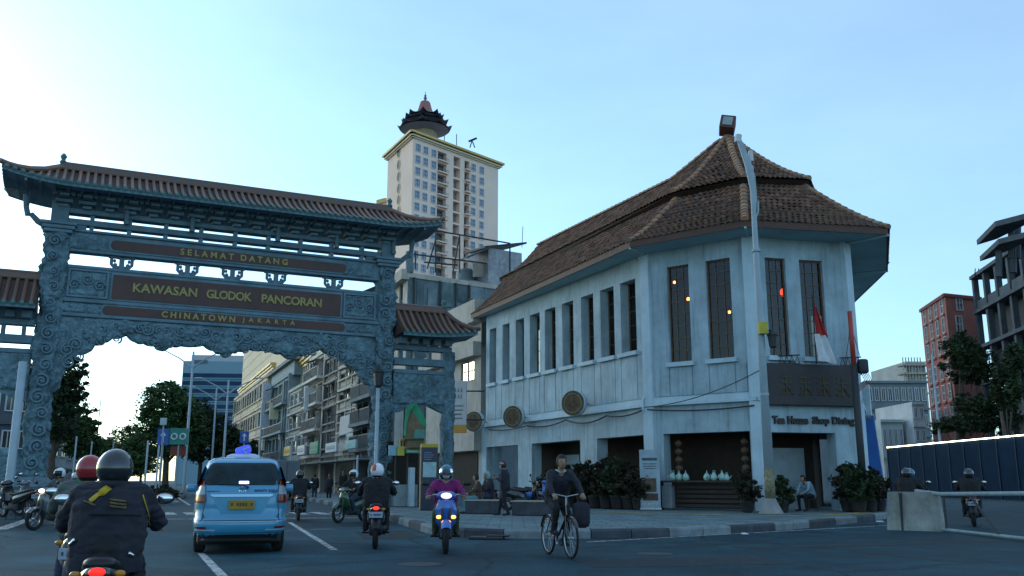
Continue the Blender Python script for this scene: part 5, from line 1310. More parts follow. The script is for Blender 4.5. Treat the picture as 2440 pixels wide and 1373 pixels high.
for (W, u0, u1, v0, v1, col, lab, tc_) in ((We, 713, 741, 1086, 1064, (.62, .45, .06), 'yellow fascia sign low on the shop row', (.5, .08, .05)), (Wd, 748, 776, 1084, 1062, (.7, .68, .66), 'pale pink white fascia sign next to the yellow one', (.2, .2, .3)), (Wc, 781, 805, 1082, 1054, (.05, .28, .16), 'green fascia sign with pale mark', (.7, .7, .6)), (Wb, 822, 852, 1078, 1056, (.62, .64, .62), 'white fascia sign with dark scribble near the gate', (.05, .07, .09)), (Wa, 872, 905, 1070, 1050, (.2, .42, .4), 'teal fascia sign right by the gate pillar', (.75, .75, .7))):
    a0 = max(.1, W.sz(u0, v0)[0]); a1 = min(W.L - .1, W.sz(u1, v0)[0]); z0, z1 = W.sz((u0 + u1) / 2, v0)[1], W.sz((u0 + u1) / 2, v1)[1]
    shop_sign(W, a0, a1, z0, z1, col, lab, None, tc_, 1.55)
acm = [MB().bevbox((0, 0, .3), (.85, .35, .6), .03).mesh('casing', M_framew), MB().torus((-.12, -.18, .3), .2, .02, 'Y', 16, 5).ball((-.12, -.17, .3), (.17, .03, .17), 12, 5).mesh('fan', M_frameg)]
for k, (W, u, v, lab) in enumerate(((We, 731, 1042, 'air conditioner box under the lower windows, left one'), (We, 742, 1060, 'air conditioner box just over the yellow sign'), (We, 712, 1052, 'small air conditioner box left of the yellow sign'), (Wf, 675, 1048, 'air conditioner box on the teal house'), (Wd, 758, 1010, 'air conditioner box on the pale plaster house'))):
    a, z = W.sz(u, v); q = W.w(a, z, .35); t = thing('air_conditioner', lab, 'air conditioner', q, math.atan2(W.d.y, W.d.x), 'air conditioners on the shop row')
    link('casing', acm[0], t); link('fan', acm[1], t)
# slim tall pale tower sign on the row
for (W, u, v0, v1, col, lab) in ((Wg, 643, 1020, 918, (.55, .57, .6), 'tall narrow pale vertical sign on the far end of the row'), (Wd, 752, 980, 925, (.66, .64, .62), 'pale vertical panel sign on the plaster house'), (Wf, 664, 1000, 962, (.7, .62, .4), 'small cream vertical sign on the teal house')):
    a, z0 = W.sz(u, v0); z1 = W.sz(u, v1)[1]; q = W.w(a, z0, .6); t = thing('projecting_sign', lab, 'sign', q, math.atan2(W.d.y, W.d.x), 'signs on the shop row')
    MB().bevbox((0, 0, (z1 - z0) / 2), (.18, 1.1, z1 - z0), .02).build('panel', mat('psign_%d' % u, col, rough=.6, var=.2), t); MB().tube([(0, .5, .3), (0, .9, .3)], .04, 6).build('bracket', M_iron, t)

# ---------------------------------------------------------------- blue glass office far down the street
DO = 300.0
oc_ = at(437, 860, DO); office = thing('glass_office', 'blue banded glass office block far down the street', 'building', (oc_.x, oc_.y, 0))
o1 = at(584, 856, solve_Y(584, 862, oc_.z)); WO = Wall(Vector((oc_.x, oc_.y)), Vector((o1.x, o1.y))); zo = oc_.z
WOl = Wall(Vector((oc_.x - 6, oc_.y + 30)), Vector((oc_.x, oc_.y)))
m = MB(); 
for W in (WO, WOl): W.holes(m, 0, zo, [], .3)
q = [WO.w(0, zo), WO.w(WO.L, zo), WO.w(WO.L, zo, -30), WO.w(0, zo, -30)]; m.poly(q); m.quad(WO.w(WO.L, 0), WO.w(WO.L, 0, -30), WO.w(WO.L, zo, -30), WO.w(WO.L, zo)); m.build('wall', mat('office_panel', (.20, .33, .40), rough=.8, var=.1), office, world=True)
for k in range(9):
    v0 = 890 + k * 18.5; za_ = WO.sz(500, v0)[1]; zb2 = WO.sz(500, v0 + 10)[1]
    s = MB(); WO.box(s, .3, WO.L, zb2, za_, 0, .25); s.build('glass_band', mat('office_glass', (.012, .045, .10), rough=.3, var=.35, scale=.2, spec=.15), office, world=True)
    s = MB(); WO.box(s, .3, WO.L, zb2 - .5, zb2 - .05, 0, .5); s.build('spandrel', mat('office_spandrel', (.10, .26, .36), rough=.4), office, world=True)
s = MB(); WO.box(s, WO.sz(456, 850)[0], WO.L * .97, zo, WO.sz(500, 846)[1], -14, -.3); s.build('plant_room', mat('office_plant', (.42, .48, .52), rough=.7), office, world=True)
s = MB(); WO.box(s, WO.sz(462, 855)[0], WO.sz(495, 855)[0], WO.sz(470, 866)[1], WO.sz(470, 858)[1], 0, .2); s.build('louvre', M_frameg, office, world=True)

# ---------------------------------------------------------------- right-hand background
M_brick = mat('red_brick_wall', (.34, .12, .10), rough=.9, var=.25, scale=.6, streak=.25)
DB = 95.0
b0 = at(2251, 702, DB); ZB = b0.z; bl = at(2194, 740, solve_Y(2194, 740, ZB)); br_ = at(2335, 702, DB + 2)
red = thing('red_brick_block', 'six storey red brick block with small pale framed windows', 'building', (b0.x, b0.y, 0))
RW, RWl = Wall(Vector((b0.x, b0.y)), Vector((br_.x, br_.y))), Wall(Vector((bl.x, bl.y)), Vector((b0.x, b0.y)))
m = MB(); RW.holes(m, 0, ZB, [], .2); RWl.holes(m, 0, ZB, [], .2); fr_q = RW.Q + (RWl.P - RWl.Q); m.poly([RW.w(0, ZB - .2), RW.w(RW.L, ZB - .2), (fr_q.x, fr_q.y, ZB - .2), RWl.w(0, ZB - .2)]); m.build('wall', M_brick, red, world=True)
s = MB(); RW.box(s, -.2, RW.L, ZB - .25, ZB + .1, -.1, .2); RWl.box(s, 0, RWl.L + .2, ZB - .25, ZB + .1, -.1, .2); s.build('parapet', mat('brick_dark', (.22, .07, .06), rough=.9), red, world=True)
inv = WM[red.name].inverted(); rwn = win_mesh('window', .95, 1.75, mat('pale_frame', (.50, .46, .44), rough=.7), M_dglass, 2, 2, .1, .1)
for v in (746, 792, 838, 898, 948, 1000):
    z = RWl.sz(2222, v - 2)[1]
    for k in range(4): 
        a = RWl.L * (.16 + .235 * k); link('window', rwn, red, M=inv @ RWl.M(a, z)); s = MB(); RWl.box(s, a - .7, a + .7, z - 1.15, z - .95, 0, .2); s.build('sill', M_brick, red, world=True)
for v in (722, 772, 830): 
    a, z = RW.sz(2285, v); link('window', rwn, red, M=inv @ RW.M(a, z))
# bare concrete frame
M_frc = mat('raw_concrete', (.08, .095, .11), rough=.9, var=.4, scale=.8, streak=.6)
DK = 78.0
k0 = at(2316, 660, DK + 16); ZK = k0.z
kr = at(2460, 560, solve_Y(2460, 560, ZK))
skel = thing('unfinished_building', 'dark unfinished concrete frame building with open floors at right edge', 'building', (kr.x, kr.y, 0))
KW = Wall(Vector((k0.x, k0.y)), Vector((kr.x, kr.y)))
nf = 6
for f in range(nf + 1):
    z = ZK * f / nf; s = MB(); KW.box(s, 0, KW.L, z - .35, z, -14, .3); s.build('floor_slab', M_frc, skel, world=True)
for c in range(6):
    for dp in (0, -6.5, -13): 
        s = MB(); a = KW.L * c / 5; KW.box(s, a - .28, a + .28, 0, ZK, dp - .5, dp + .02); s.build('column', M_frc, skel, world=True)
for f in range(nf):
    for c in range(5):
        z = ZK * f / nf
        if f == nf - 1 and c < 4: s = MB(); KW.box(s, KW.L * c / 5 + .3, KW.L * (c + 1) / 5 - .3, z, z + 1.0, -.4, -.1); s.build('infill', M_frc, skel, world=True); continue
        s = MB(); KW.box(s, KW.L * c / 5 + .3, KW.L * (c + 1) / 5 - .3, z, z + random.choice((1.3, 2.4, ZK / nf - .4, ZK / nf - .4, ZK / nf - .4)), -1.6, -1.3); s.build('infill', mat('infill_dark', (.06, .065, .07), rough=.9, var=.4), skel, world=True)
for (u0, u1, v0, v1) in ((2372, 2470, 540, 508), (2380, 2470, 582, 556)):
    q = at(u0, v0, 72); z0 = q.z; r = at(u1, v0, 70); s = MB(); s.prism([(q.x, q.y), (r.x, r.y - 2), (r.x, r.y + 6), (q.x + 1.5, q.y + 6)], z0, z0 + .45); s.build('roof_slab', M_frc, skel, world=True)
for (u, v0, v1) in ((2410, 556, 535), (2425, 556, 535), (2380, 600, 578), (2415, 590, 575)):
    a, b = at(u, v0 + 60, 74), at(u, v1, 74); MB().tube([a, b], .3, 4).build('column', M_frc, skel, world=True)
for u in (2322, 2330, 2344): a, b = at(u, 662, DK + 14), at(u + 2, 640, DK + 14); MB().tube([a, b], .05, 5).build('rebar', M_iron, skel, world=True)
# low grey blocks and an elevated walkway left of the red block
def plain_block(name, label, u0, u1, vt, D, depth, col, bands, wn, D2=None):
    a, b = at(u0, vt, D), at(u1, vt, D2 or D); W = Wall(Vector((a.x, a.y)), Vector((b.x, b.y))); z = a.z
    t = thing(name, label, 'building', (a.x, a.y, 0)); m = MB(); W.holes(m, 0, z, [], .2)
    for q in (W.w(0, 0), W.w(W.L, 0)): m.quad(q, (q[0] - W.n.x * depth, q[1] - W.n.y * depth, 0), (q[0] - W.n.x * depth, q[1] - W.n.y * depth, z), (q[0], q[1], z))
    m.poly([W.w(0, z), W.w(W.L, z), W.w(W.L, z, -depth), W.w(0, z, -depth)]); mm = mat('blk_%d' % u0, col, rough=.85, var=.25, scale=.4, streak=.5); m.build('wall', mm, t, world=True)
    wme = win_mesh('window', W.L / wn * .7, z / bands * .5, M_framew, M_dglass, 2, 1, .1, .12)
    for f in range(bands):
        s = MB(); W.box(s, -.1, W.L + .1, z * (f + 1) / bands - .3, z * (f + 1) / bands, 0, .3); s.build('floor_band', mm, t, world=True)
        for k in range(wn): link('window', wme, t, M=WM[t.name].inverted() @ W.M(W.L * (k + .5) / wn, z * (f + .5) / bands))
    return t, W
plain_block('grey_block', 'low wide dark grey block between the tea house and the red block', 2062, 2205, 908, 120, 20, (.22, .26, .27), 4, 9)
plain_block('pale_house', 'small pale house low in the gap right of the tea house', 2098, 2150, 1000, 100, 12, (.50, .55, .54), 2, 4)
plain_block('white_slab_house', 'narrow white rendered block beside the red block', 2172, 2200, 958, 98, 10, (.55, .56, .55), 4, 2)
tb, Wt = plain_block('balcony_tower', 'distant cream tower top with stacked balconies', 2156, 2204, 862, 165, 16, (.55, .52, .46), 8, 3)
for f in range(3):
    z = at(2180, 870 + f * 20, 165).z; s = MB(); Wt.box(s, -1.2, Wt.L, z - .3, z, -1, 1.8); s.build('balcony_slab', M_creamw, tb, world=True)
    for k in range(7): s = MB(); x = -1.1 + k * Wt.L / 7; Wt.box(s, x, x + .12, z, z + 1.2, 1.5, 1.7); s.build('baluster', M_creamw, tb, world=True)
# left side of the street beyond the gate
plain_block('left_shop_house', 'blurred pale shop house behind the left gate pillar', 96, 172, 945, 78, 14, (.45, .5, .5), 3, 4, 92)
plain_block('left_row_house', 'low teal shop house further down on the left side of the street', 168, 214, 985, 96, 14, (.30, .40, .42), 3, 3, 115)
plain_block('far_left_shop', 'dark shop front seen under the left wing of the gate', -160, 92, 900, 70, 14, (.10, .12, .13), 3, 6, 76)

# ================================================================== trees and plants
M_leaf = tintmat('tree_leaves', (.045, .085, .028), rough=.7); M_leafd = tintmat('dark_leaves', (.026, .044, .020), rough=.75); M_hedge = tintmat('hedge_leaves', (.034, .030, .019), rough=.8)
M_bark = mat('bark', (.09, .07, .055), rough=.95, var=.4, scale=6, bump=.6, bscale=20)
def leaves(m, blobs, n, size, seed=0, hollow=.35):
    rnd = random.Random(seed); tot = sum(b[1][0] * b[1][1] * b[1][2] for b in blobs)
    for (c, r) in blobs:
        k = int(n * r[0] * r[1] * r[2] / tot); clump = []
        nc = max(5, int(k / 45))
        for _ in range(nc):
            while True:
                p = Vector((rnd.uniform(-1, 1), rnd.uniform(-1, 1), rnd.uniform(-1, 1)))
                if p.length <= 1 and p.length > hollow: break
            clump.append((p, rnd.uniform(.12, .30), rnd.uniform(.55, 1.5), rnd.uniform(-.12, .14)))
        for _ in range(k):
            cl = rnd.choice(clump); d = Vector((rnd.gauss(0, 1), rnd.gauss(0, 1), rnd.gauss(0, .8))) * cl[1] * .62
            p = cl[0] + d; q = Vector((c[0] + p.x * r[0], c[1] + p.y * r[1], c[2] + p.z * r[2]))
            a = Vector((rnd.gauss(0, 1), rnd.gauss(0, 1), rnd.gauss(0, .6))).normalized(); b = a.cross(Vector((rnd.gauss(0, 1), rnd.gauss(0, 1), rnd.gauss(0, 1)))).normalized()
            s = size * rnd.uniform(.6, 1.35); g = cl[2] * rnd.uniform(.75, 1.25)
            m.tint = (g * (1 + cl[3]), g, g * (1 - cl[3]) * .9)
            m.add([tuple(q - a * s), tuple(q + b * s * .45), tuple(q + a * s), tuple(q - b * s * .45)], [(0, 1, 2, 3)])
    m.tint = None; return m
def tree(label, base, h, blobs, n, size, trunk=.2, mleaf=None, seed=0, group='street trees', name='street_tree'):
    t = thing(name, label, 'tree', base, 0, group)
    tr = MB().smooth(); top = Vector((0, 0, h * .55)); bend = Vector((random.uniform(-.15, .15), random.uniform(-.15, .15), h * .3))
    tr.tube([(0, 0, -.1), (0, 0, .25), tuple(bend), tuple(top)], [trunk * 1.5, trunk * 1.1, trunk * .9, trunk * .6], 9)
    for (c, r) in blobs: 
        c = Vector(c); mid = (bend + c) / 2 + Vector((0, 0, -.25)); tr.tube([tuple(bend * .9), tuple(mid), tuple(c)], [trunk * .6, trunk * .38, trunk * .12], 6)
    tr.build('trunk', M_bark, t); leaves(MB(), blobs, n, size, seed).build('crown', mleaf or M_leaf, t); return t
def tree_px(label, D, u, vb, blobs_px, n, size, **k):
    """blobs in photo pixels (u, v, half width, half height)"""
    b = at(u, vb, D); base = (b.x, b.y, 0); bl = []
    for (cu, cv, hw, hh) in blobs_px:
        c = at(cu, cv, D); s = D / FPX * 1.03; bl.append(((c.x - b.x, random.uniform(-.2, .2) * hw * s, c.z), (hw * s, hw * s * .9, hh * s)))
    h = max(c[2] + r[2] for c, r in bl); return tree(label, base, h, bl, n, size, **k)
tree_px('dark leafy tree beside the left gate pillar, highest on that side', 62, 120, 1160, [(120, 915, 60, 55), (170, 890, 38, 36), (150, 950, 48, 40), (190, 935, 24, 22), (185, 905, 24, 20), (140, 1010, 44, 40), (165, 980, 26, 26)], 13000, .15, trunk=.25, mleaf=M_leafd, seed=1)
tree_px('smaller tree with pale leaves below the big left tree', 84, 205, 1150, [(205, 985, 26, 22), (190, 1020, 36, 30), (222, 1012, 20, 18), (200, 1060, 44, 36)], 8000, .16, seed=2)
tree_px('round green street tree left of the blue office', 82, 395, 1140, [(392, 965, 52, 48), (375, 1010, 44, 44), (430, 985, 48, 52), (410, 928, 34, 22), (360, 980, 26, 26), (400, 1050, 56, 36), (445, 1045, 40, 36)], 17000, .16, trunk=.28, seed=3)
tree_px('second green street tree in front of the blue office', 92, 475, 1140, [(470, 985, 38, 34), (500, 1020, 40, 36), (450, 1030, 40, 30), (485, 1065, 50, 34), (455, 965, 26, 20)], 12000, .17, mleaf=M_leafd, seed=4)
for k, (u, v, hw, hh, D) in enumerate(((262, 1070, 42, 34, 150), (300, 1055, 40, 40, 160), (335, 1062, 32, 40, 140), (228, 1068, 34, 30, 135), (285, 1090, 50, 24, 120), (545, 1050, 34, 30, 105), (590, 1080, 28, 30, 110))):
    lab = ['low round tree in the hazy end of the street, leftmost but one', 'tall round tree closing the end of the street', 'round tree at street end touching the big green tree', 'low tree at the street end just right of the left shops', 'wide low tree across the end of the street', 'small tree in front of the blue office foot', 'small bushy tree right of the blue arrow signs'][k]
    tree_px(lab, D, u, 1150, [(u, v, hw, hh), (u + hw * .6, v + 14, hw * .7, hh * .7), (u - hw * .6, v + 16, hw * .7, hh * .6), (u, v + hh * .7, hw * 1.1, hh * .5), (u + hw * .3, 1112, hw, 22)], 6500, .26, seed=10 + k, mleaf=M_leafd if k % 2 else M_leaf)
tree_px('dark tree standing in front of the red brick block', 84, 2290, 1100, [(2285, 835, 42, 36), (2325, 862, 44, 40), (2262, 872, 22, 24), (2300, 805, 26, 20), (2340, 890, 30, 26), (2300, 890, 34, 24)], 8000, .17, trunk=.3, mleaf=M_leafd, seed=31)
tree_px('low shrubby tree under the dark tree at right', 80, 2300, 1110, [(2300, 1010, 60, 26), (2250, 1022, 40, 16), (2370, 995, 60, 40), (2330, 970, 50, 36)], 7000, .18, mleaf=M_leafd, seed=32)
tree_px('climbing greenery against the concrete frame at right edge', 74, 2400, 1110, [(2395, 920, 34, 60), (2420, 860, 30, 40)], 6000, .17, mleaf=M_leafd, seed=33)
# clipped hedge on the medians, red-brown leaves
def hedge(label, pts, w, h, n, seed, m=None):
    q = pts[0]; t = thing('hedge', label, 'hedge', (q[0], q[1], .17)); bl = []
    line = resample([tuple(p) for p in pts], .8)
    for a in line: bl.append(((a[0] - q[0], a[1] - q[1], h * .5), (.62, w, h * .55)))
    leaves(MB(), bl, n, .10, seed, .1).build('foliage', m or M_hedge, t)
    s = MB()
    for a in line: s.tube([(a[0] - q[0], a[1] - q[1], -.1), (a[0] - q[0] + .05, a[1] - q[1], h * .8)], .03, 5)
    stuff(s.build('stems', M_bark, t)); return t
hedge('dark red brown hedge on the near median left of the taxi', [(-14.0, 47.2), (-16.2, 52.0), (-18.3, 57.5), (-19.6, 60.0)], .7, .95, 8000, 41)
hedge('hedge strip along the left median in the street', [med(3, 0), med(16, 0), med(34, 0)], .45, .7, 7000, 42)

# potted shrubs in front of the tea house
M_pot = mat('plant_pot', (.045, .04, .038), rough=.8, var=.3)
pot = MB().smooth(); pot.lathe([(.20, 0), (.24, .05), (.30, .42), (.33, .44), (.33, .50), (.28, .50), (.26, .44)], (0, 0, 0), 14); pot_me = pot.mesh('pot', M_pot)
shr = []
for k in range(4): shr.append(leaves(MB(), [((0, 0, 1.0), (.62, .55, .62)), ((.15, .1, 1.35), (.45, .4, .45)), ((-.22, 0, .8), (.5, .45, .42)), ((-.1, 0, 1.5), (.25, .25, .35))], 2600, .085, 60 + k, .05).mesh('foliage', M_hedge if k != 2 else M_leafd))
stem_me = MB().tube([(0, 0, .4), (.03, .02, .8), (0, 0, 1.3)], .025, 6).tube([(0, 0, .6), (.2, .1, 1.2)], .018, 5).tube([(0, 0, .6), (-.2, -.05, 1.1)], .018, 5).mesh('stem', M_bark)
def shrub(x, y, s, k, label, rz=0):
    t = thing('potted_shrub', label, 'plant', (x, y, KH), rz, 'potted shrubs along the tea house'); s *= .86; t.scale = (s, s, s)
    link('pot', pot_me, t); link('foliage', shr[k % 4], t); link('stem', stem_me, t); return t
order = ['first', 'second', 'third', 'fourth', 'fifth', 'sixth', 'seventh', 'eighth', 'ninth', 'tenth']
for k, (u, D, s) in enumerate(((1312, 39.5, 1.0), (1338, 38.8, 1.15), (1364, 38.0, 1.1), (1392, 37.2, 1.2), (1420, 36.6, 1.15), (1447, 36.0, 1.25), (1473, 35.4, 1.2), (1500, 35.0, 1.15), (1522, 34.6, 1.0))):
    q = at(u, 1190, D); shrub(q.x, q.y, s, k, f'bushy potted shrub on the tea house front, {order[k]} from the left', k)
for k, (u, D, s, lab) in enumerate(((2020, 32.6, 1.05, 'potted shrub left in the clump by the utility pole'), (2046, 32.0, 1.05, 'tall potted shrub in the middle of the clump by the utility pole'), (2072, 32.4, 1.0, 'potted shrub at the right of the clump by the utility pole'), (2094, 33.2, .95, 'outermost potted shrub nearest the concrete barrier'), (1780, 31.8, .9, 'potted shrub left of the lamp post foot'), (1865, 32.0, .8, 'potted shrub right of the lamp post foot'))):
    q = at(u, 1190, D); shrub(q.x, q.y, s, k + 1, lab, k * 2)

# ================================================================== street furniture
# --- the tall lamp post in front of the tea house
lp = gr(1838, 1226, KH); LY = lp.y
lamp = thing('street_lamp', 'tall white tapered lamp post standing before the corner of the white house', 'lamp post', (lp.x, lp.y, KH))
MB().smooth().lathe([(.40, 0), (.38, .06), (.24, .34), (.18, .46), (.17, .5)], (0, 0, 0), 20).build('foot', M_conc, lamp)
zq = at(1830, 1117, LY).z - KH; zt_ = at(1798, 455, LY).z - KH
MB().smooth().lathe([(.17, .5), (.16, zq)], (0, 0, 0), 20).build('painted_sleeve', mat('sleeve_ochre', (.24, .21, .12), rough=.7, var=.8, scale=7), lamp)
MB().smooth().lathe([(.15, zq), (.118, zq + (zt_ - zq) * .5), (.08, zt_), (.075, zt_ + .9), (.03, zt_ + .95)], (0, 0, 0), 20).build('pole', M_galv, lamp)
for z in (zt_ * .35, zt_ * .8): MB().lathe([(.15, z), (.15, z + .08)], (0, 0, 0), 16).build('band', M_galv, lamp)
def bl_pt(u, v, dy=0.0): q = at(u, v, LY + dy); return (q.x - lp.x, q.y - lp.y, q.z - KH)
for dy, pts in ((-.08, [(1754, 326), (1766, 331), (1790, 385), (1803, 470), (1801, 520), (1793, 470), (1776, 395)]), (.1, [(1764, 335), (1772, 340), (1800, 420), (1806, 500), (1800, 500), (1786, 410)])):
    b = MB(); f = [Vector(bl_pt(*p, dy)) for p in pts]; n = len(f); b.add([tuple(q) for q in f] + [tuple(q + Vector((0, .07, 0))) for q in f], [tuple(range(n)), tuple(range(2 * n - 1, n - 1, -1))] + [(i, (i + 1) % n, n + (i + 1) % n, n + i) for i in range(n)]); b.build('arm_blade', M_galv, lamp)
MB().tube([bl_pt(1788, 360), bl_pt(1790, 385)], .09, 8).build('luminaire', M_framew, lamp); MB().tube([bl_pt(1760, 322), bl_pt(1757, 340)], .12, 8).build('luminaire', M_framew, lamp)
MB().tube([bl_pt(1806, 480), bl_pt(1806, 505), bl_pt(1800, 520)], .04, 6).build('stay', M_galv, lamp)
by_ = MB().bevbox((bl_pt(1813, 785)[0] - .0, -.24, bl_pt(1813, 785)[2]), (.3, .2, .4), .02); by_.build('yellow_box', mat('yellow_box', (.45, .38, .03), rough=.5, var=.3), lamp)
q = bl_pt(1836, 800); ln = MB(); ln.tube([(.1, -.1, q[2] + .15), (q[0] + .02, -.15, q[2] + .15)], .03, 6); ln.build('lantern_arm', M_iron, lamp)
ln = MB(); ln.lathe([(.05, -.45), (.13, -.4), (.17, -.05), (.2, 0), (.08, .12), (.02, .2)], (q[0] + .02, -.15, q[2]), 6); ln.build('lantern', M_iron, lamp)
# --- dark utility pole with red top section and transformer box
up = at(2060, 1190, 32.4); upole = thing('utility_pole', 'dark utility pole with red painted top and cable box, right of the house', 'pole', (up.x, up.y, KH))
zr = at(2042, 870, 32.4).z - KH; ztop = at(2038, 742, 32.4).z - KH
MB().smooth().lathe([(.13, 0), (.12, zr)], (0, 0, 0), 12).build('pole', M_iron, upole); MB().smooth().lathe([(.09, zr), (.08, ztop), (.0, ztop + .01)], (0, 0, 0), 12).build('red_top', mat('red_pole_paint', (.42, .05, .03), rough=.5), upole)
MB().smooth().bevbox((.32, 0, zr - .05), (.34, .34, .52), .08).build('cable_box', M_iron, upole)
for k in range(5):
    x0 = .25 + .06 * k; MB().tube([(x0, 0, zr - .3), (x0 + .1, 0, zr - .55), (.05, -.05, zr - .75 - .06 * k)], .014, 5).build('cable', mat('red_cable', (.3, .04, .04), rough=.6) if k > 2 else M_iron, upole)
MB().tube([(.02, 0, ztop - .6), (.25, 0, zr + .3)], .012, 5).build('stay_wire', M_iron, upole); MB().tube([(-.02, 0, ztop - .6), (-.3, 0, zr + .1)], .012, 5).build('stay_wire', M_iron, upole)
# --- dark name board over the shop front and the lettering under it
nb = thing('shop_name_board', 'wide dark brown board with faint gold characters on the white corner house', 'sign', W3.w(.30, 3.97, .12), math.atan2(W3.d.y, W3.d.x))
MB().bevbox((1.87, -.1, .77), (3.72, .2, 1.53), .02).build('board', mat('board_dark_brown', (.03, .022, .024), rough=.5, var=.4, scale=1.5), nb)
M_gdim = mat('aged_gold', (.085, .06, .028), rough=.6, metal=.3, var=.4, scale=6)
for k in range(4):
    c = MB(); x = .75 + k * .78; r = random.Random(k + 3)
    for j in range(4): z = .42 + j * .2; w = r.uniform(.18, .30); c.bb((x - w, -.22, z), (x + w, -.2, z + .045))
    c.bb((x - .03, -.221, .36), (x + .03, -.2, 1.12))
    for sx in (-1, 1): c.tube([(x, -.21, .7), (x + sx * .26, -.21, .38)], .025, 4)
    c.build('gold_character', M_gdim, nb)
# steel brackets and the red-white flag over the board
for (u0, u1) in ((1850, 1900), (1995, 2045)):
    a = W3.sz(u0, 870)[0]; b = W3.sz(u1, 870)[0]; tr = thing('sign_bracket', 'small steel lattice bracket over the %s end of the dark name board' % ('left' if u0 < 1900 else 'right'), 'bracket', W3.w(a, 5.52, .2), math.atan2(W3.d.y, W3.d.x), 'brackets over the name board')
    L = b - a
    MB().tube([(0, 0, 0), (L, 0, 0)], .025, 5).tube([(0, 0, .28), (L, 0, .34)], .025, 5).build('chord', M_iron, tr)
    for i in range(4): MB().tube([(L * i / 4, 0, 0), (L * (i + .5) / 4, 0, .3), (L * (i + 1) / 4, 0, 0)], .016, 5).build('lattice_bar', M_iron, tr)
fq = W3.sz(1908, 735); fl = thing('flag', 'red and white flag hanging limp on a dark pole over the name board', 'flag', W3.w(fq[0] + .12, 5.6, .45), math.atan2(W3.d.y, W3.d.x))
MB().tube([(.1, 0, -.1), (-.10, -.35, 2.45)], .028, 6).build('flag_pole', M_iron, fl)
def cloth(z0, z1, w0, w1, mt):
    m = MB().smooth(); nx, nz = 12, 8; vs = []
    for j in range(nz + 1):
        t = j / nz; z = z0 + (z1 - z0) * t; w = w0 + (w1 - w0) * t
        for i in range(nx + 1): s = i / nx; vs.append((-.05 + w * s + (.06 * (1 - t)), -.3 + .07 * math.sin(s * 11 + t * 1.5), z - .12 * s * (1 - .4 * t)))
    m.add(vs, [(j * (nx + 1) + i, j * (nx + 1) + i + 1, (j + 1) * (nx + 1) + i + 1, (j + 1) * (nx + 1) + i) for j in range(nz) for i in range(nx)]); return m.build('flag_cloth', mt, fl)
cloth(1.0, 2.05, .42, .08, mat('flag_red', (.42, .03, .03), rough=.8)); cloth(.0, 1.0, .72, .42, mat('flag_white', (.68, .68, .70), rough=.8))
tl = thing('shop_lettering', 'dark raised letters reading Tea House Shop Dining over the shop door', 'sign', W3.w(W3.L / 2 + .1, 3.45, .03), math.atan2(W3.d.y, W3.d.x))
M_let = mat('letter_brown', (.035, .02, .015), rough=.5)
for txt, x0, x1 in (('Tea', -1.62, -1.12), ('House', -1.0, -.16), ('Shop', .02, .72), ('Dining', .86, 1.78)):
    sign_text(txt, .30 if txt != 'Shop' and txt != 'Dining' else .36, x1 - x0, M_let, tl, Matrix.Translation(((x0 + x1) / 2, 0, -.03 if txt in ('Shop', 'Dining') else 0)), .05, .012, split=False)
# --- three round drum signs on the long side
for k, (u, v, r, lab) in enumerate(((1401, 963, .56, 'biggest round brown drum sign, nearest the corner'), (1255, 995, .56, 'round brown drum sign in the middle of the long side'), (1160, 1006, .56, 'farthest round brown drum sign next to the gate'))):
    a, z = W1.sz(u, v); t = thing('drum_sign', lab, 'sign', W1.w(a, z, .62), 0, 'round signs on the long wall of the tea house')
    fx = Vector((W1.n.x, W1.n.y, 0)); Mx = fx.to_track_quat('Z', 'Y').to_matrix()
    Mx = (Matrix.Rotation(R(34), 3, 'Z') @ Mx)
    MB().smooth().lathe([(r, 0), (r, .30)], (0, 0, 0), 28, M=Mx).build('drum', M_white2, t)
    MB().lathe([(r * .97, .30), (r * .97, .32)], (0, 0, 0), 28, M=Mx).build('face', mat('drum_face', (.13, .085, .045), rough=.7, var=.6, scale=6), t)
    rg = MB(); n = 28; vs = [tuple(Mx @ Vector((rr * math.cos(2 * PI * i / n), rr * math.sin(2 * PI * i / n), .325))) for rr in (r * .72, r * .78) for i in range(n)]; rg.add(vs, [(i, (i + 1) % n, n + (i + 1) % n, n + i) for i in range(n)]); rg.build('painted_ring', mat('drum_ring', (.26, .22, .13), rough=.7), t)
    m_ = MB().tube([tuple(Mx @ Vector((0, 0, .05))), tuple(Vector((-W1.n.x * .6, -W1.n.y * .6, 0)))], .05, 6); m_.build('arm', M_iron, t)
# --- cables crossing the front
cbl = thing('slack_cable', 'thin dark cable sloping from the lamp post to the corner of the house', 'cable', (lp.x, lp.y, KH))
MB().tube(sagline(bl_pt(1815, 880), Vector(W1.w(W1.L, 4.1, .3)) - Vector((lp.x, lp.y, KH)), .25, 14), .018, 5).build('strand', M_iron, cbl)
# --- banner stand, serving counter, teapots, hanging lanterns
bs_ = at(1551, 1212, 34.3); bst = thing('banner_stand', 'upright pale printed banner stand by the corner column', 'banner', (bs_.x, bs_.y, KH), R(-8))
hB = at(1551, 1075, 34.3).z - KH
MB().bevbox((0, 0, hB / 2 + .05), (.74, .04, hB), .01).build('panel', mat('banner_print', (.30, .38, .42), rough=.6, var=.3, scale=2), bst)
for z, w, h, c in ((hB * .86, .56, .10, (.06, .09, .12)), (hB * .78, .5, .03, (.06, .09, .12)), (hB * .74, .5, .03, (.06, .09, .12)), (hB * .70, .44, .03, (.06, .09, .12)), (hB * .42, .46, .5, (.12, .08, .05)), (hB * .22, .56, .26, (.10, .05, .035)), (hB * .10, .6, .08, (.4, .42, .42))):
    MB().bb((-w / 2, -.026, z - h / 2), (w / 2, -.02, z + h / 2)).build('print', mat('print_%d' % int(z * 100), c, rough=.6, var=.5, scale=9), bst)
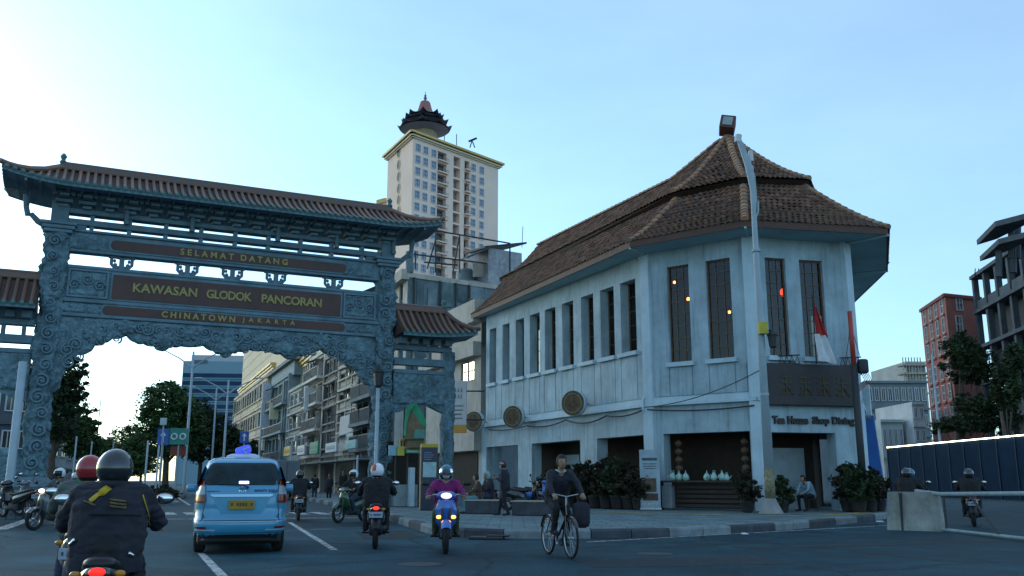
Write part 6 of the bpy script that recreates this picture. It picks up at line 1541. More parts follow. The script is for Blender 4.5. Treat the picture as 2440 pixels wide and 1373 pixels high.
MB().bevbox((0, 0, .04), (.8, .3, .08), .02).build('foot', M_steel, bst)
ct0 = Vector(W2.w(.55, 0, .75)); cnt = thing('serving_counter', 'long dark wooden serving counter with teapots in the shop opening', 'counter', (ct0.x, ct0.y, KH), math.atan2(W2.d.y, W2.d.x))
ctz = 1.03
MB().bevbox((1.75, .2, ctz), (3.6, .6, .07), .015).build('top', M_darkwood, cnt)
for x in (.02, 3.48): MB().bevbox((x, .2, ctz / 2), (.12, .5, ctz), .02).build('leg', M_darkwood, cnt)
MB().bevbox((.38, .22, ctz / 2 - .05), (.42, .3, ctz * .8), .02).build('pale_panel', mat('counter_panel', (.28, .31, .32), rough=.7), cnt)
for k in range(5): MB().bevbox((2.0, .3, .15 + k * .17), (2.7, .05, .12), .01).build('slat', M_darkwood, cnt)
tpm = MB().smooth(); tpm.lathe([(.085, 0), (.125, .05), (.13, .12), (.10, .2), (.06, .24), (.055, .26), (.02, .29), (.02, .31)], (0, 0, 0), 14); tpm.tube([(.11, 0, .08), (.19, 0, .14), (.22, 0, .22)], [.03, .02, .014], 7); tpm.torus((-.13, 0, .14), .07, .014, 'Y', 14, 6); tpm.tube([(-.07, 0, .24), (-.04, 0, .36), (.04, 0, .36), (.07, 0, .24)], .011, 6)
tp_me = tpm.mesh('teapot', mat('enamel_pale_green', (.34, .52, .46), rough=.25, var=.2, scale=8))
for k, x in enumerate((.62, .88, 1.16, 2.02, 2.30, 2.62, 2.80)):
    q = WM[cnt.name] @ Vector((x, .18, ctz + .037)); o = link('teapot', tp_me, None, M=Matrix.Translation(q) @ Matrix.Rotation(random.uniform(0, 6), 4, 'Z') @ Matrix.Scale(1.0 if k != 6 else .8, 4))
    tag(o, 'pale green enamel teapot on the serving counter, %s from the left' % order[k], 'teapot', 'teapots on the serving counter')
lm = MB().smooth(); lm.ball((0, 0, 0), (.15, .15, .12), 12, 7); lm_me = lm.mesh('lantern_body', mat('lantern_paper', (.16, .085, .05), rough=.7, var=.3)); lc_me = MB().lathe([(.06, .1), (.06, .14)], (0, 0, 0), 8).lathe([(.06, -.14), (.06, -.1)], (0, 0, 0), 8).mesh('lantern_cap', M_iron)
for k, (a, lab) in enumerate(((.80, 'string of brown paper lanterns at the left of the counter opening'), (3.55, 'string of brown paper lanterns at the right of the counter opening'))):
    q = W2.w(a, 3.0, -.7); t = thing('lantern_string', lab, 'lanterns', q); MB().tube([(0, 0, .1), (0, 0, -1.75)], .01, 5).build('cord', M_iron, t)
    for j in range(5): link('lantern_body', lm_me, t, loc=(0, 0, -.3 - j * .32)); link('lantern_cap', lc_me, t, loc=(0, 0, -.3 - j * .32))
# --- stone benches with pale timber seats on the pavement
for k, (u0, u1, D, lab) in enumerate(((1108, 1178, 30.5, 'dark stone bench block with pale seat edge, left of the standing woman'), (1219, 1320, 29.0, 'long dark stone bench block right of the standing woman'))):
    a, b = at(u0, 1190, D), at(u1, 1192, D - .4); L = (b - a).xy.length; t = thing('stone_bench', lab, 'bench', (a.x, a.y, KH), math.atan2(b.y - a.y, b.x - a.x), 'stone benches on the pavement')
    MB().bevbox((L / 2, .25, .2), (L, .5, .40), .03).build('base', mat('bench_stone', (.06, .062, .07), rough=.8, var=.4), t)
    n = 3
    for i in range(n): MB().bevbox((L / 2, .07 + i * .18, .43), (L + .1, .16, .05), .01).build('seat_plank', mat('bench_plank', (.36, .32, .25), rough=.7, var=.3), t)
# --- information pillar and food stall by the gate
kq = gr(1020, 1216, KH); ko = thing('information_pillar', 'dark information pillar with yellow top strip and pale poster near the gate', 'sign', (kq.x, kq.y, KH), R(12))
hk = at(1020, 1066, kq.y).z - KH; wk = 38 / FPX * kq.y
MB().bevbox((0, 0, hk / 2), (wk, .35, hk), .02).build('body', mat('kiosk_navy', (.025, .028, .05), rough=.4, var=.3), ko)
MB().bevbox((0, 0, hk + .05), (wk + .02, .37, .14), .02).build('yellow_top', mat('kiosk_yellow', (.42, .30, .03), rough=.5), ko)
MB().bb((-wk * .40, -.19, hk * .52), (wk * .42, -.177, hk * .76)).build('poster', mat('poster_pale', (.30, .42, .43), rough=.5, var=.3, scale=7), ko)
for k in range(4): MB().bb((-wk * .35, -.186, hk * (.80 + .035 * k)), (wk * (.1 + .07 * (k % 3)), -.178, hk * (.81 + .035 * k))).build('text_line', mat('kiosk_print', (.2, .22, .33), rough=.5), ko)
MB().bb((-wk / 2 - .02, -.19, 0), (-wk / 2 + .01, .19, hk)).build('edge_trim', mat('kiosk_edge', (.2, .13, .07), rough=.5), ko)
fq_ = at(975, 1190, 38.6); fs = thing('food_stall', 'small food stall with yellow sign board under the gate wing', 'stall', (fq_.x, fq_.y, KH), R(20))
S = 38.6 / FPX * 1.02
def fz(v): return at(975, v, 38.6).z - KH
MB().bevbox((.1, 0, (fz(1048) + fz(1068)) / 2), (64 * S, .12, fz(1045) - fz(1069)), .02).build('sign_board', mat('stall_sign', (.52, .44, .14), rough=.6, var=.25), fs)
for i in range(8): 
    x = -24 * S + i * 6.6 * S + (3 * S if i > 3 else 0); MB().bb((x, -.08, fz(1064)), (x + 4.2 * S, -.06, fz(1050))).build('sign_character', mat('stall_red', (.20, .05, .03), rough=.6, var=.6, scale=30), fs)
MB().bb((-31 * S, -.1, fz(1086)), (-15 * S, .1, fz(1069))).build('yellow_panel', mat('stall_yellow', (.50, .40, .04), rough=.5), fs); MB().bb((-50 * S, 0, fz(1086)), (-32 * S, .1, fz(1062))).build('blue_panel', mat('stall_blue', (.22, .40, .46), rough=.5), fs)
MB().bb((-12 * S, -.12, fz(1080)), (22 * S, 0, fz(1071))).build('green_strip', mat('stall_green', (.08, .30, .2), rough=.4), fs); MB().bb((-8 * S, -.125, fz(1077)), (16 * S, -.12, fz(1074))).build('strip_print', M_framew, fs)
for x in (-30 * S, -2 * S, 26 * S): MB().tube([(x, .3, 0), (x, .3, fz(1050))], .04, 6).build('post', M_iron, fs)
MB().bevbox((-5 * S, .6, .45), (55 * S, .8, .9), .03).build('counter', mat('stall_counter', (.24, .28, .28), rough=.7, var=.3), fs); MB().bevbox((4 * S, .0, .8), (12 * S, .4, 1.6), .03).build('cool_box', mat('cool_box', (.40, .48, .52), rough=.5), fs)
MB().bb((-40 * S, 1.2, 0), (36 * S, 1.3, fz(1050))).build('back_cloth', M_dark, fs)
M_gr = mat('green_tarpaulin', (.015, .26, .12), rough=.5, var=.3, scale=3)
gq = at(985, 1050, 38.4); gc = thing('green_awning', 'bright green folded tarpaulin peak above the food stall', 'awning', (gq.x, gq.y, gq.z), R(10))
s_ = 38.4 / FPX * 1.02; gpts = lambda u, v: ((u - 985) * s_, (1050 - v) * s_)
for sd_, pts in ((0, [(962, 1040), (964, 995), (968, 975), (976, 967), (985, 968), (975, 985), (968, 1010), (966, 1042)]), (1, [(976, 967), (988, 966), (1000, 980), (1010, 1000), (1014, 1018), (1008, 1020), (997, 1012), (987, 1000), (980, 985)])):
    m = MB(); pp = [gpts(*p) for p in pts]; n = len(pp); vs = [(x, -.5 + .25 * sd_, z) for x, z in pp] + [(x * .95, .9, z * .98 + .05) for x, z in pp]
    m.add(vs, [tuple(range(n)), tuple(range(2 * n - 1, n - 1, -1))] + [(i, (i + 1) % n, n + (i + 1) % n, n + i) for i in range(n)]); m.build('tarpaulin_fold', M_gr, gc)
gm = MB().slab([gpts(*p) for p in ((964, 1048), (968, 1004), (978, 982), (990, 998), (1000, 1014), (1010, 1024), (1010, 1048))], -.35, .6); gm.build('wooden_gable', mat('stall_wood', (.2, .14, .08), rough=.8, var=.4), gc)
MB().slab([gpts(*p) for p in ((984, 1046), (986, 1026), (1009, 1026), (1009, 1046))], -.42, -.36).build('teal_panel', mat('stall_teal', (.08, .22, .18), rough=.6), gc)
MB().bb(((970 - 985) * s_, -.2, -.3), ((1010 - 985) * s_, .1, .35)).build('stall_roof_edge', mat('stall_wood', (.2, .14, .08), rough=.8, var=.4), gc)
MB().bb(((942 - 985) * s_, .3, -.6), ((958 - 985) * s_, .4, (1050 - 985) * s_)).build('pale_panel', mat('pale_cloth', (.5, .47, .44), rough=.8), gc)
for x in (-.4, .5): MB().tube([(x, .2, .1), (x, .2, 1.4)], .03, 5).build('frame_post', M_iron, gc)
# --- plain pale posts by the gate, street lamps down the street
def post(label, u, vt, vb, D, r0, r1, name='pale_post', cat='pole', z0=KH, extra=None):
    b = at(u, vb, D); t = thing(name, label, cat, (b.x, b.y, z0)); zt = at(u, vt, D).z - z0
    MB().smooth().lathe([(r0, 0), (r0, .3), (r1, zt)], (0, 0, 0), 12).build('pole', M_galv, t)
    MB().smooth().lathe([(r0 * 1.8, 0), (r0 * 1.6, .3), (r0, .6)], (0, 0, 0), 12).build('foot', M_conc, t)
    if extra: extra(t, zt)
    return t
def lantern_top(t, zt):
    MB().lathe([(.06, zt), (.18, zt + .1), (.22, zt + .6), (.26, zt + .66), (.08, zt + .85), (.02, zt + 1.0)], (0, 0, 0), 6).build('lantern', M_iron, t)
def twin_arm(t, zt, w=2.2, up=1.1):
    for sx in (-1, 1): 
        MB().tube([(0, 0, zt - 1.2), (sx * w * .45, 0, zt - .5), (sx * w, 0, zt + up * .1)], [.06, .05, .04], 6).build('arm', M_galv, t); MB().bevbox((sx * w * 1.12, 0, zt + up * .12), (.6, .22, .1), .03).build('luminaire', M_framew, t)
post('pale post right of the gate wing with worn ochre foot', 1066, 872, 1185, 41.2, .11, .10, z0=KH)
post('leaning looking pale post in front of the left gate pillar', 18, 862, 1190, 29.0, .13, .12, z0=KH)
post('pale lamp post with dark lantern in front of the right gate pillar', 893, 925, 1188, 37.0, .085, .075, 'lantern_post', 'lamp post', KH, lantern_top)
post('street lamp with twin arms nearest the blue arrow sign, left one', 440, 838, 1130, 66, .12, .07, 'street_lamp', 'lamp post', 0, twin_arm)
post('tall street lamp right of the green tree in mid street', 530, 905, 1135, 74, .12, .07, 'street_lamp', 'lamp post', 0, twin_arm)
post('slim street lamp just left of the tall mid street lamp', 502, 925, 1140, 90, .12, .07, 'street_lamp', 'lamp post', 0, twin_arm)
post('thin far street lamp at the open end of the street', 222, 945, 1145, 130, .11, .06, 'street_lamp', 'lamp post', 0)
post('pale pole at the far end of the shop row', 615, 960, 1135, 78, .10, .08, z0=0)
post('white flagpole in front of the red brick block', 2240, 845, 1050, 80, .14, .08, z0=0)
for k, (u, vt, D) in enumerate(((172, 1040, 70), (210, 1052, 80), (262, 1052, 85), (345, 1050, 60), (372, 1058, 64), (690, 1060, 70), (850, 1085, 56))):
    post('short pale post on the street, %s from the left' % order[k], u, vt, 1150, D, .07, .06, 'short_post', 'post', 0)
# --- traffic signs
def traffic_sign(label, u0, u1, v0, v1, D, col, mark, post_to=1140):
    a = at((u0 + u1) / 2, v1, D); w = (u1 - u0) / FPX * D; h = at(u0, v0, D).z - a.z; t = thing('traffic_sign', label, 'sign', (a.x, a.y, 0), 0, 'road signs by the median')
    MB().bevbox((0, 0, a.z + h / 2), (w, .05, h), .02).build('plate', mat('signplate_%d_%d' % (u0, v0), col, rough=.4, var=.15), t)
    MB().tube([(0, .06, 0), (0, .06, a.z + h)], .045, 7).build('pole', M_galv, t); mw = mat('sign_white_mark', (.62, .66, .68), rough=.4); cz = a.z + h / 2
    if mark == 'arrow':
        MB().bb((-w * .07, -.032, cz - h * .32), (w * .07, -.026, cz + h * .15)).build('mark', mw, t); MB().add([(-w * .26, -.03, cz + h * .08), (w * .26, -.03, cz + h * .08), (0, -.03, cz + h * .36)], [(0, 1, 2)]).build('mark', mw, t)
    elif mark == 'p':
        for x in (-w * .24, w * .22): MB().torus((x, -.03, cz), h * .17, h * .05, 'Y', 14, 5).build('mark', mw, t)
    return t
traffic_sign('blue upright arrow sign left of the green sign', 374, 401, 1022, 1061, 58, (.03, .10, .38), 'arrow')
traffic_sign('wide green sign with two white symbols beside the blue arrow', 403, 447, 1021, 1060, 58, (.02, .22, .17), 'p')
traffic_sign('lower red panel under the green sign', 405, 442, 1063, 1086, 58.5, (.24, .035, .02), None)
traffic_sign('blue arrow sign right above the taxi roof', 571, 592, 1028, 1056, 60, (.03, .09, .36), 'arrow')
traffic_sign('small pale square sign high in the green tree', 381, 397, 996, 1013, 57, (.4, .5, .5), None)
# --- concrete barrier with pipe rail, right foreground
bq0 = gr(2122, 1262); br1 = gr(2248, 1266)
bar = thing('concrete_barrier', 'worn concrete barrier block standing on the road at right', 'barrier', (bq0.x, bq0.y, 0), math.atan2(br1.y - bq0.y, br1.x - bq0.x))
Lb = (br1 - bq0).length; hb_ = at(2180, 1172, bq0.y).z
MB().add([(0, -.28, 0), (Lb, -.28, 0), (Lb, .28, 0), (0, .28, 0), (0, -.24, .25), (Lb, -.24, .25), (Lb, .24, .25), (0, .24, .25), (.03, -.12, hb_), (Lb - .03, -.12, hb_), (Lb - .03, .12, hb_), (.03, .12, hb_)], [(0, 1, 5, 4), (1, 2, 6, 5), (2, 3, 7, 6), (3, 0, 4, 7), (4, 5, 9, 8), (5, 6, 10, 9), (6, 7, 11, 10), (7, 4, 8, 11), (8, 9, 10, 11)]).build('block', mat('barrier_concrete', (.26, .27, .24), rough=.9, var=.5, scale=1.5, streak=.5, bump=.3), bar)
MB().bb((Lb * .28, -.30, 0), (Lb * .31, -.1, hb_ * .98)).build('joint_bar', M_iron, bar)
rr0 = gr(2250, 1268); rr1 = gr(2470, 1294); rb = thing('pipe_barrier', 'low pipe rail barrier running out of the picture at right', 'barrier', (rr0.x, rr0.y, 0), math.atan2(rr1.y - rr0.y, rr1.x - rr0.x))
Lr = (rr1 - rr0).length
M_rail = mat('rail_paint', (.20, .27, .29), rough=.5, var=.3)
MB().tube([(-1.4, 0, hb_ + .02), (0, 0, .93), (Lr, 0, 1.0)], .05, 8).build('top_rail', M_rail, rb); MB().tube([(-.1, 0, .06), (Lr, 0, .06)], .04, 8).build('bottom_rail', M_rail, rb)
for k in range(2): MB().tube([(.15 + k * Lr / 1.6, 0, .05), (.15 + k * Lr / 3.2, 0, .96)], .03, 7).build('upright', M_iron, rb)
# --- blue hoarding with a light line along its top
h0, h1 = Vector((36.0, 50.0)), Vector((33.5, 84.0)); HW = Wall(h1, h0)
HW = Wall(Vector((33.6, 82.0)), Vector((33.0, 46.0))); zh0 = 4.1
hd_ = thing('site_hoarding', 'long dark blue site hoarding along the right hand street', 'fence', (33.0, 46.0, 0))
nP = 15
for k in range(nP):
    p = MB(); a0, a1 = HW.L * k / nP, HW.L * (k + 1) / nP; HW.box(p, a0 + .015, a1 - .015, 0, zh0 + random.uniform(-.01, .01), -.05, random.uniform(0, .02)); p.build('panel', mat('hoarding_blue', (.006, .028, .058), rough=.8, var=.3, scale=.8, streak=.4, spec=.1), hd_, world=True)
    p = MB(); HW.box(p, a0 - .04, a0 + .04, 0, zh0, 0, .08); p.build('post', mat('hoarding_post', (.006, .026, .052), rough=.6), hd_, world=True)
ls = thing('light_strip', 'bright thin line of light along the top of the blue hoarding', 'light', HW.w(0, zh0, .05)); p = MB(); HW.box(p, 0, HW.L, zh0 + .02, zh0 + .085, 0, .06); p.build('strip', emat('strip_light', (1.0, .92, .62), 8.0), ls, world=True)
# --- white and blue totem sign behind the utility pole
tq = at(2062, 1100, 40); tot = thing('totem_sign', 'white panel on a blue post behind the utility pole', 'sign', (tq.x, tq.y, KH), R(-30))
MB().bevbox((0, 0, (at(2062, 918, 40).z + at(2062, 1002, 40).z) / 2 - KH), (.85, .2, at(2062, 918, 40).z - at(2062, 1002, 40).z), .03).build('panel', mat('totem_white', (.45, .52, .55), rough=.5), tot)
MB().add([(.05, -.1, at(2062, 1002, 40).z), (.5, -.1, at(2062, 1002, 40).z), (.5, .1, at(2062, 1002, 40).z), (.05, .1, at(2062, 1002, 40).z), (.25, -.1, 0), (.75, -.1, 0), (.75, .1, 0), (.25, .1, 0)], [(0, 1, 2, 3), (4, 7, 6, 5), (0, 4, 5, 1), (1, 5, 6, 2), (2, 6, 7, 3), (3, 7, 4, 0)]).build('blue_post', mat('totem_blue', (.03, .13, .40), rough=.45), tot)
MB().bevbox((-.15, 0, .9), (.5, .2, 1.8), .03).build('dark_panel', M_iron, tot)
# --- drain grating / tarp lying by the kerb, litter
dg_ = gr(1160, 1285); d = thing('drain_cover', 'black drain cover lying on the road by the kerb', 'cover', (dg_.x, dg_.y, 0), R(-8)); MB().bevbox((0, 0, .03), (.75, .45, .06), .02).build('plate', M_iron, d); MB().bevbox((.25, .05, .075), (.5, .3, .03), .01).build('lid', M_black, d)
for k, (u, v, lab) in enumerate(((1775, 1277, 'crumpled white litter on the road in front of the kerb'), (2098, 1246, 'pale plastic litter near the concrete barrier'))):
    q = gr(u, v); t = MB(); r = random.Random(k); vs = [(r.uniform(-.14, .14), r.uniform(-.08, .08), r.uniform(0.01, .07)) for _ in range(14)]
    bm = bmesh.new(); [bm.verts.new(p) for p in vs]; bmesh.ops.convex_hull(bm, input=bm.verts); me = bpy.data.meshes.new('litter'); bm.to_mesh(me); bm.free(); me.materials.append(M_white2); tag(link('litter', me, None, loc=(q.x, q.y, 0)), lab, 'litter')

# ================================================================== vehicles
# --- the pale blue taxi seen from behind
M_taxi = mat('taxi_blue_paint', (.045, .25, .41), rough=.28, var=.04, spec=.6, coat=.7)
M_lens_r = mat('red_lens', (.16, .008, .008), rough=.15, var=.1, spec=.6); M_lens_c = mat('clear_lens', (.26, .28, .29), rough=.12, var=.1, spec=.7)
M_cglass = mat('car_glass', (.006, .026, .034), rough=.08, var=.7, scale=3.5, spec=.3)
tq = at(576, 1200, 16.4)
taxi = thing('taxi', 'pale blue taxi minivan seen from behind with blue roof sign', 'taxi', (tq.x, tq.y, 0), R(17))
Z_ = [.30, .36, .46, .56, .60, .63, .80, .95, 1.06, 1.10, 1.25, 1.42, 1.54, 1.62, 1.665, 1.69]
YR = [.12, .05, .01, .01, .03, .09, .08, .08, .10, .13, .20, .28, .35, .46, .60, .85]
YF = [4.0, 4.10, 4.16, 4.15, 4.13, 4.1, 3.95, 3.6, 3.2, 3.05, 2.8, 2.5, 2.3, 2.1, 1.95, 1.7]
WX = [.74, .79, .825, .83, .825, .82, .83, .825, .81, .785, .755, .70, .655, .615, .55, .40]
def tprof(z):
    if z <= Z_[0]: return YR[0], YF[0], WX[0]
    for i in range(len(Z_) - 1):
        if z <= Z_[i + 1]: t = (z - Z_[i]) / (Z_[i + 1] - Z_[i]); return tuple(a[i] + (a[i + 1] - a[i]) * t for a in (YR, YF, WX))
    return YR[-1], YF[-1], WX[-1]
def rear_y(x, z, e=7):
    a, b, w = tprof(z); c, L = (a + b) / 2, (b - a) / 2; return c - L * max(0, 1 - min(.9999, abs(x / w)) ** e) ** (1 / e)
body = MB().smooth(); secs = []; nq = 56
for z in Z_:
    a, b, w = tprof(z); c, L = (a + b) / 2, (b - a) / 2; ring = []
    for i in range(nq):
        q = 2 * PI * i / nq; cx_, sy_ = math.cos(q), math.sin(q); k = (abs(cx_) ** 7 + abs(sy_) ** 7) ** (-1 / 7); ring.append((w * cx_ * k, c + L * sy_ * k, z))
    secs.append(ring)
body.loft(secs, cap=True); tb_ = body.build('body', M_taxi, taxi)
def patch(name, zs, xl, xr, m, parent, off=.012, nx=10, smooth=True):
    """sheet that follows the rear of the car; zs list of heights, xl/xr edges at these heights"""
    p = MB().smooth(smooth); vs = []
    for z, a, b in zip(zs, xl, xr):
        for i in range(nx + 1): x = a + (b - a) * i / nx; vs.append((x, rear_y(x, z) - off, z))
    n = nx + 1; p.add(vs, [(j * n + i, j * n + i + 1, (j + 1) * n + i + 1, (j + 1) * n + i) for j in range(len(zs) - 1) for i in range(nx)])
    # turned edges so that the sheet has thickness
    for j in range(len(zs) - 1):
        for e in (0, nx): a, b = Vector(vs[j * n + e]), Vector(vs[(j + 1) * n + e]); p.quad(a, b, b + Vector((0, off + .03, 0)), a + Vector((0, off + .03, 0)))
    for j in (0, len(zs) - 1):
        for i in range(nx): a, b = Vector(vs[j * n + i]), Vector(vs[j * n + i + 1]); p.quad(a, b, b + Vector((0, off + .03, 0)), a + Vector((0, off + .03, 0)))
    return p.build(name, m, parent)
wz = [1.19, 1.22, 1.30, 1.45, 1.54, 1.575, 1.585]; wh = [.60, .66, .668, .62, .575, .54, .48]
rw = patch('rear_window', wz, [-h for h in wh], wh, M_cglass, taxi, .008, 14)
for sx in (-1, 1):
    o1 = [sx * h for h in (.60, .64, .655, .65, .64)]; i1 = [sx * h for h in (.80, .81, .795, .77, .745)]
    tz = [.90, .98, 1.05, 1.10, 1.16]
    tlt = patch('tail_light', [.88, .93, 1.02], [sx * .63, sx * .62, sx * .625], [sx * .812, sx * .815, sx * .805], M_lens_r, taxi, .03, 6)
    patch('reverse_lens', [1.025, 1.10, 1.18], [sx * .63, sx * .632, sx * .64], [sx * .80, sx * .785, sx * .765], M_lens_c, tlt, .032, 6)
    patch('upper_lens', [1.185, 1.25, 1.30], [sx * .645, sx * .655, sx * .67], [sx * .762, sx * .745, sx * .73], M_lens_r, tlt, .03, 6)
    patch('reflector', [.44, .475], [sx * .58, sx * .58], [sx * .76, sx * .78], M_lens_r, taxi, .014, 6)
    patch('bumper_accent', [.405, .425], [sx * .42, sx * .44], [sx * .78, sx * .80], mat('accent_pale', (.4, .52, .58), rough=.3), taxi, .02, 8)
    # panel gap beside the tailgate
    patch('panel_gap', [.58, .70, .86], [sx * .655, sx * .645, sx * .625], [sx * .665, sx * .655, sx * .635], M_black, taxi, .004, 2)
patch('garnish', [.985, 1.0, 1.02, 1.03], [-.48, -.52, -.54, -.52], [.48, .52, .54, .52], mat('taxi_chrome', (.35, .5, .58), rough=.15, metal=.6, var=0), taxi, .03, 14)
pr = patch('plate_recess', [.70, .78, .96], [-.34, -.40, -.48], [.34, .40, .48], mat('taxi_blue_deep', (.085, .30, .44), rough=.3, var=.04), taxi, .006, 12)
MB().bevbox((0, rear_y(0, .84) - .03, .845), (.44, .02, .16), .006).build('number_plate', mat('plate_yellow', (.34, .19, .015), rough=.5, var=.25, scale=6), taxi)
for i in range(8):
    if i in (1, 6): continue
    MB().bb((-.18 + i * .048, rear_y(0, .84) - .044, .825), (-.148 + i * .048, rear_y(0, .84) - .038, .885)).build('plate_character', mat('plate_print', (.10, .06, .01), rough=.6), taxi)
patch('bumper_line', [.572, .585], [-.70, -.70], [.70, .70], M_black, taxi, .004, 14)
patch('bumper_edge', [.555, .567], [-.72, -.72], [.72, .72], mat('accent_pale', (.4, .52, .58)), taxi, .012, 14)
hsl = MB(); hsl.bevbox((.02, rear_y(0, 1.235) - .02, 1.235), (.17, .03, .045), .008); hsl.build('high_stop_lamp', emat('led_blue_white', (.55, .6, 1.0), 3.0), taxi)
wp = MB().tube([(.10, rear_y(0, 1.13) - .04, 1.135), (.04, rear_y(0, 1.2) - .035, 1.195), (-.42, rear_y(.42, 1.22) - .03, 1.215)], [.02, .015, .01], 6); wp.build('wiper', M_black, taxi)
em = MB(); n = 18
em.torus((0, rear_y(0, 1.10) - .012, 1.10), .055, .008, 'Y', 18, 5); em.torus((0, rear_y(0, 1.10) - .014, 1.102), .03, .006, 'Y', 14, 5); em.build('emblem', M_chrome, taxi)
sign_text('MWO 2354', .06, .40, mat('fleet_number', (.02, .05, .11), rough=.5), taxi, Matrix.Translation((.41, rear_y(.35, 1.09) - .013, 1.085)), .002, .002)
MB().bb((-.62, rear_y(-.5, 1.08) - .012, 1.075), (-.38, rear_y(-.4, 1.08) - .002, 1.09)).build('model_badge', mat('badge_dark', (.03, .12, .18), rough=.4), taxi)
# underside, wheels
MB().bevbox((0, 2.05, .27), (1.45, 3.5, .22), .05).build('underbody', M_black, taxi)
patch('bumper_valance', [.24, .30, .37], [-.66, -.72, -.76], [.66, .72, .76], M_black, taxi, .004, 12)
for sx in (-1, 1):
    for y in (.78, 3.35):
        w = MB().smooth(); Mx = Matrix.Rotation(PI / 2, 3, 'Y'); w.lathe([(.18, -.09), (.27, -.1), (.305, -.07), (.31, 0), (.305, .07), (.27, .1), (.18, .09)], (sx * .68, y, .31), 28, M=Mx); wo = w.build('wheel', M_rubber, taxi)
        MB().lathe([(.17, -.02), (.19, .02)], (sx * .77, y, .31), 20, M=Mx).build('rim', M_steel, wo)
    sw = MB(); pts = [(.30, 1.24), (.36, 1.50), (1.2, 1.56), (1.2, 1.16), (.45, 1.16)]
    sw.add([(sx * (tprof(z)[2] + .006), y, z) for y, z in pts], [tuple(range(5))]); sw.build('side_window', M_cglass, taxi)
    sw = MB(); pts = [(1.28, 1.16), (1.28, 1.56), (2.1, 1.55), (2.7, 1.16)]; sw.add([(sx * (tprof(z)[2] + .006), y, z) for y, z in pts], [tuple(range(4))]); sw.build('side_window', M_cglass, taxi)
    MB().smooth().bevbox((sx * .95, 2.75, 1.12), (.2, .1, .15), .03).build('door_mirror', M_taxi, taxi)
rs = MB().smooth(); rs.ball((0, 1.5, 1.72), (.32, .12, .07), 18, 8); rso = rs.build('roof_sign', mat('roof_sign_base', (.55, .58, .72), rough=.4), taxi)
rs = MB().smooth(); Mq = Matrix.Rotation(R(-18), 3, 'Y'); rs.bevbox((-.01, 1.48, 1.84), (.30, .12, .17), .05, M=Mq); rs.build('sign_lamp', emat('sign_blue_glow', (.04, .07, .50), .7), rso)
MB().tube([(.05, 1.41, 1.78), (-.02, 1.405, 1.85), (.10, 1.405, 1.90)], .016, 6).build('bird_mark', mat('bird_mark', (.4, .45, .7), rough=.4), rso)

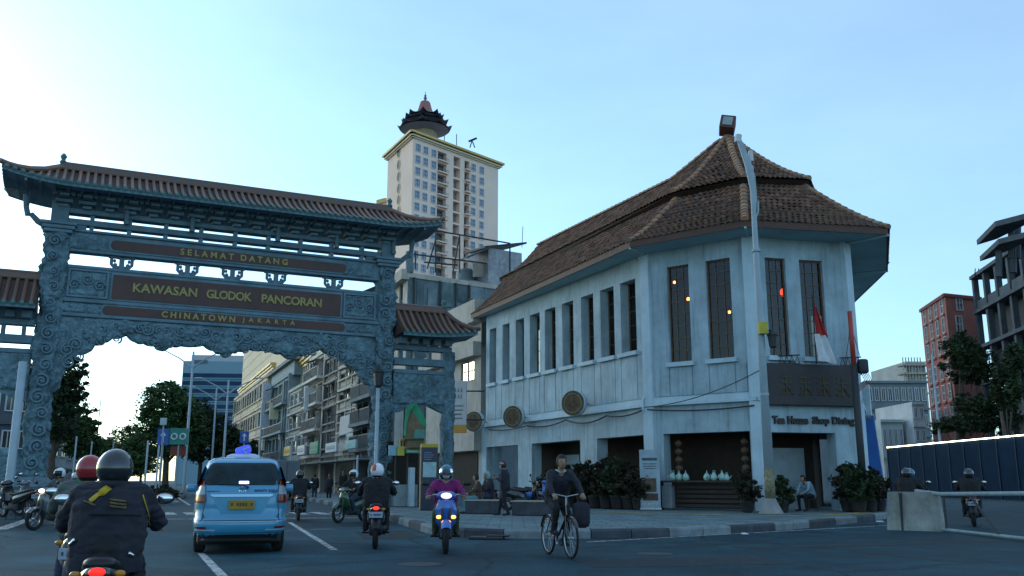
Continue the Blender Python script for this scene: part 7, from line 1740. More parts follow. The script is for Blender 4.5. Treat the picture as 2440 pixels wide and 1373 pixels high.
# --- motorcycles
def motorbike(label, loc, rz, paint, kind='scooter', head=0.0, tail=0.0, amber=False, group='motorcycles in the street', plate=True, lean=0.0, topbox=False, cat='motorcycle', s=1.0):
    t = thing('motorcycle', label, cat, loc, rz, group); t.scale = (s, s, s)
    if lean: t.rotation_euler = (0, lean, rz)
    P = paint
    for y, nm in ((-.47, 'rear_wheel'), (.78, 'front_wheel')):
        w = MB().smooth(); w.torus((0, y, .28), .235, .052, 'X', 28, 9); wo = w.build(nm, M_rubber, t)
        r = MB(); r.torus((0, y, .28), .19, .016, 'X', 24, 6); r.lathe([(.05, -.05), (.05, .05)], (0, y, .28), 10, M=Matrix.Rotation(PI / 2, 3, 'Y'))
        for k in range(6): a = k * PI / 3; r.tube([(0, y, .28), (0, y + .19 * math.cos(a), .28 + .19 * math.sin(a))], .012, 5)
        r.build('rim', M_steel, wo)
    for sx in (-1, 1):
        MB().tube([(sx * .075, .78, .28), (sx * .075, .66, .62), (sx * .05, .60, .86)], [.026, .03, .03], 8).build('fork_leg', M_iron, t)
    f = MB().smooth(); vs = []
    for i in range(11):
        a = R(-5 + 150 * i / 10); 
        for j in range(5): x = -.085 + .17 * j / 4; rr = .33 - .05 * (2 * j / 4 - 1) ** 2; vs.append((x, .78 - rr * math.cos(a + R(0)), .28 + rr * math.sin(a)))
    f.add(vs, [(i * 5 + j, i * 5 + j + 1, (i + 1) * 5 + j + 1, (i + 1) * 5 + j) for i in range(10) for j in range(4)]); f.build('front_fender', P, t)
    f = MB().smooth(); vs = []
    for i in range(9):
        a = R(20 + 110 * i / 8)
        for j in range(5): x = -.09 + .18 * j / 4; rr = .34 - .05 * (2 * j / 4 - 1) ** 2; vs.append((x, -.47 - rr * math.cos(a), .28 + rr * math.sin(a)))
    f.add(vs, [(i * 5 + j, i * 5 + j + 1, (i + 1) * 5 + j + 1, (i + 1) * 5 + j) for i in range(8) for j in range(4)]); f.build('rear_fender', M_black, t)
    # tail body: lofted fairing from the seat back to the tail lamp
    b = MB().smooth(); secs = []
    for (y, z, w, h) in ((.22, .48, .12, .14), (.0, .54, .17, .15), (-.3, .60, .17, .13), (-.55, .67, .14, .10), (-.74, .73, .09, .06), (-.80, .75, .05, .04)):
        secs.append([(w * math.copysign(abs(math.cos(q)) ** .6, math.cos(q)), y, z + h * math.copysign(abs(math.sin(q)) ** .6, math.sin(q))) for q in [2 * PI * i / 16 for i in range(16)]])
    b.loft(secs); b.build('tail_body', P, t)
    st = MB().smooth(); secs = []
    for (y, z, w, h) in ((.30, .69, .09, .03), (.15, .70, .14, .06), (-.1, .71, .15, .06), (-.3, .75, .14, .06), (-.6, .80, .11, .05), (-.68, .80, .07, .03)):
        secs.append([(w * math.copysign(abs(math.cos(q)) ** .7, math.cos(q)), y, z + h * math.sin(q)) for q in [2 * PI * i / 14 for i in range(14)]])
    st.loft(secs); st.build('seat', M_black, t)
    e = MB().smooth(); e.bevbox((0, .1, .34), (.26, .45, .24), .05); e.build('engine', M_iron, t)
    # leg shield / front fairing
    fs = MB().smooth(); secs = []
    for (z, y, w, d) in ((.38, .50, .10, .05), (.55, .56, .19, .06), (.75, .60, .20, .07), (.90, .585, .15, .08), (.98, .55, .09, .06)):
        secs.append([(w * math.cos(q), y + d * math.sin(q) + .05 * abs(math.cos(q)) * -1, z) for q in [2 * PI * i / 18 for i in range(18)]])
    fs.loft(secs); fs.build('front_fairing', P, t)
    MB().tube([(0, .3, .36), (0, -.2, .40)], .05, 7).build('frame', M_iron, t)
    hc = MB().smooth(); hc.ball((0, .55, 1.0), (.19, .11, .085), 16, 8); hc.build('handlebar_cowl', P, t)
    hb = MB(); hb.tube([(-.36, .46, 1.0), (-.2, .53, 1.02), (0, .55, 1.0), (.2, .53, 1.02), (.36, .46, 1.0)], .014, 7); hbo = hb.build('handlebar', M_steel, t)
    for sx in (-1, 1):
        MB().tube([(sx * .25, .51, 1.015), (sx * .37, .455, 1.0)], .021, 8).build('grip', M_black, hbo)
        MB().tube([(sx * .26, .56, 1.0), (sx * .37, .53, .99)], .007, 5).build('brake_lever', M_steel, hbo)
        MB().tube([(sx * .22, .52, 1.02), (sx * .27, .5, 1.12), (sx * .34, .5, 1.2)], .008, 5).build('mirror_stem', M_black, hbo)
        mr = MB().smooth(); mr.ball((sx * .38, .5, 1.22), (.075, .022, .048), 12, 7); mo = mr.build('mirror', M_black, hbo)
        MB().smooth().ball((sx * .38, .484, 1.22), (.066, .012, .04), 12, 6).build('mirror_glass', M_chrome, mo)
        MB().smooth().ball((sx * .13, .665, .63 if amber else .92), (.045, .03, .03), 10, 6).build('front_indicator', emat('amber_on', (1.0, .35, .04), 5.0) if amber else mat('amber_lens', (.5, .2, .02), rough=.2), t)
        MB().smooth().ball((sx * .14, -.72, .74), (.04, .03, .025), 8, 5).build('rear_indicator', mat('amber_lens', (.5, .2, .02), rough=.2), t)
        MB().tube([(sx * .09, .16, .27), (sx * .27, .16, .27)], .018, 6).build('foot_peg', M_rubber, t)
    MB().smooth().ball((0, .645, 1.0 if not amber else 1.0), (.10, .035, .055), 14, 8).build('headlight', emat('headlight_%d' % int(head * 10), (1.0, .86, .75), head) if head else M_lens_c, t)
    MB().smooth().ball((0, -.80, .76), (.055, .03, .032), 12, 7).build('tail_light', emat('tail_on_%d' % int(tail * 10), (1.0, .02, .01), tail) if tail else M_lens_r, t)
    if plate:
        pl = MB(); pl.bevbox((0, -.83, .64), (.25, .012, .11), .004, M=Matrix.Rotation(R(12), 3, 'X')); po = pl.build('number_plate', mat('plate_pale', (.42, .48, .56), rough=.5), t)
        for i in range(7):
            if i == 1: continue
            MB().bb((-.10 + i * .029, -.842, .625), (-.081 + i * .029, -.836, .66)).build('plate_character', mat('plate_dark_print', (.04, .06, .1), rough=.5), po)
    ex = MB().smooth(); ex.tube([(.12, .15, .28), (.16, -.1, .26), (.17, -.35, .32), (.18, -.75, .40)], [.02, .025, .05, .055], 9); ex.build('exhaust', M_iron, t)
    return t
PC = {}
def paint(n, c): return mat('bike_paint_' + n, c, rough=.25, var=.05, spec=.6, coat=.6)
PB = paint('black', (.012, .012, .014)); PBL = paint('blue', (.025, .11, .42)); PR = paint('red', (.22, .02, .02)); PG = paint('grey', (.12, .13, .14)); PW = paint('white', (.5, .52, .55)); PGR = paint('green', (.015, .06, .025))

# ================================================================== people
from mathutils.bvhtree import BVHTree
def capsule(m, a, b, ra, rb, n=12):
    a, b = Vector(a), Vector(b); d = b - a; L = d.length
    if L < 1e-5: m.ball(a, ra, n, 8); return
    t = d / L; pts = []; rad = []
    for k in (1.0, .86, .5, .0): pts.append(a - t * ra * k); rad.append(max(.002, ra * math.sqrt(max(0, 1 - k * k))))
    for k in (.0, .5, .86, 1.0): pts.append(b + t * rb * k); rad.append(max(.002, rb * math.sqrt(max(0, 1 - k * k))))
    m.tube(pts, rad, n)
SKIN = mat('skin', (.30, .17, .11), rough=.6, var=.08)
def cmat(n, c, rough=.85): return mat('cloth_' + n, c, rough=rough, var=.25, scale=5, bump=.35, bscale=14)
def J(side, v): return Vector((v[0] * side, v[1], v[2]))
POSES = {
 'ride': dict(P=(0, -.06, .84), C=(0, .02, 1.13), N=(0, .07, 1.31), H=(0, .11, 1.44), S=(.20, .05, 1.25), E=(.33, .24, 1.05), W=(.34, .44, 1.02), Hi=(.10, -.03, .82), K=(.19, .42, .70), A=(.20, .20, .36), T=(.22, .38, .31)),
 'cycle': dict(P=(0, -.14, .97), C=(0, .04, 1.26), N=(0, .12, 1.44), H=(0, .16, 1.58), S=(.19, .09, 1.38), E=(.27, .28, 1.16), W=(.26, .44, 1.05), Hi=(.10, -.1, .94), K=(.13, .22, .80), A=(.12, .08, .44), T=(.12, .24, .40), K2=(.13, .16, .62), A2=(.12, -.06, .25), T2=(.12, .10, .20)),
 'stand': dict(P=(0, 0, .90), C=(0, .0, 1.22), N=(0, .01, 1.42), H=(0, .03, 1.56), S=(.18, .0, 1.37), E=(.24, -.02, 1.10), W=(.24, .06, .86), Hi=(.09, 0, .88), K=(.10, .02, .48), A=(.10, -.02, .09), T=(.12, .14, .04)),
 'phone': dict(P=(0, 0, .90), C=(0, .01, 1.22), N=(0, .03, 1.41), H=(0, .07, 1.54), S=(.175, .02, 1.36), E=(.23, .02, 1.09), W=(.09, .25, 1.14), Hi=(.085, 0, .88), K=(.09, .14, .48), A=(.09, .22, .09), T=(.10, .38, .04), K2=(.09, .0, .48), A2=(.09, -.14, .10), T2=(.10, .02, .04)),
 'sit': dict(P=(0, 0, .55), C=(0, .02, .88), N=(0, .05, 1.06), H=(0, .10, 1.19), S=(.18, .03, 1.02), E=(.25, .12, .78), W=(.14, .34, .68), Hi=(.10, .05, .53), K=(.14, .46, .52), A=(.15, .44, .10), T=(.17, .60, .05)),
 'lean': dict(P=(0, 0, .55), C=(0, .16, .84), N=(0, .28, 1.0), H=(0, .36, 1.1), S=(.18, .24, .96), E=(.22, .38, .72), W=(.10, .52, .62), Hi=(.10, .05, .53), K=(.15, .46, .52), A=(.15, .42, .10), T=(.17, .58, .05)),
}
def person(label, loc, rz, pose, top, legs, shoes=None, skin=None, helmet=None, hair=None, cap_=None, mask=None, bulk=0.0, voxel=.022, s=1.0, fingers=False, gloves=None, group=None, hood=None, turn=0.0):
    d = dict(POSES[pose]); t = thing('person', label, 'person', loc, rz, group); t.scale = (s, s, s)
    shoes = shoes or cmat('shoe_dark', (.02, .02, .022)); skin = skin or SKIN; hm = gloves or skin
    mats = [top, legs, skin, shoes, hm]; caps_ = []
    P, C_, N, H = (Vector(d[k]) for k in 'PCNH')
    for sx in (-1, 1):
        caps_ += [(P + Vector((sx * .075, 0, .0)), C_ + Vector((sx * .085, .0, .02)), .125 + bulk, .13 + bulk, 0), (C_ + Vector((sx * .07, 0, .0)), J(sx, d['S']) + Vector((-sx * .05, 0, -.02)), .12 + bulk, .085 + bulk * .7, 0)]
        caps_ += [(J(sx, d['S']), J(sx, d['E']), .062 + bulk * .55, .05 + bulk * .45, 0), (J(sx, d['E']), J(sx, d['W']), .05 + bulk * .45, .034 + bulk * .3, 0)]
        w = J(sx, d['W']); e = J(sx, d['E']); hd = (w - e).normalized(); caps_.append((w + hd * .03, w + hd * .085, .034, .032, 4))
        k2 = '2' if (sx < 0 and 'K2' in d) else ''
        K, A, T = J(sx, d['K' + k2]), J(sx, d['A' + k2]), J(sx, d['T' + k2])
        caps_ += [(J(sx, d['Hi']), K, .093 + bulk * .5, .065 + bulk * .4, 1), (K, A, .064 + bulk * .4, .046 + bulk * .4, 1), (A + Vector((0, -.03, -.03)), T, .042, .036, 3)]
    caps_ += [(P + Vector((0, -.03, -.02)), P + Vector((0, .02, -.02)), .13 + bulk, .13 + bulk, 1), (N + Vector((0, -.01, -.05)), H + Vector((0, -.01, -.04)), .056, .055, 2)]
    m = MB()
    for a, b, ra, rb, k in caps_: capsule(m, a, b, ra, rb)
    Mh = Matrix.Rotation(turn, 3, 'Z')
    m.ball(H, (.077, .097, .118), 14, 10); m.ball(H + Mh @ Vector((0, .03, -.055)), (.058, .062, .062), 10, 8)
    m.ball(H + Mh @ Vector((0, .098, -.018)), (.014, .018, .026), 8, 6)
    for sx in (-1, 1): m.ball(H + Mh @ Vector((sx * .078, -.005, -.01)), (.014, .022, .032), 8, 6)
    me = m.mesh('tmp', mats); o = bpy.data.objects.new('tmp', me); COL.objects.link(o)
    rm_ = o.modifiers.new('r', 'REMESH'); rm_.mode = 'VOXEL'; rm_.voxel_size = voxel; rm_.use_smooth_shade = True
    smd = o.modifiers.new('s', 'SMOOTH'); smd.iterations = 4; smd.factor = .5
    dg = bpy.context.evaluated_depsgraph_get(); dg.update(); nm = bpy.data.meshes.new_from_object(o.evaluated_get(dg)); bpy.data.objects.remove(o); bpy.data.meshes.remove(me)
    # clothing zones: nearest limb decides
    nf_ = len(nm.polygons); cen = np.empty(nf_ * 3); nm.polygons.foreach_get('center', cen); cen = cen.reshape(-1, 3)
    best = np.full(nf_, 9e9); idx = np.zeros(nf_, int)
    for a, b, ra, rb, k in caps_ + [(H, H + Vector((0, .03, -.05)), .09, .06, 2)]:
        a_, b_ = np.array(a), np.array(b); ab = b_ - a_; L2 = max(1e-9, ab @ ab); tt_ = np.clip(((cen - a_) @ ab) / L2, 0, 1); dist = np.linalg.norm(cen - (a_ + tt_[:, None] * ab), axis=1) - (ra + (rb - ra) * tt_)
        u_ = dist < best; best[u_] = dist[u_]; idx[u_] = k
    # cloth folds: ridged wrinkles pushed along the normals, none on head and hands
    v_ = []; wr = [J(sx, d['W']) for sx in (-1, 1)]; amp = .010 + bulk * .10; zN = N.z + .0
    for v in nm.vertices:
        p = v.co
        if p.z < zN and min((p - w).length for w in wr) > .10 and p.z > .14:
            n1 = noise.noise(Vector((p.x * 5 + 3, p.y * 5, p.z * 13))); n2 = noise.noise(Vector((p.x * 14, p.y * 14 + 5, p.z * 22)))
            v_.append(tuple(p + v.normal * amp * (1.3 * (abs(n1) ** .6 - .45) + .5 * n2)))
        else: v_.append(tuple(p))
    bmx = MB().smooth(); bmx.v = v_
    for p, k in zip(nm.polygons, idx): bmx.f.append(tuple(p.vertices)); bmx.m.append(int(k)); bmx.t.append(None); bmx.sm.append(True)
    bpy.data.meshes.remove(nm)
    # fingers, eyes and mouth join the same body mesh
    for sx in (-1, 1):
        w = J(sx, d['W']); e = J(sx, d['E']); hd = (w - e).normalized(); side = hd.cross(Vector((0, 0, 1))).normalized(); dn = side.cross(hd) * -1
        if dn.z > 0: dn = -dn
        if fingers:
            bmx.mat(4)
            for k in range(4):
                b0 = w + hd * .085 + side * (-.03 + .02 * k); l = (.9, 1.05, 1.0, .8)[k]
                bmx.tube([b0 - hd * .02, b0 + hd * .025 * l + dn * .004, b0 + hd * .035 * l + dn * .03, b0 + hd * .01 + dn * .045], [.010, .0098, .009, .0078], 7)
            b0 = w + hd * .045 - side * (sx * -.03) * -1; bmx.tube([w + hd * .04 + side * sx * -.03, w + hd * .07 + side * sx * -.05 + dn * .01, w + hd * .095 + side * sx * -.045 + dn * .03], [.012, .0105, .009], 7)
    bmx.mat(5)
    for sx in (-1, 1): bmx.ball(H + Mh @ Vector((sx * .03, .088, .005)), (.013, .008, .007), 8, 5)
    bmx.mat(6).ball(H + Mh @ Vector((0, .09, -.062)), (.026, .008, .007), 8, 5)
    bo = bmx.build('body', mats + [mat('eye_dark', (.01, .01, .01), rough=.3), mat('lips', (.2, .08, .06), rough=.6)], t)
    def shell(name, r, cut, mt, off=Vector((0, 0, 0)), n=20, k=14, parent=t):
        q = MB().smooth(); prof = []
        vs = []; fs = []
        for i in range(k + 1):
            a = PI * i / k
            for j in range(n): b = 2 * PI * j / n; vs.append(Vector((r[0] * math.sin(a) * math.cos(b), r[1] * math.sin(a) * math.sin(b), r[2] * math.cos(a))))
        for i in range(k):
            for j in range(n):
                f = (i * n + j, i * n + (j + 1) % n, (i + 1) * n + (j + 1) % n, (i + 1) * n + j); c = (vs[f[0]] + vs[f[2]]) / 2
                if cut(c): fs.append(f)
        q.add([tuple(H + off + Mh @ v) for v in vs], fs); return q.build(name, mt, parent)
    if helmet:
        hm_ = helmet if isinstance(helmet, (list, tuple)) else [helmet, M_cglass]
        ho = shell('helmet', (.135, .155, .15), lambda c: c.z > -.11 and not (c.y > .05 and c.z < .035), hm_[0], Vector((0, -.005, .02)))
        shell('visor', (.140, .160, .152), lambda c: c.y > .05 and -.07 < c.z < .05, hm_[1], Vector((0, -.003, .02)), parent=ho)
        shell('helmet_rim', (.139, .159, .152), lambda c: -.128 < c.z < -.098 and c.y < .06, M_black, Vector((0, -.005, .02)), k=28, parent=ho)
        if len(hm_) > 2: shell('helmet_patch', (.138, .158, .153), hm_[3], hm_[2], Vector((0, -.005, .02)), n=28, k=20, parent=ho)
    if hair: shell('hair', (.09, .11, .13), lambda c: c.z > -.07 and not (c.y > .03 and c.z < .055), hair, Vector((0, -.008, .008)))
    if hood: shell('hijab', (.105, .125, .145), lambda c: not (c.y > .055 and -.09 < c.z < .05), hood, Vector((0, -.006, -.02)))
    if cap_:
        co = shell('cap', (.095, .112, .115), lambda c: c.z > .02, cap_, Vector((0, 0, .015)))
        b = MB().smooth(); vs = [tuple(H + Mh @ Vector((x * (1 - .25 * y / .1), .09 + y, .045 - .25 * y * .3))) for y in (0, .05, .1) for x in (-.075, -.03, .03, .075)]; b.add(vs, [(j * 4 + i, j * 4 + i + 1, j * 4 + 5 + i, j * 4 + 4 + i) for j in range(2) for i in range(3)]); b.build('cap_peak', cap_, co)
    if mask: shell('face_mask', (.086, .106, .10), lambda c: c.y > .03 and -.085 < c.z < -.012, mask, Vector((0, .008, -.01)))
    return t
def gxy(u, v, z=0): q = gr(u, v, z); return q.x, q.y
def place(u, D, v=1200): q = at(u, v, D); return (q.x, q.y)
H_black = mat('helmet_black', (.016, .02, .024), rough=.18, var=.1, spec=.6, coat=.5); H_red = mat('helmet_red', (.30, .02, .025), rough=.25, var=.1, coat=.5); H_white = mat('helmet_white', (.62, .64, .66), rough=.25, var=.05, coat=.5)
H_teal = mat('helmet_teal', (.03, .14, .19), rough=.2, var=.1, coat=.5); H_green = mat('helmet_green', (.03, .25, .12), rough=.3, var=.1); H_pink = mat('helmet_pink', (.45, .12, .3), rough=.3)
H_orange = mat('helmet_orange', (.45, .09, .03), rough=.3)
C_navy = cmat('navy', (.018, .018, .028)); C_black = cmat('black', (.012, .012, .014)); C_olive = cmat('olive_grey', (.075, .095, .09)); C_mag = cmat('magenta', (.20, .012, .11)); C_green = cmat('rider_green', (.03, .16, .06)); C_brown = cmat('brown', (.06, .035, .025)); C_jean = cmat('jeans', (.03, .04, .07)); C_olive2 = cmat('olive_trouser', (.05, .075, .02)); C_teal = cmat('teal', (.10, .22, .24)); C_grey = cmat('grey', (.12, .12, .13))

# 1. foreground rider in dark jacket, seen from behind
x, y = place(264, 6.6); RZ = R(20)
motorbike('black scooter at the very front left, ridden by the dark jacketed rider', (x, y, 0), RZ, PB, tail=.8, s=.93)
fr = person('rider in dark jacket and black helmet with yellow strap, nearest the viewer', (x, y, 0), RZ, 'ride', C_navy, C_black, helmet=[H_black, M_cglass], bulk=.07, voxel=.011, s=.93, fingers=True, gloves=None)
bpy.context.view_layer.update()
def decal(owner, parent, name, px, m, w, lift=.012):
    """strip of cloth laid on the body where the photo shows it"""
    bo = [c for c in owner.children if c.name.startswith('body')][0]; mw = WM[owner.name] @ Matrix.Diagonal((*owner.scale, 1))
    bv = BVHTree.FromPolygons([mw @ v.co for v in bo.data.vertices], [tuple(p.vertices) for p in bo.data.polygons]); pts = []
    for u, v in px:
        dr = ray(u, v).normalized(); h = bv.ray_cast(CAMP, dr)
        if h[0] is not None: pts.append((h[0] + h[1] * lift * (1 if h[1].dot(dr) < 0 else -1), h[1]))
    if len(pts) < 2: return None
    q = MB().smooth(); inv = mw.inverted(); vs = []
    for i, (p, nr) in enumerate(pts):
        tg = (pts[min(i + 1, len(pts) - 1)][0] - pts[max(i - 1, 0)][0]).normalized(); sd2 = tg.cross(nr).normalized() * w / 2; vs += [tuple(inv @ (p - sd2)), tuple(inv @ (p + sd2))]
    q.add(vs, [(2 * i, 2 * i + 1, 2 * i + 3, 2 * i + 2) for i in range(len(pts) - 1)]); me = q.mesh(name, m); ob = link(name, me, parent)
    sol = ob.modifiers.new('thick', 'SOLIDIFY'); sol.thickness = .006; return ob
def seg(a, b, n=8): return [(a[0] + (b[0] - a[0]) * i / n, a[1] + (b[1] - a[1]) * i / n) for i in range(n + 1)]
M_strap = mat('strap_yellow', (.46, .30, .01), rough=.6)
decal(fr, fr, 'yellow_strap', seg((215, 1196), (252, 1166)), M_strap, .035)
decal(fr, fr, 'yellow_strap', seg((240, 1176), (258, 1164), 3), M_strap, .05)
M_patch = mat('patch_gold', (.14, .10, .04), rough=.7, var=.6, scale=30)
for dv in (0, 7, 14): decal(fr, fr, 'gold_print', seg((262, 1192 + dv), (300, 1196 + dv), 6), M_patch, .014)
decal(fr, fr, 'gold_print', seg((200, 1195), (228, 1205), 5), M_patch, .014)
decal(fr, fr, 'sleeve_piping', seg((338, 1180), (358, 1250), 8), M_strap, .008)
cl_ = MB().smooth(); cl_.torus((0, .06, 1.335), .085, .03, 'Z', 22, 8); cl_.build('jacket_collar', C_navy, fr)
hm_ = MB().smooth(); secs = [[(.26 * k * math.cos(q), -.05 + .22 * k * math.sin(q), z) for q in [2 * PI * i / 30 for i in range(30)]] for z, k in ((.70, 1.0), (.76, 1.04), (.84, .98))]; hm_.loft(secs, cap=False); hm_.build('jacket_hem', C_navy, fr)
decal(fr, fr, 'back_seam', seg((215, 1225), (335, 1228), 14), C_black, .012)
decal(fr, fr, 'reflective_tab', seg((165, 1300), (180, 1285), 4), M_chrome, .02)
decal(fr, fr, 'reflective_tab', seg((305, 1318), (318, 1325), 4), M_chrome, .02)
# 2. red helmet rider just ahead of it
x, y = place(203, 9.4)
motorbike('dark scooter mostly hidden behind the front rider', (x, y, 0), R(20), PG, s=.95)
person('rider in olive grey jacket and red helmet, left of the front rider', (x, y, 0), R(20), 'ride', C_olive, C_jean, helmet=[H_red, M_cglass], bulk=.045, voxel=.014, s=.95, fingers=True)
# 3. rider with white and orange helmet, red tail light on
x, y = place(897, 18.2)
motorbike('black motorcycle with glowing red tail light and pale plate, in mid road', (x, y, 0), R(8), PB, tail=2.2)
person('rider in black jacket and white orange helmet, seen from behind in mid road', (x, y, 0), R(8), 'ride', C_black, C_black, helmet=[H_white, M_cglass, H_orange, lambda c: c.x < -.03 and c.z > .0], bulk=.05, voxel=.015, fingers=True, gloves=C_black)
# 4. dark rider right of the taxi
x, y = place(712, 30.5)
motorbike('dark scooter waiting right of the taxi', (x, y, 0), R(14), PB, s=.98)
person('rider all in black just right of the taxi', (x, y, 0), R(14), 'ride', C_black, C_black, helmet=[H_black, M_cglass], bulk=.05, voxel=.024)
# 5. motorcycle coming the other way at the kerb, left of the white helmet
x, y = place(846, 29.0)
motorbike('green trimmed motorcycle by the kerb left of the white orange helmet', (x, y, 0), R(150), PGR, s=.98)
person('rider in dark clothes and white helmet by the kerb', (x, y, 0), R(150), 'ride', C_black, C_jean, helmet=[H_white, M_cglass], voxel=.024, bulk=.03)
# 6. blue scooter coming towards the viewer
x, y = place(1062, 17.3)
motorbike('blue scooter with lit orange indicators coming towards the viewer', (x, y, 0), R(185), PBL, head=.7, amber=True)
person('rider in magenta jacket, teal helmet and white mask on the blue scooter', (x, y, 0), R(185), 'ride', C_mag, C_olive2, helmet=[H_teal, glassmat('visor_clear', (.8, .9, 1), .75)], mask=mat('mask_white', (.5, .56, .6), rough=.8), bulk=.03, voxel=.018, fingers=True, s=.97)
# 7. cyclist
def bicycle(label, loc, rz):
    t = thing('bicycle', label, 'bicycle', loc, rz); 
    for y, nm in ((-.52, 'rear_wheel'), (.54, 'front_wheel')):
        w = MB().smooth(); w.torus((0, y, .335), .315, .022, 'X', 36, 8); wo = w.build(nm, M_rubber, t)
        r = MB(); r.torus((0, y, .335), .288, .011, 'X', 32, 6); r.build('rim', M_steel, wo)
        sp = MB()
        for k in range(18): a = 2 * PI * k / 18; sp.tube([(.02 * (-1) ** k, y, .335), (0, y + .288 * math.cos(a), .335 + .288 * math.sin(a))], .0022, 4)
        stuff(sp.build('spokes', M_steel, wo)); MB().lathe([(.022, -.05), (.022, .05)], (0, y, .335), 10, M=Matrix.Rotation(PI / 2, 3, 'Y')).build('hub', M_steel, wo)
    fm = MB(); BB = (0, -.08, .30); ST = (0, -.22, .82); HT = (0, .36, .86); HB = (0, .39, .70)
    for a, b in ((BB, ST), (ST, HT), (BB, HB), (HT, HB)): fm.tube([a, b], .018, 8)
    for sx in (-1, 1): fm.tube([(sx * .01, -.22, .80), (sx * .05, -.52, .335)], .010, 6); fm.tube([BB, (sx * .05, -.52, .335)], .010, 6)
    fm.build('frame', PB, t)
    fk = MB()
    for sx in (-1, 1): fk.tube([(sx * .03, .40, .68), (sx * .05, .47, .50), (sx * .05, .54, .335)], .012, 6)
    fk.build('fork', PB, t)
    MB().tube([(0, -.22, .82), (0, -.25, .93)], .014, 8).build('seat_post', M_steel, t); sd_ = MB().smooth(); sd_.ball((0, -.27, .95), (.08, .13, .035), 12, 7); sd_.build('saddle', M_black, t)
    h = MB(); h.tube([(0, .36, .86), (0, .36, 1.0)], .016, 8); h.tube([(-.28, .33, 1.03), (-.2, .40, 1.04), (0, .38, 1.0), (.2, .40, 1.04), (.28, .33, 1.03)], .012, 8); ho = h.build('handlebar', M_steel, t)
    for sx in (-1, 1): MB().tube([(sx * .2, .38, 1.035), (sx * .3, .315, 1.03)], .018, 8).build('grip', M_black, ho)
    c = MB(); c.torus(BB, .09, .008, 'X', 20, 5); c.tube([(.06, -.08, .30), (.08, .0, .42)], .011, 6); c.tube([(-.06, -.08, .30), (-.08, -.16, .18)], .011, 6); c.build('crank', M_steel, t)
    for sx, q in ((1, (.13, .0, .42)), (-1, (-.13, -.16, .18))): MB().bevbox(q, (.09, .08, .025), .006).build('pedal', M_black, t)
    for y in (-.52, .54):
        f = MB().smooth(); vs = []
        for i in range(10):
            a = R(20 + 130 * i / 9)
            for j in range(3): vs.append((-.03 + .03 * j, y - .355 * math.cos(a), .335 + .355 * math.sin(a)))
        f.add(vs, [(i * 3 + j, i * 3 + j + 1, (i + 1) * 3 + j + 1, (i + 1) * 3 + j) for i in range(9) for j in range(2)]); f.build('mudguard', PB, t)
    return t
x, y = place(1331, 16.0); CR = R(198)
bicycle('black bicycle ridden towards the viewer in the right foreground', (x, y, 0), CR)
cy = person('cyclist in dark shirt with pale collar on the black bicycle', (x, y, 0), CR, 'cycle', C_navy, C_black, hair=mat('hair_dark', (.012, .011, .01), rough=.7), voxel=.015, fingers=True, bulk=.02)
bgq = WM[cy.name] @ Vector((-.25, .40, .98)); bag = thing('cloth_bag', 'dark bag hanging from the right end of the bicycle handlebar', 'bag', bgq, CR); bmm = MB().smooth(); bmm.bevbox((0, 0, -.28), (.26, .34, .42), .09); bmm.build('bag_body', C_navy, bag); MB().tube([(0, -.1, -.1), (0, 0, .04), (0, .1, -.1)], .012, 6).build('handle', C_navy, bag)
for sx in (-1, 1):
    q = MB().smooth(); q.tube([(sx * .02, .17, 1.40), (sx * .07, .155, 1.43), (sx * .08, .09, 1.45)], [.014, .018, .012], 7); q.build('collar_wing', mat('collar_pale', (.35, .42, .42), rough=.8), cy)
# 8. standing woman with pink cap
x, y = place(1203, 28.6)
w_ = person('standing person in pink cap, white mask and dark clothes looking at a phone', (x, y, KH), R(75), 'phone', C_navy, C_black, cap_=mat('cap_pink', (.38, .20, .27), rough=.8), mask=mat('mask_pale', (.30, .42, .44), rough=.8), hair=mat('hair_dark', (.012, .011, .01)), voxel=.018, s=.99, bulk=.015, fingers=True)
ph = thing('mobile_phone', 'dark mobile phone held by the person in the pink cap', 'phone', WM[w_.name] @ Vector((0, .34, 1.19))); MB().bevbox((0, 0, 0), (.02, .08, .15), .005).build('case', M_black, ph); MB().box((-.012, 0, 0), (.004, .07, .135)).build('screen', mat('phone_screen', (.05, .06, .07), rough=.1), ph)
bp = thing('shoulder_bag', 'dark shoulder bag at the hip of the person in the pink cap', 'bag', WM[w_.name] @ Vector((.20, -.05, .88))); q = MB().smooth(); q.bevbox((0, 0, 0), (.12, .28, .3), .05); q.build('bag_body', C_brown, bp); MB().tube([(0, 0, .14), (.0, .02, .34), (-.02, .02, .52)], .012, 6).build('strap', C_black, bp)
# 9. people seated on the benches and by the parked motorcycles
x, y = place(1140, 30.9); person('person in brown top and pale jeans seated on the left stone bench', (x, y, KH - .03), R(100), 'sit', C_brown, C_teal, hair=mat('hair_dark', (.012, .011, .01)), voxel=.024, hood=None)
x, y = place(1166, 31.6); person('seated person with pale head scarf behind the left stone bench', (x, y, KH - .03), R(120), 'sit', C_navy, C_jean, hood=mat('scarf_pale', (.22, .30, .30), rough=.9), voxel=.024, s=1.08)
x, y = place(1934, 33.2); person('seated person in pale shirt in the shop doorway', (x, y, KH - .03), R(120), 'lean', cmat('pale_blue', (.22, .32, .38)), C_black, hair=mat('hair_dark', (.012, .011, .01)), voxel=.024, s=1.05)
st_ = thing('stool', 'low dark stool under the person in the shop doorway', 'stool', (x, y, KH)); MB().bevbox((0, 0, .42), (.36, .36, .05), .015).build('seat', M_darkwood, st_)
for sx in (-1, 1):
    for sy in (-1, 1): MB().tube([(sx * .15, sy * .15, 0), (sx * .13, sy * .13, .41)], .02, 6).build('leg', M_darkwood, st_)
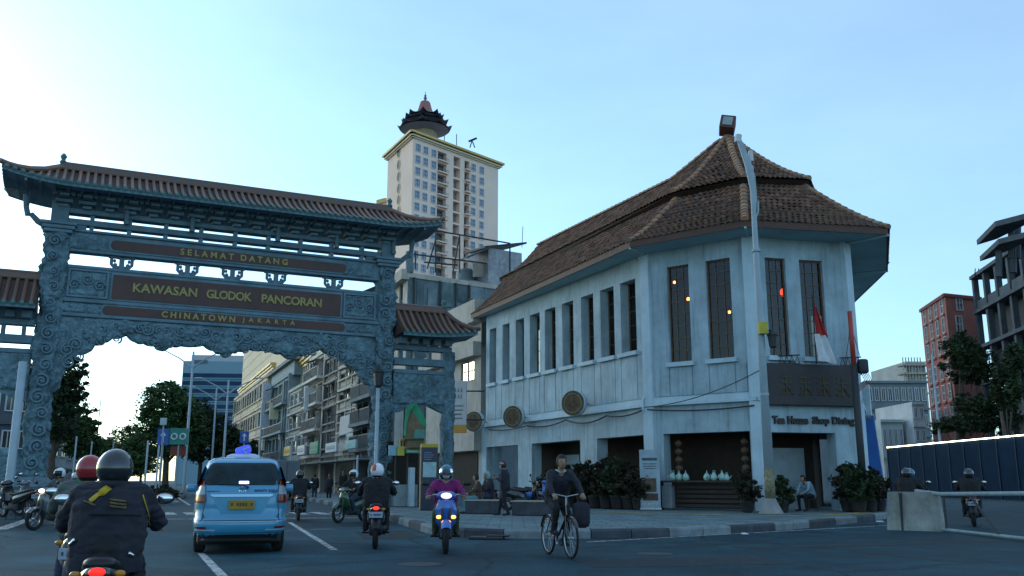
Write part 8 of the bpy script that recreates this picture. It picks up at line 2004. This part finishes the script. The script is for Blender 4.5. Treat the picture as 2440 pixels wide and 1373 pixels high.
for k, (u, D, rz, pc_, lab) in enumerate(((1238, 33.8, 250, PB, 'parked dark motorcycle nearest the person in the pink cap'), (1262, 34.6, 255, PBL, 'parked blue motorcycle in the middle of the parked group'), (1288, 35.4, 250, PG, 'parked grey motorcycle farthest right in the parked group'), (1168, 35.2, 245, PR, 'parked red motorcycle behind the left stone bench'))):
    x, y = place(u, D); motorbike(lab, (x, y, KH), R(rz), pc_, group='motorcycles parked on the pavement', lean=R(-7))
# 10. two riders on the right-hand street
x, y = place(2172, 26.0); motorbike('dark motorcycle on the right street behind the concrete barrier', (x, y, 0), R(-38), PB); person('dark rider with a pale helmet behind the concrete barrier', (x, y, 0), R(-38), 'ride', C_black, C_black, helmet=[H_teal, M_cglass], bulk=.05, voxel=.024)
person('pillion passenger in black behind the concrete barrier', (x - .26, y - .36, .04), R(-38), 'ride', C_black, C_black, helmet=[H_black, M_cglass], bulk=.05, voxel=.028, s=.98)
x, y = place(2316, 26.5); motorbike('motorcycle with pale plate on the right street, nearest the picture edge', (x, y, 0), R(-25), PB); person('rider in black on the right street, nearest the picture edge', (x, y, 0), R(-25), 'ride', C_black, C_black, helmet=[H_black, M_cglass], bulk=.06, voxel=.028)
# 11. traffic on the far left
x, y = place(143, 25.0); motorbike('scooter with bright headlight coming up on the far left', (x, y, 0), R(160), PG, head=3.0); person('rider with pink and white helmet on the far left', (x, y, 0), R(160), 'ride', C_olive, C_black, helmet=[H_white, M_cglass, H_pink, lambda c: c.x > .02], voxel=.024, bulk=.03)
x, y = place(196, 31.0); motorbike('green scooter beyond the red helmet rider', (x, y, 0), R(24), PGR); person('rider in green jacket and green helmet beyond the red helmet rider', (x, y, 0), R(24), 'ride', C_green, C_black, helmet=[H_green, M_cglass], voxel=.024, bulk=.04)
x, y = place(172, 40.0); motorbike('dark scooter farther up on the left', (x, y, 0), R(22), PB); person('rider in grey farther up on the left', (x, y, 0), R(22), 'ride', C_grey, C_black, helmet=[H_white, M_cglass], voxel=.028, bulk=.04)
x, y = place(48, 27.0); motorbike('motorcycle parked at the left edge beside the pale post', (x, y, KH), R(60), PB, group='motorcycles parked on the pavement', lean=R(-7))
x, y = place(95, 28.5); motorbike('second motorcycle parked by the left gate pillar', (x, y, KH), R(70), PG, group='motorcycles parked on the pavement', lean=R(-7))
# 12. passers-by
for k, (u, D, z, rz, top, leg, hr, lab) in enumerate(((748, 60, .0, 10, C_black, C_jean, 1, 'walker in dark clothes under the yellow shop sign'), (783, 58, .0, 160, C_navy, C_black, 1, 'walker in navy below the green shop sign'), (815, 56, .2, 170, C_black, C_black, 1, 'walker in black in front of the white shop sign'), (838, 54, .2, 20, C_brown, C_jean, 1, 'walker in brown nearest the right gate pillar'), (128, 52, .2, 10, C_navy, C_black, 1, 'walker in navy on the left pavement'), (150, 56, .2, 0, C_grey, C_black, 1, 'walker in grey on the left pavement'), (178, 60, .2, 190, C_brown, C_black, 1, 'walker in brown on the left pavement'), (950, 44, .2, 30, C_black, C_black, 1, 'person in black waiting at the food stall'))):
    x, y = place(u, D); person(lab, (x, y, z), R(rz), 'stand', top, leg, hair=mat('hair_dark', (.012, .011, .01)), voxel=.03, bulk=.02, group='passers-by in the distance')
# --- grey box van parked in the street right of the taxi
vq = place(680, 62); van = thing('box_van', 'dark grey box van parked right of the taxi in the distance', 'van', (vq[0], vq[1], 0), R(20))
MB().bevbox((0, 1.6, 1.55), (1.75, 3.2, 2.1), .05).build('cargo_box', mat('van_grey', (.12, .15, .17), rough=.6, var=.2), van)
for x in (-.43, .43): MB().bevbox((x, -.02, 1.55), (.82, .05, 1.95), .02).build('rear_door', mat('van_door', (.14, .17, .19), rough=.55, var=.2), van)
MB().bevbox((0, 3.9, 1.1), (1.65, 1.3, 1.5), .15).build('cab', mat('van_cab', (.2, .22, .23), rough=.4), van)
for sx in (-1, 1):
    for y in (.7, 3.9): MB().smooth().torus((sx * .75, y, .36), .26, .1, 'X', 22, 8).build('wheel', M_rubber, van)
    MB().bevbox((sx * .75, -.04, .55), (.14, .04, .12), .01).build('tail_light', M_lens_r, van)
MB().bevbox((0, -.03, .45), (1.6, .1, .1), .02).build('bumper', M_iron, van)
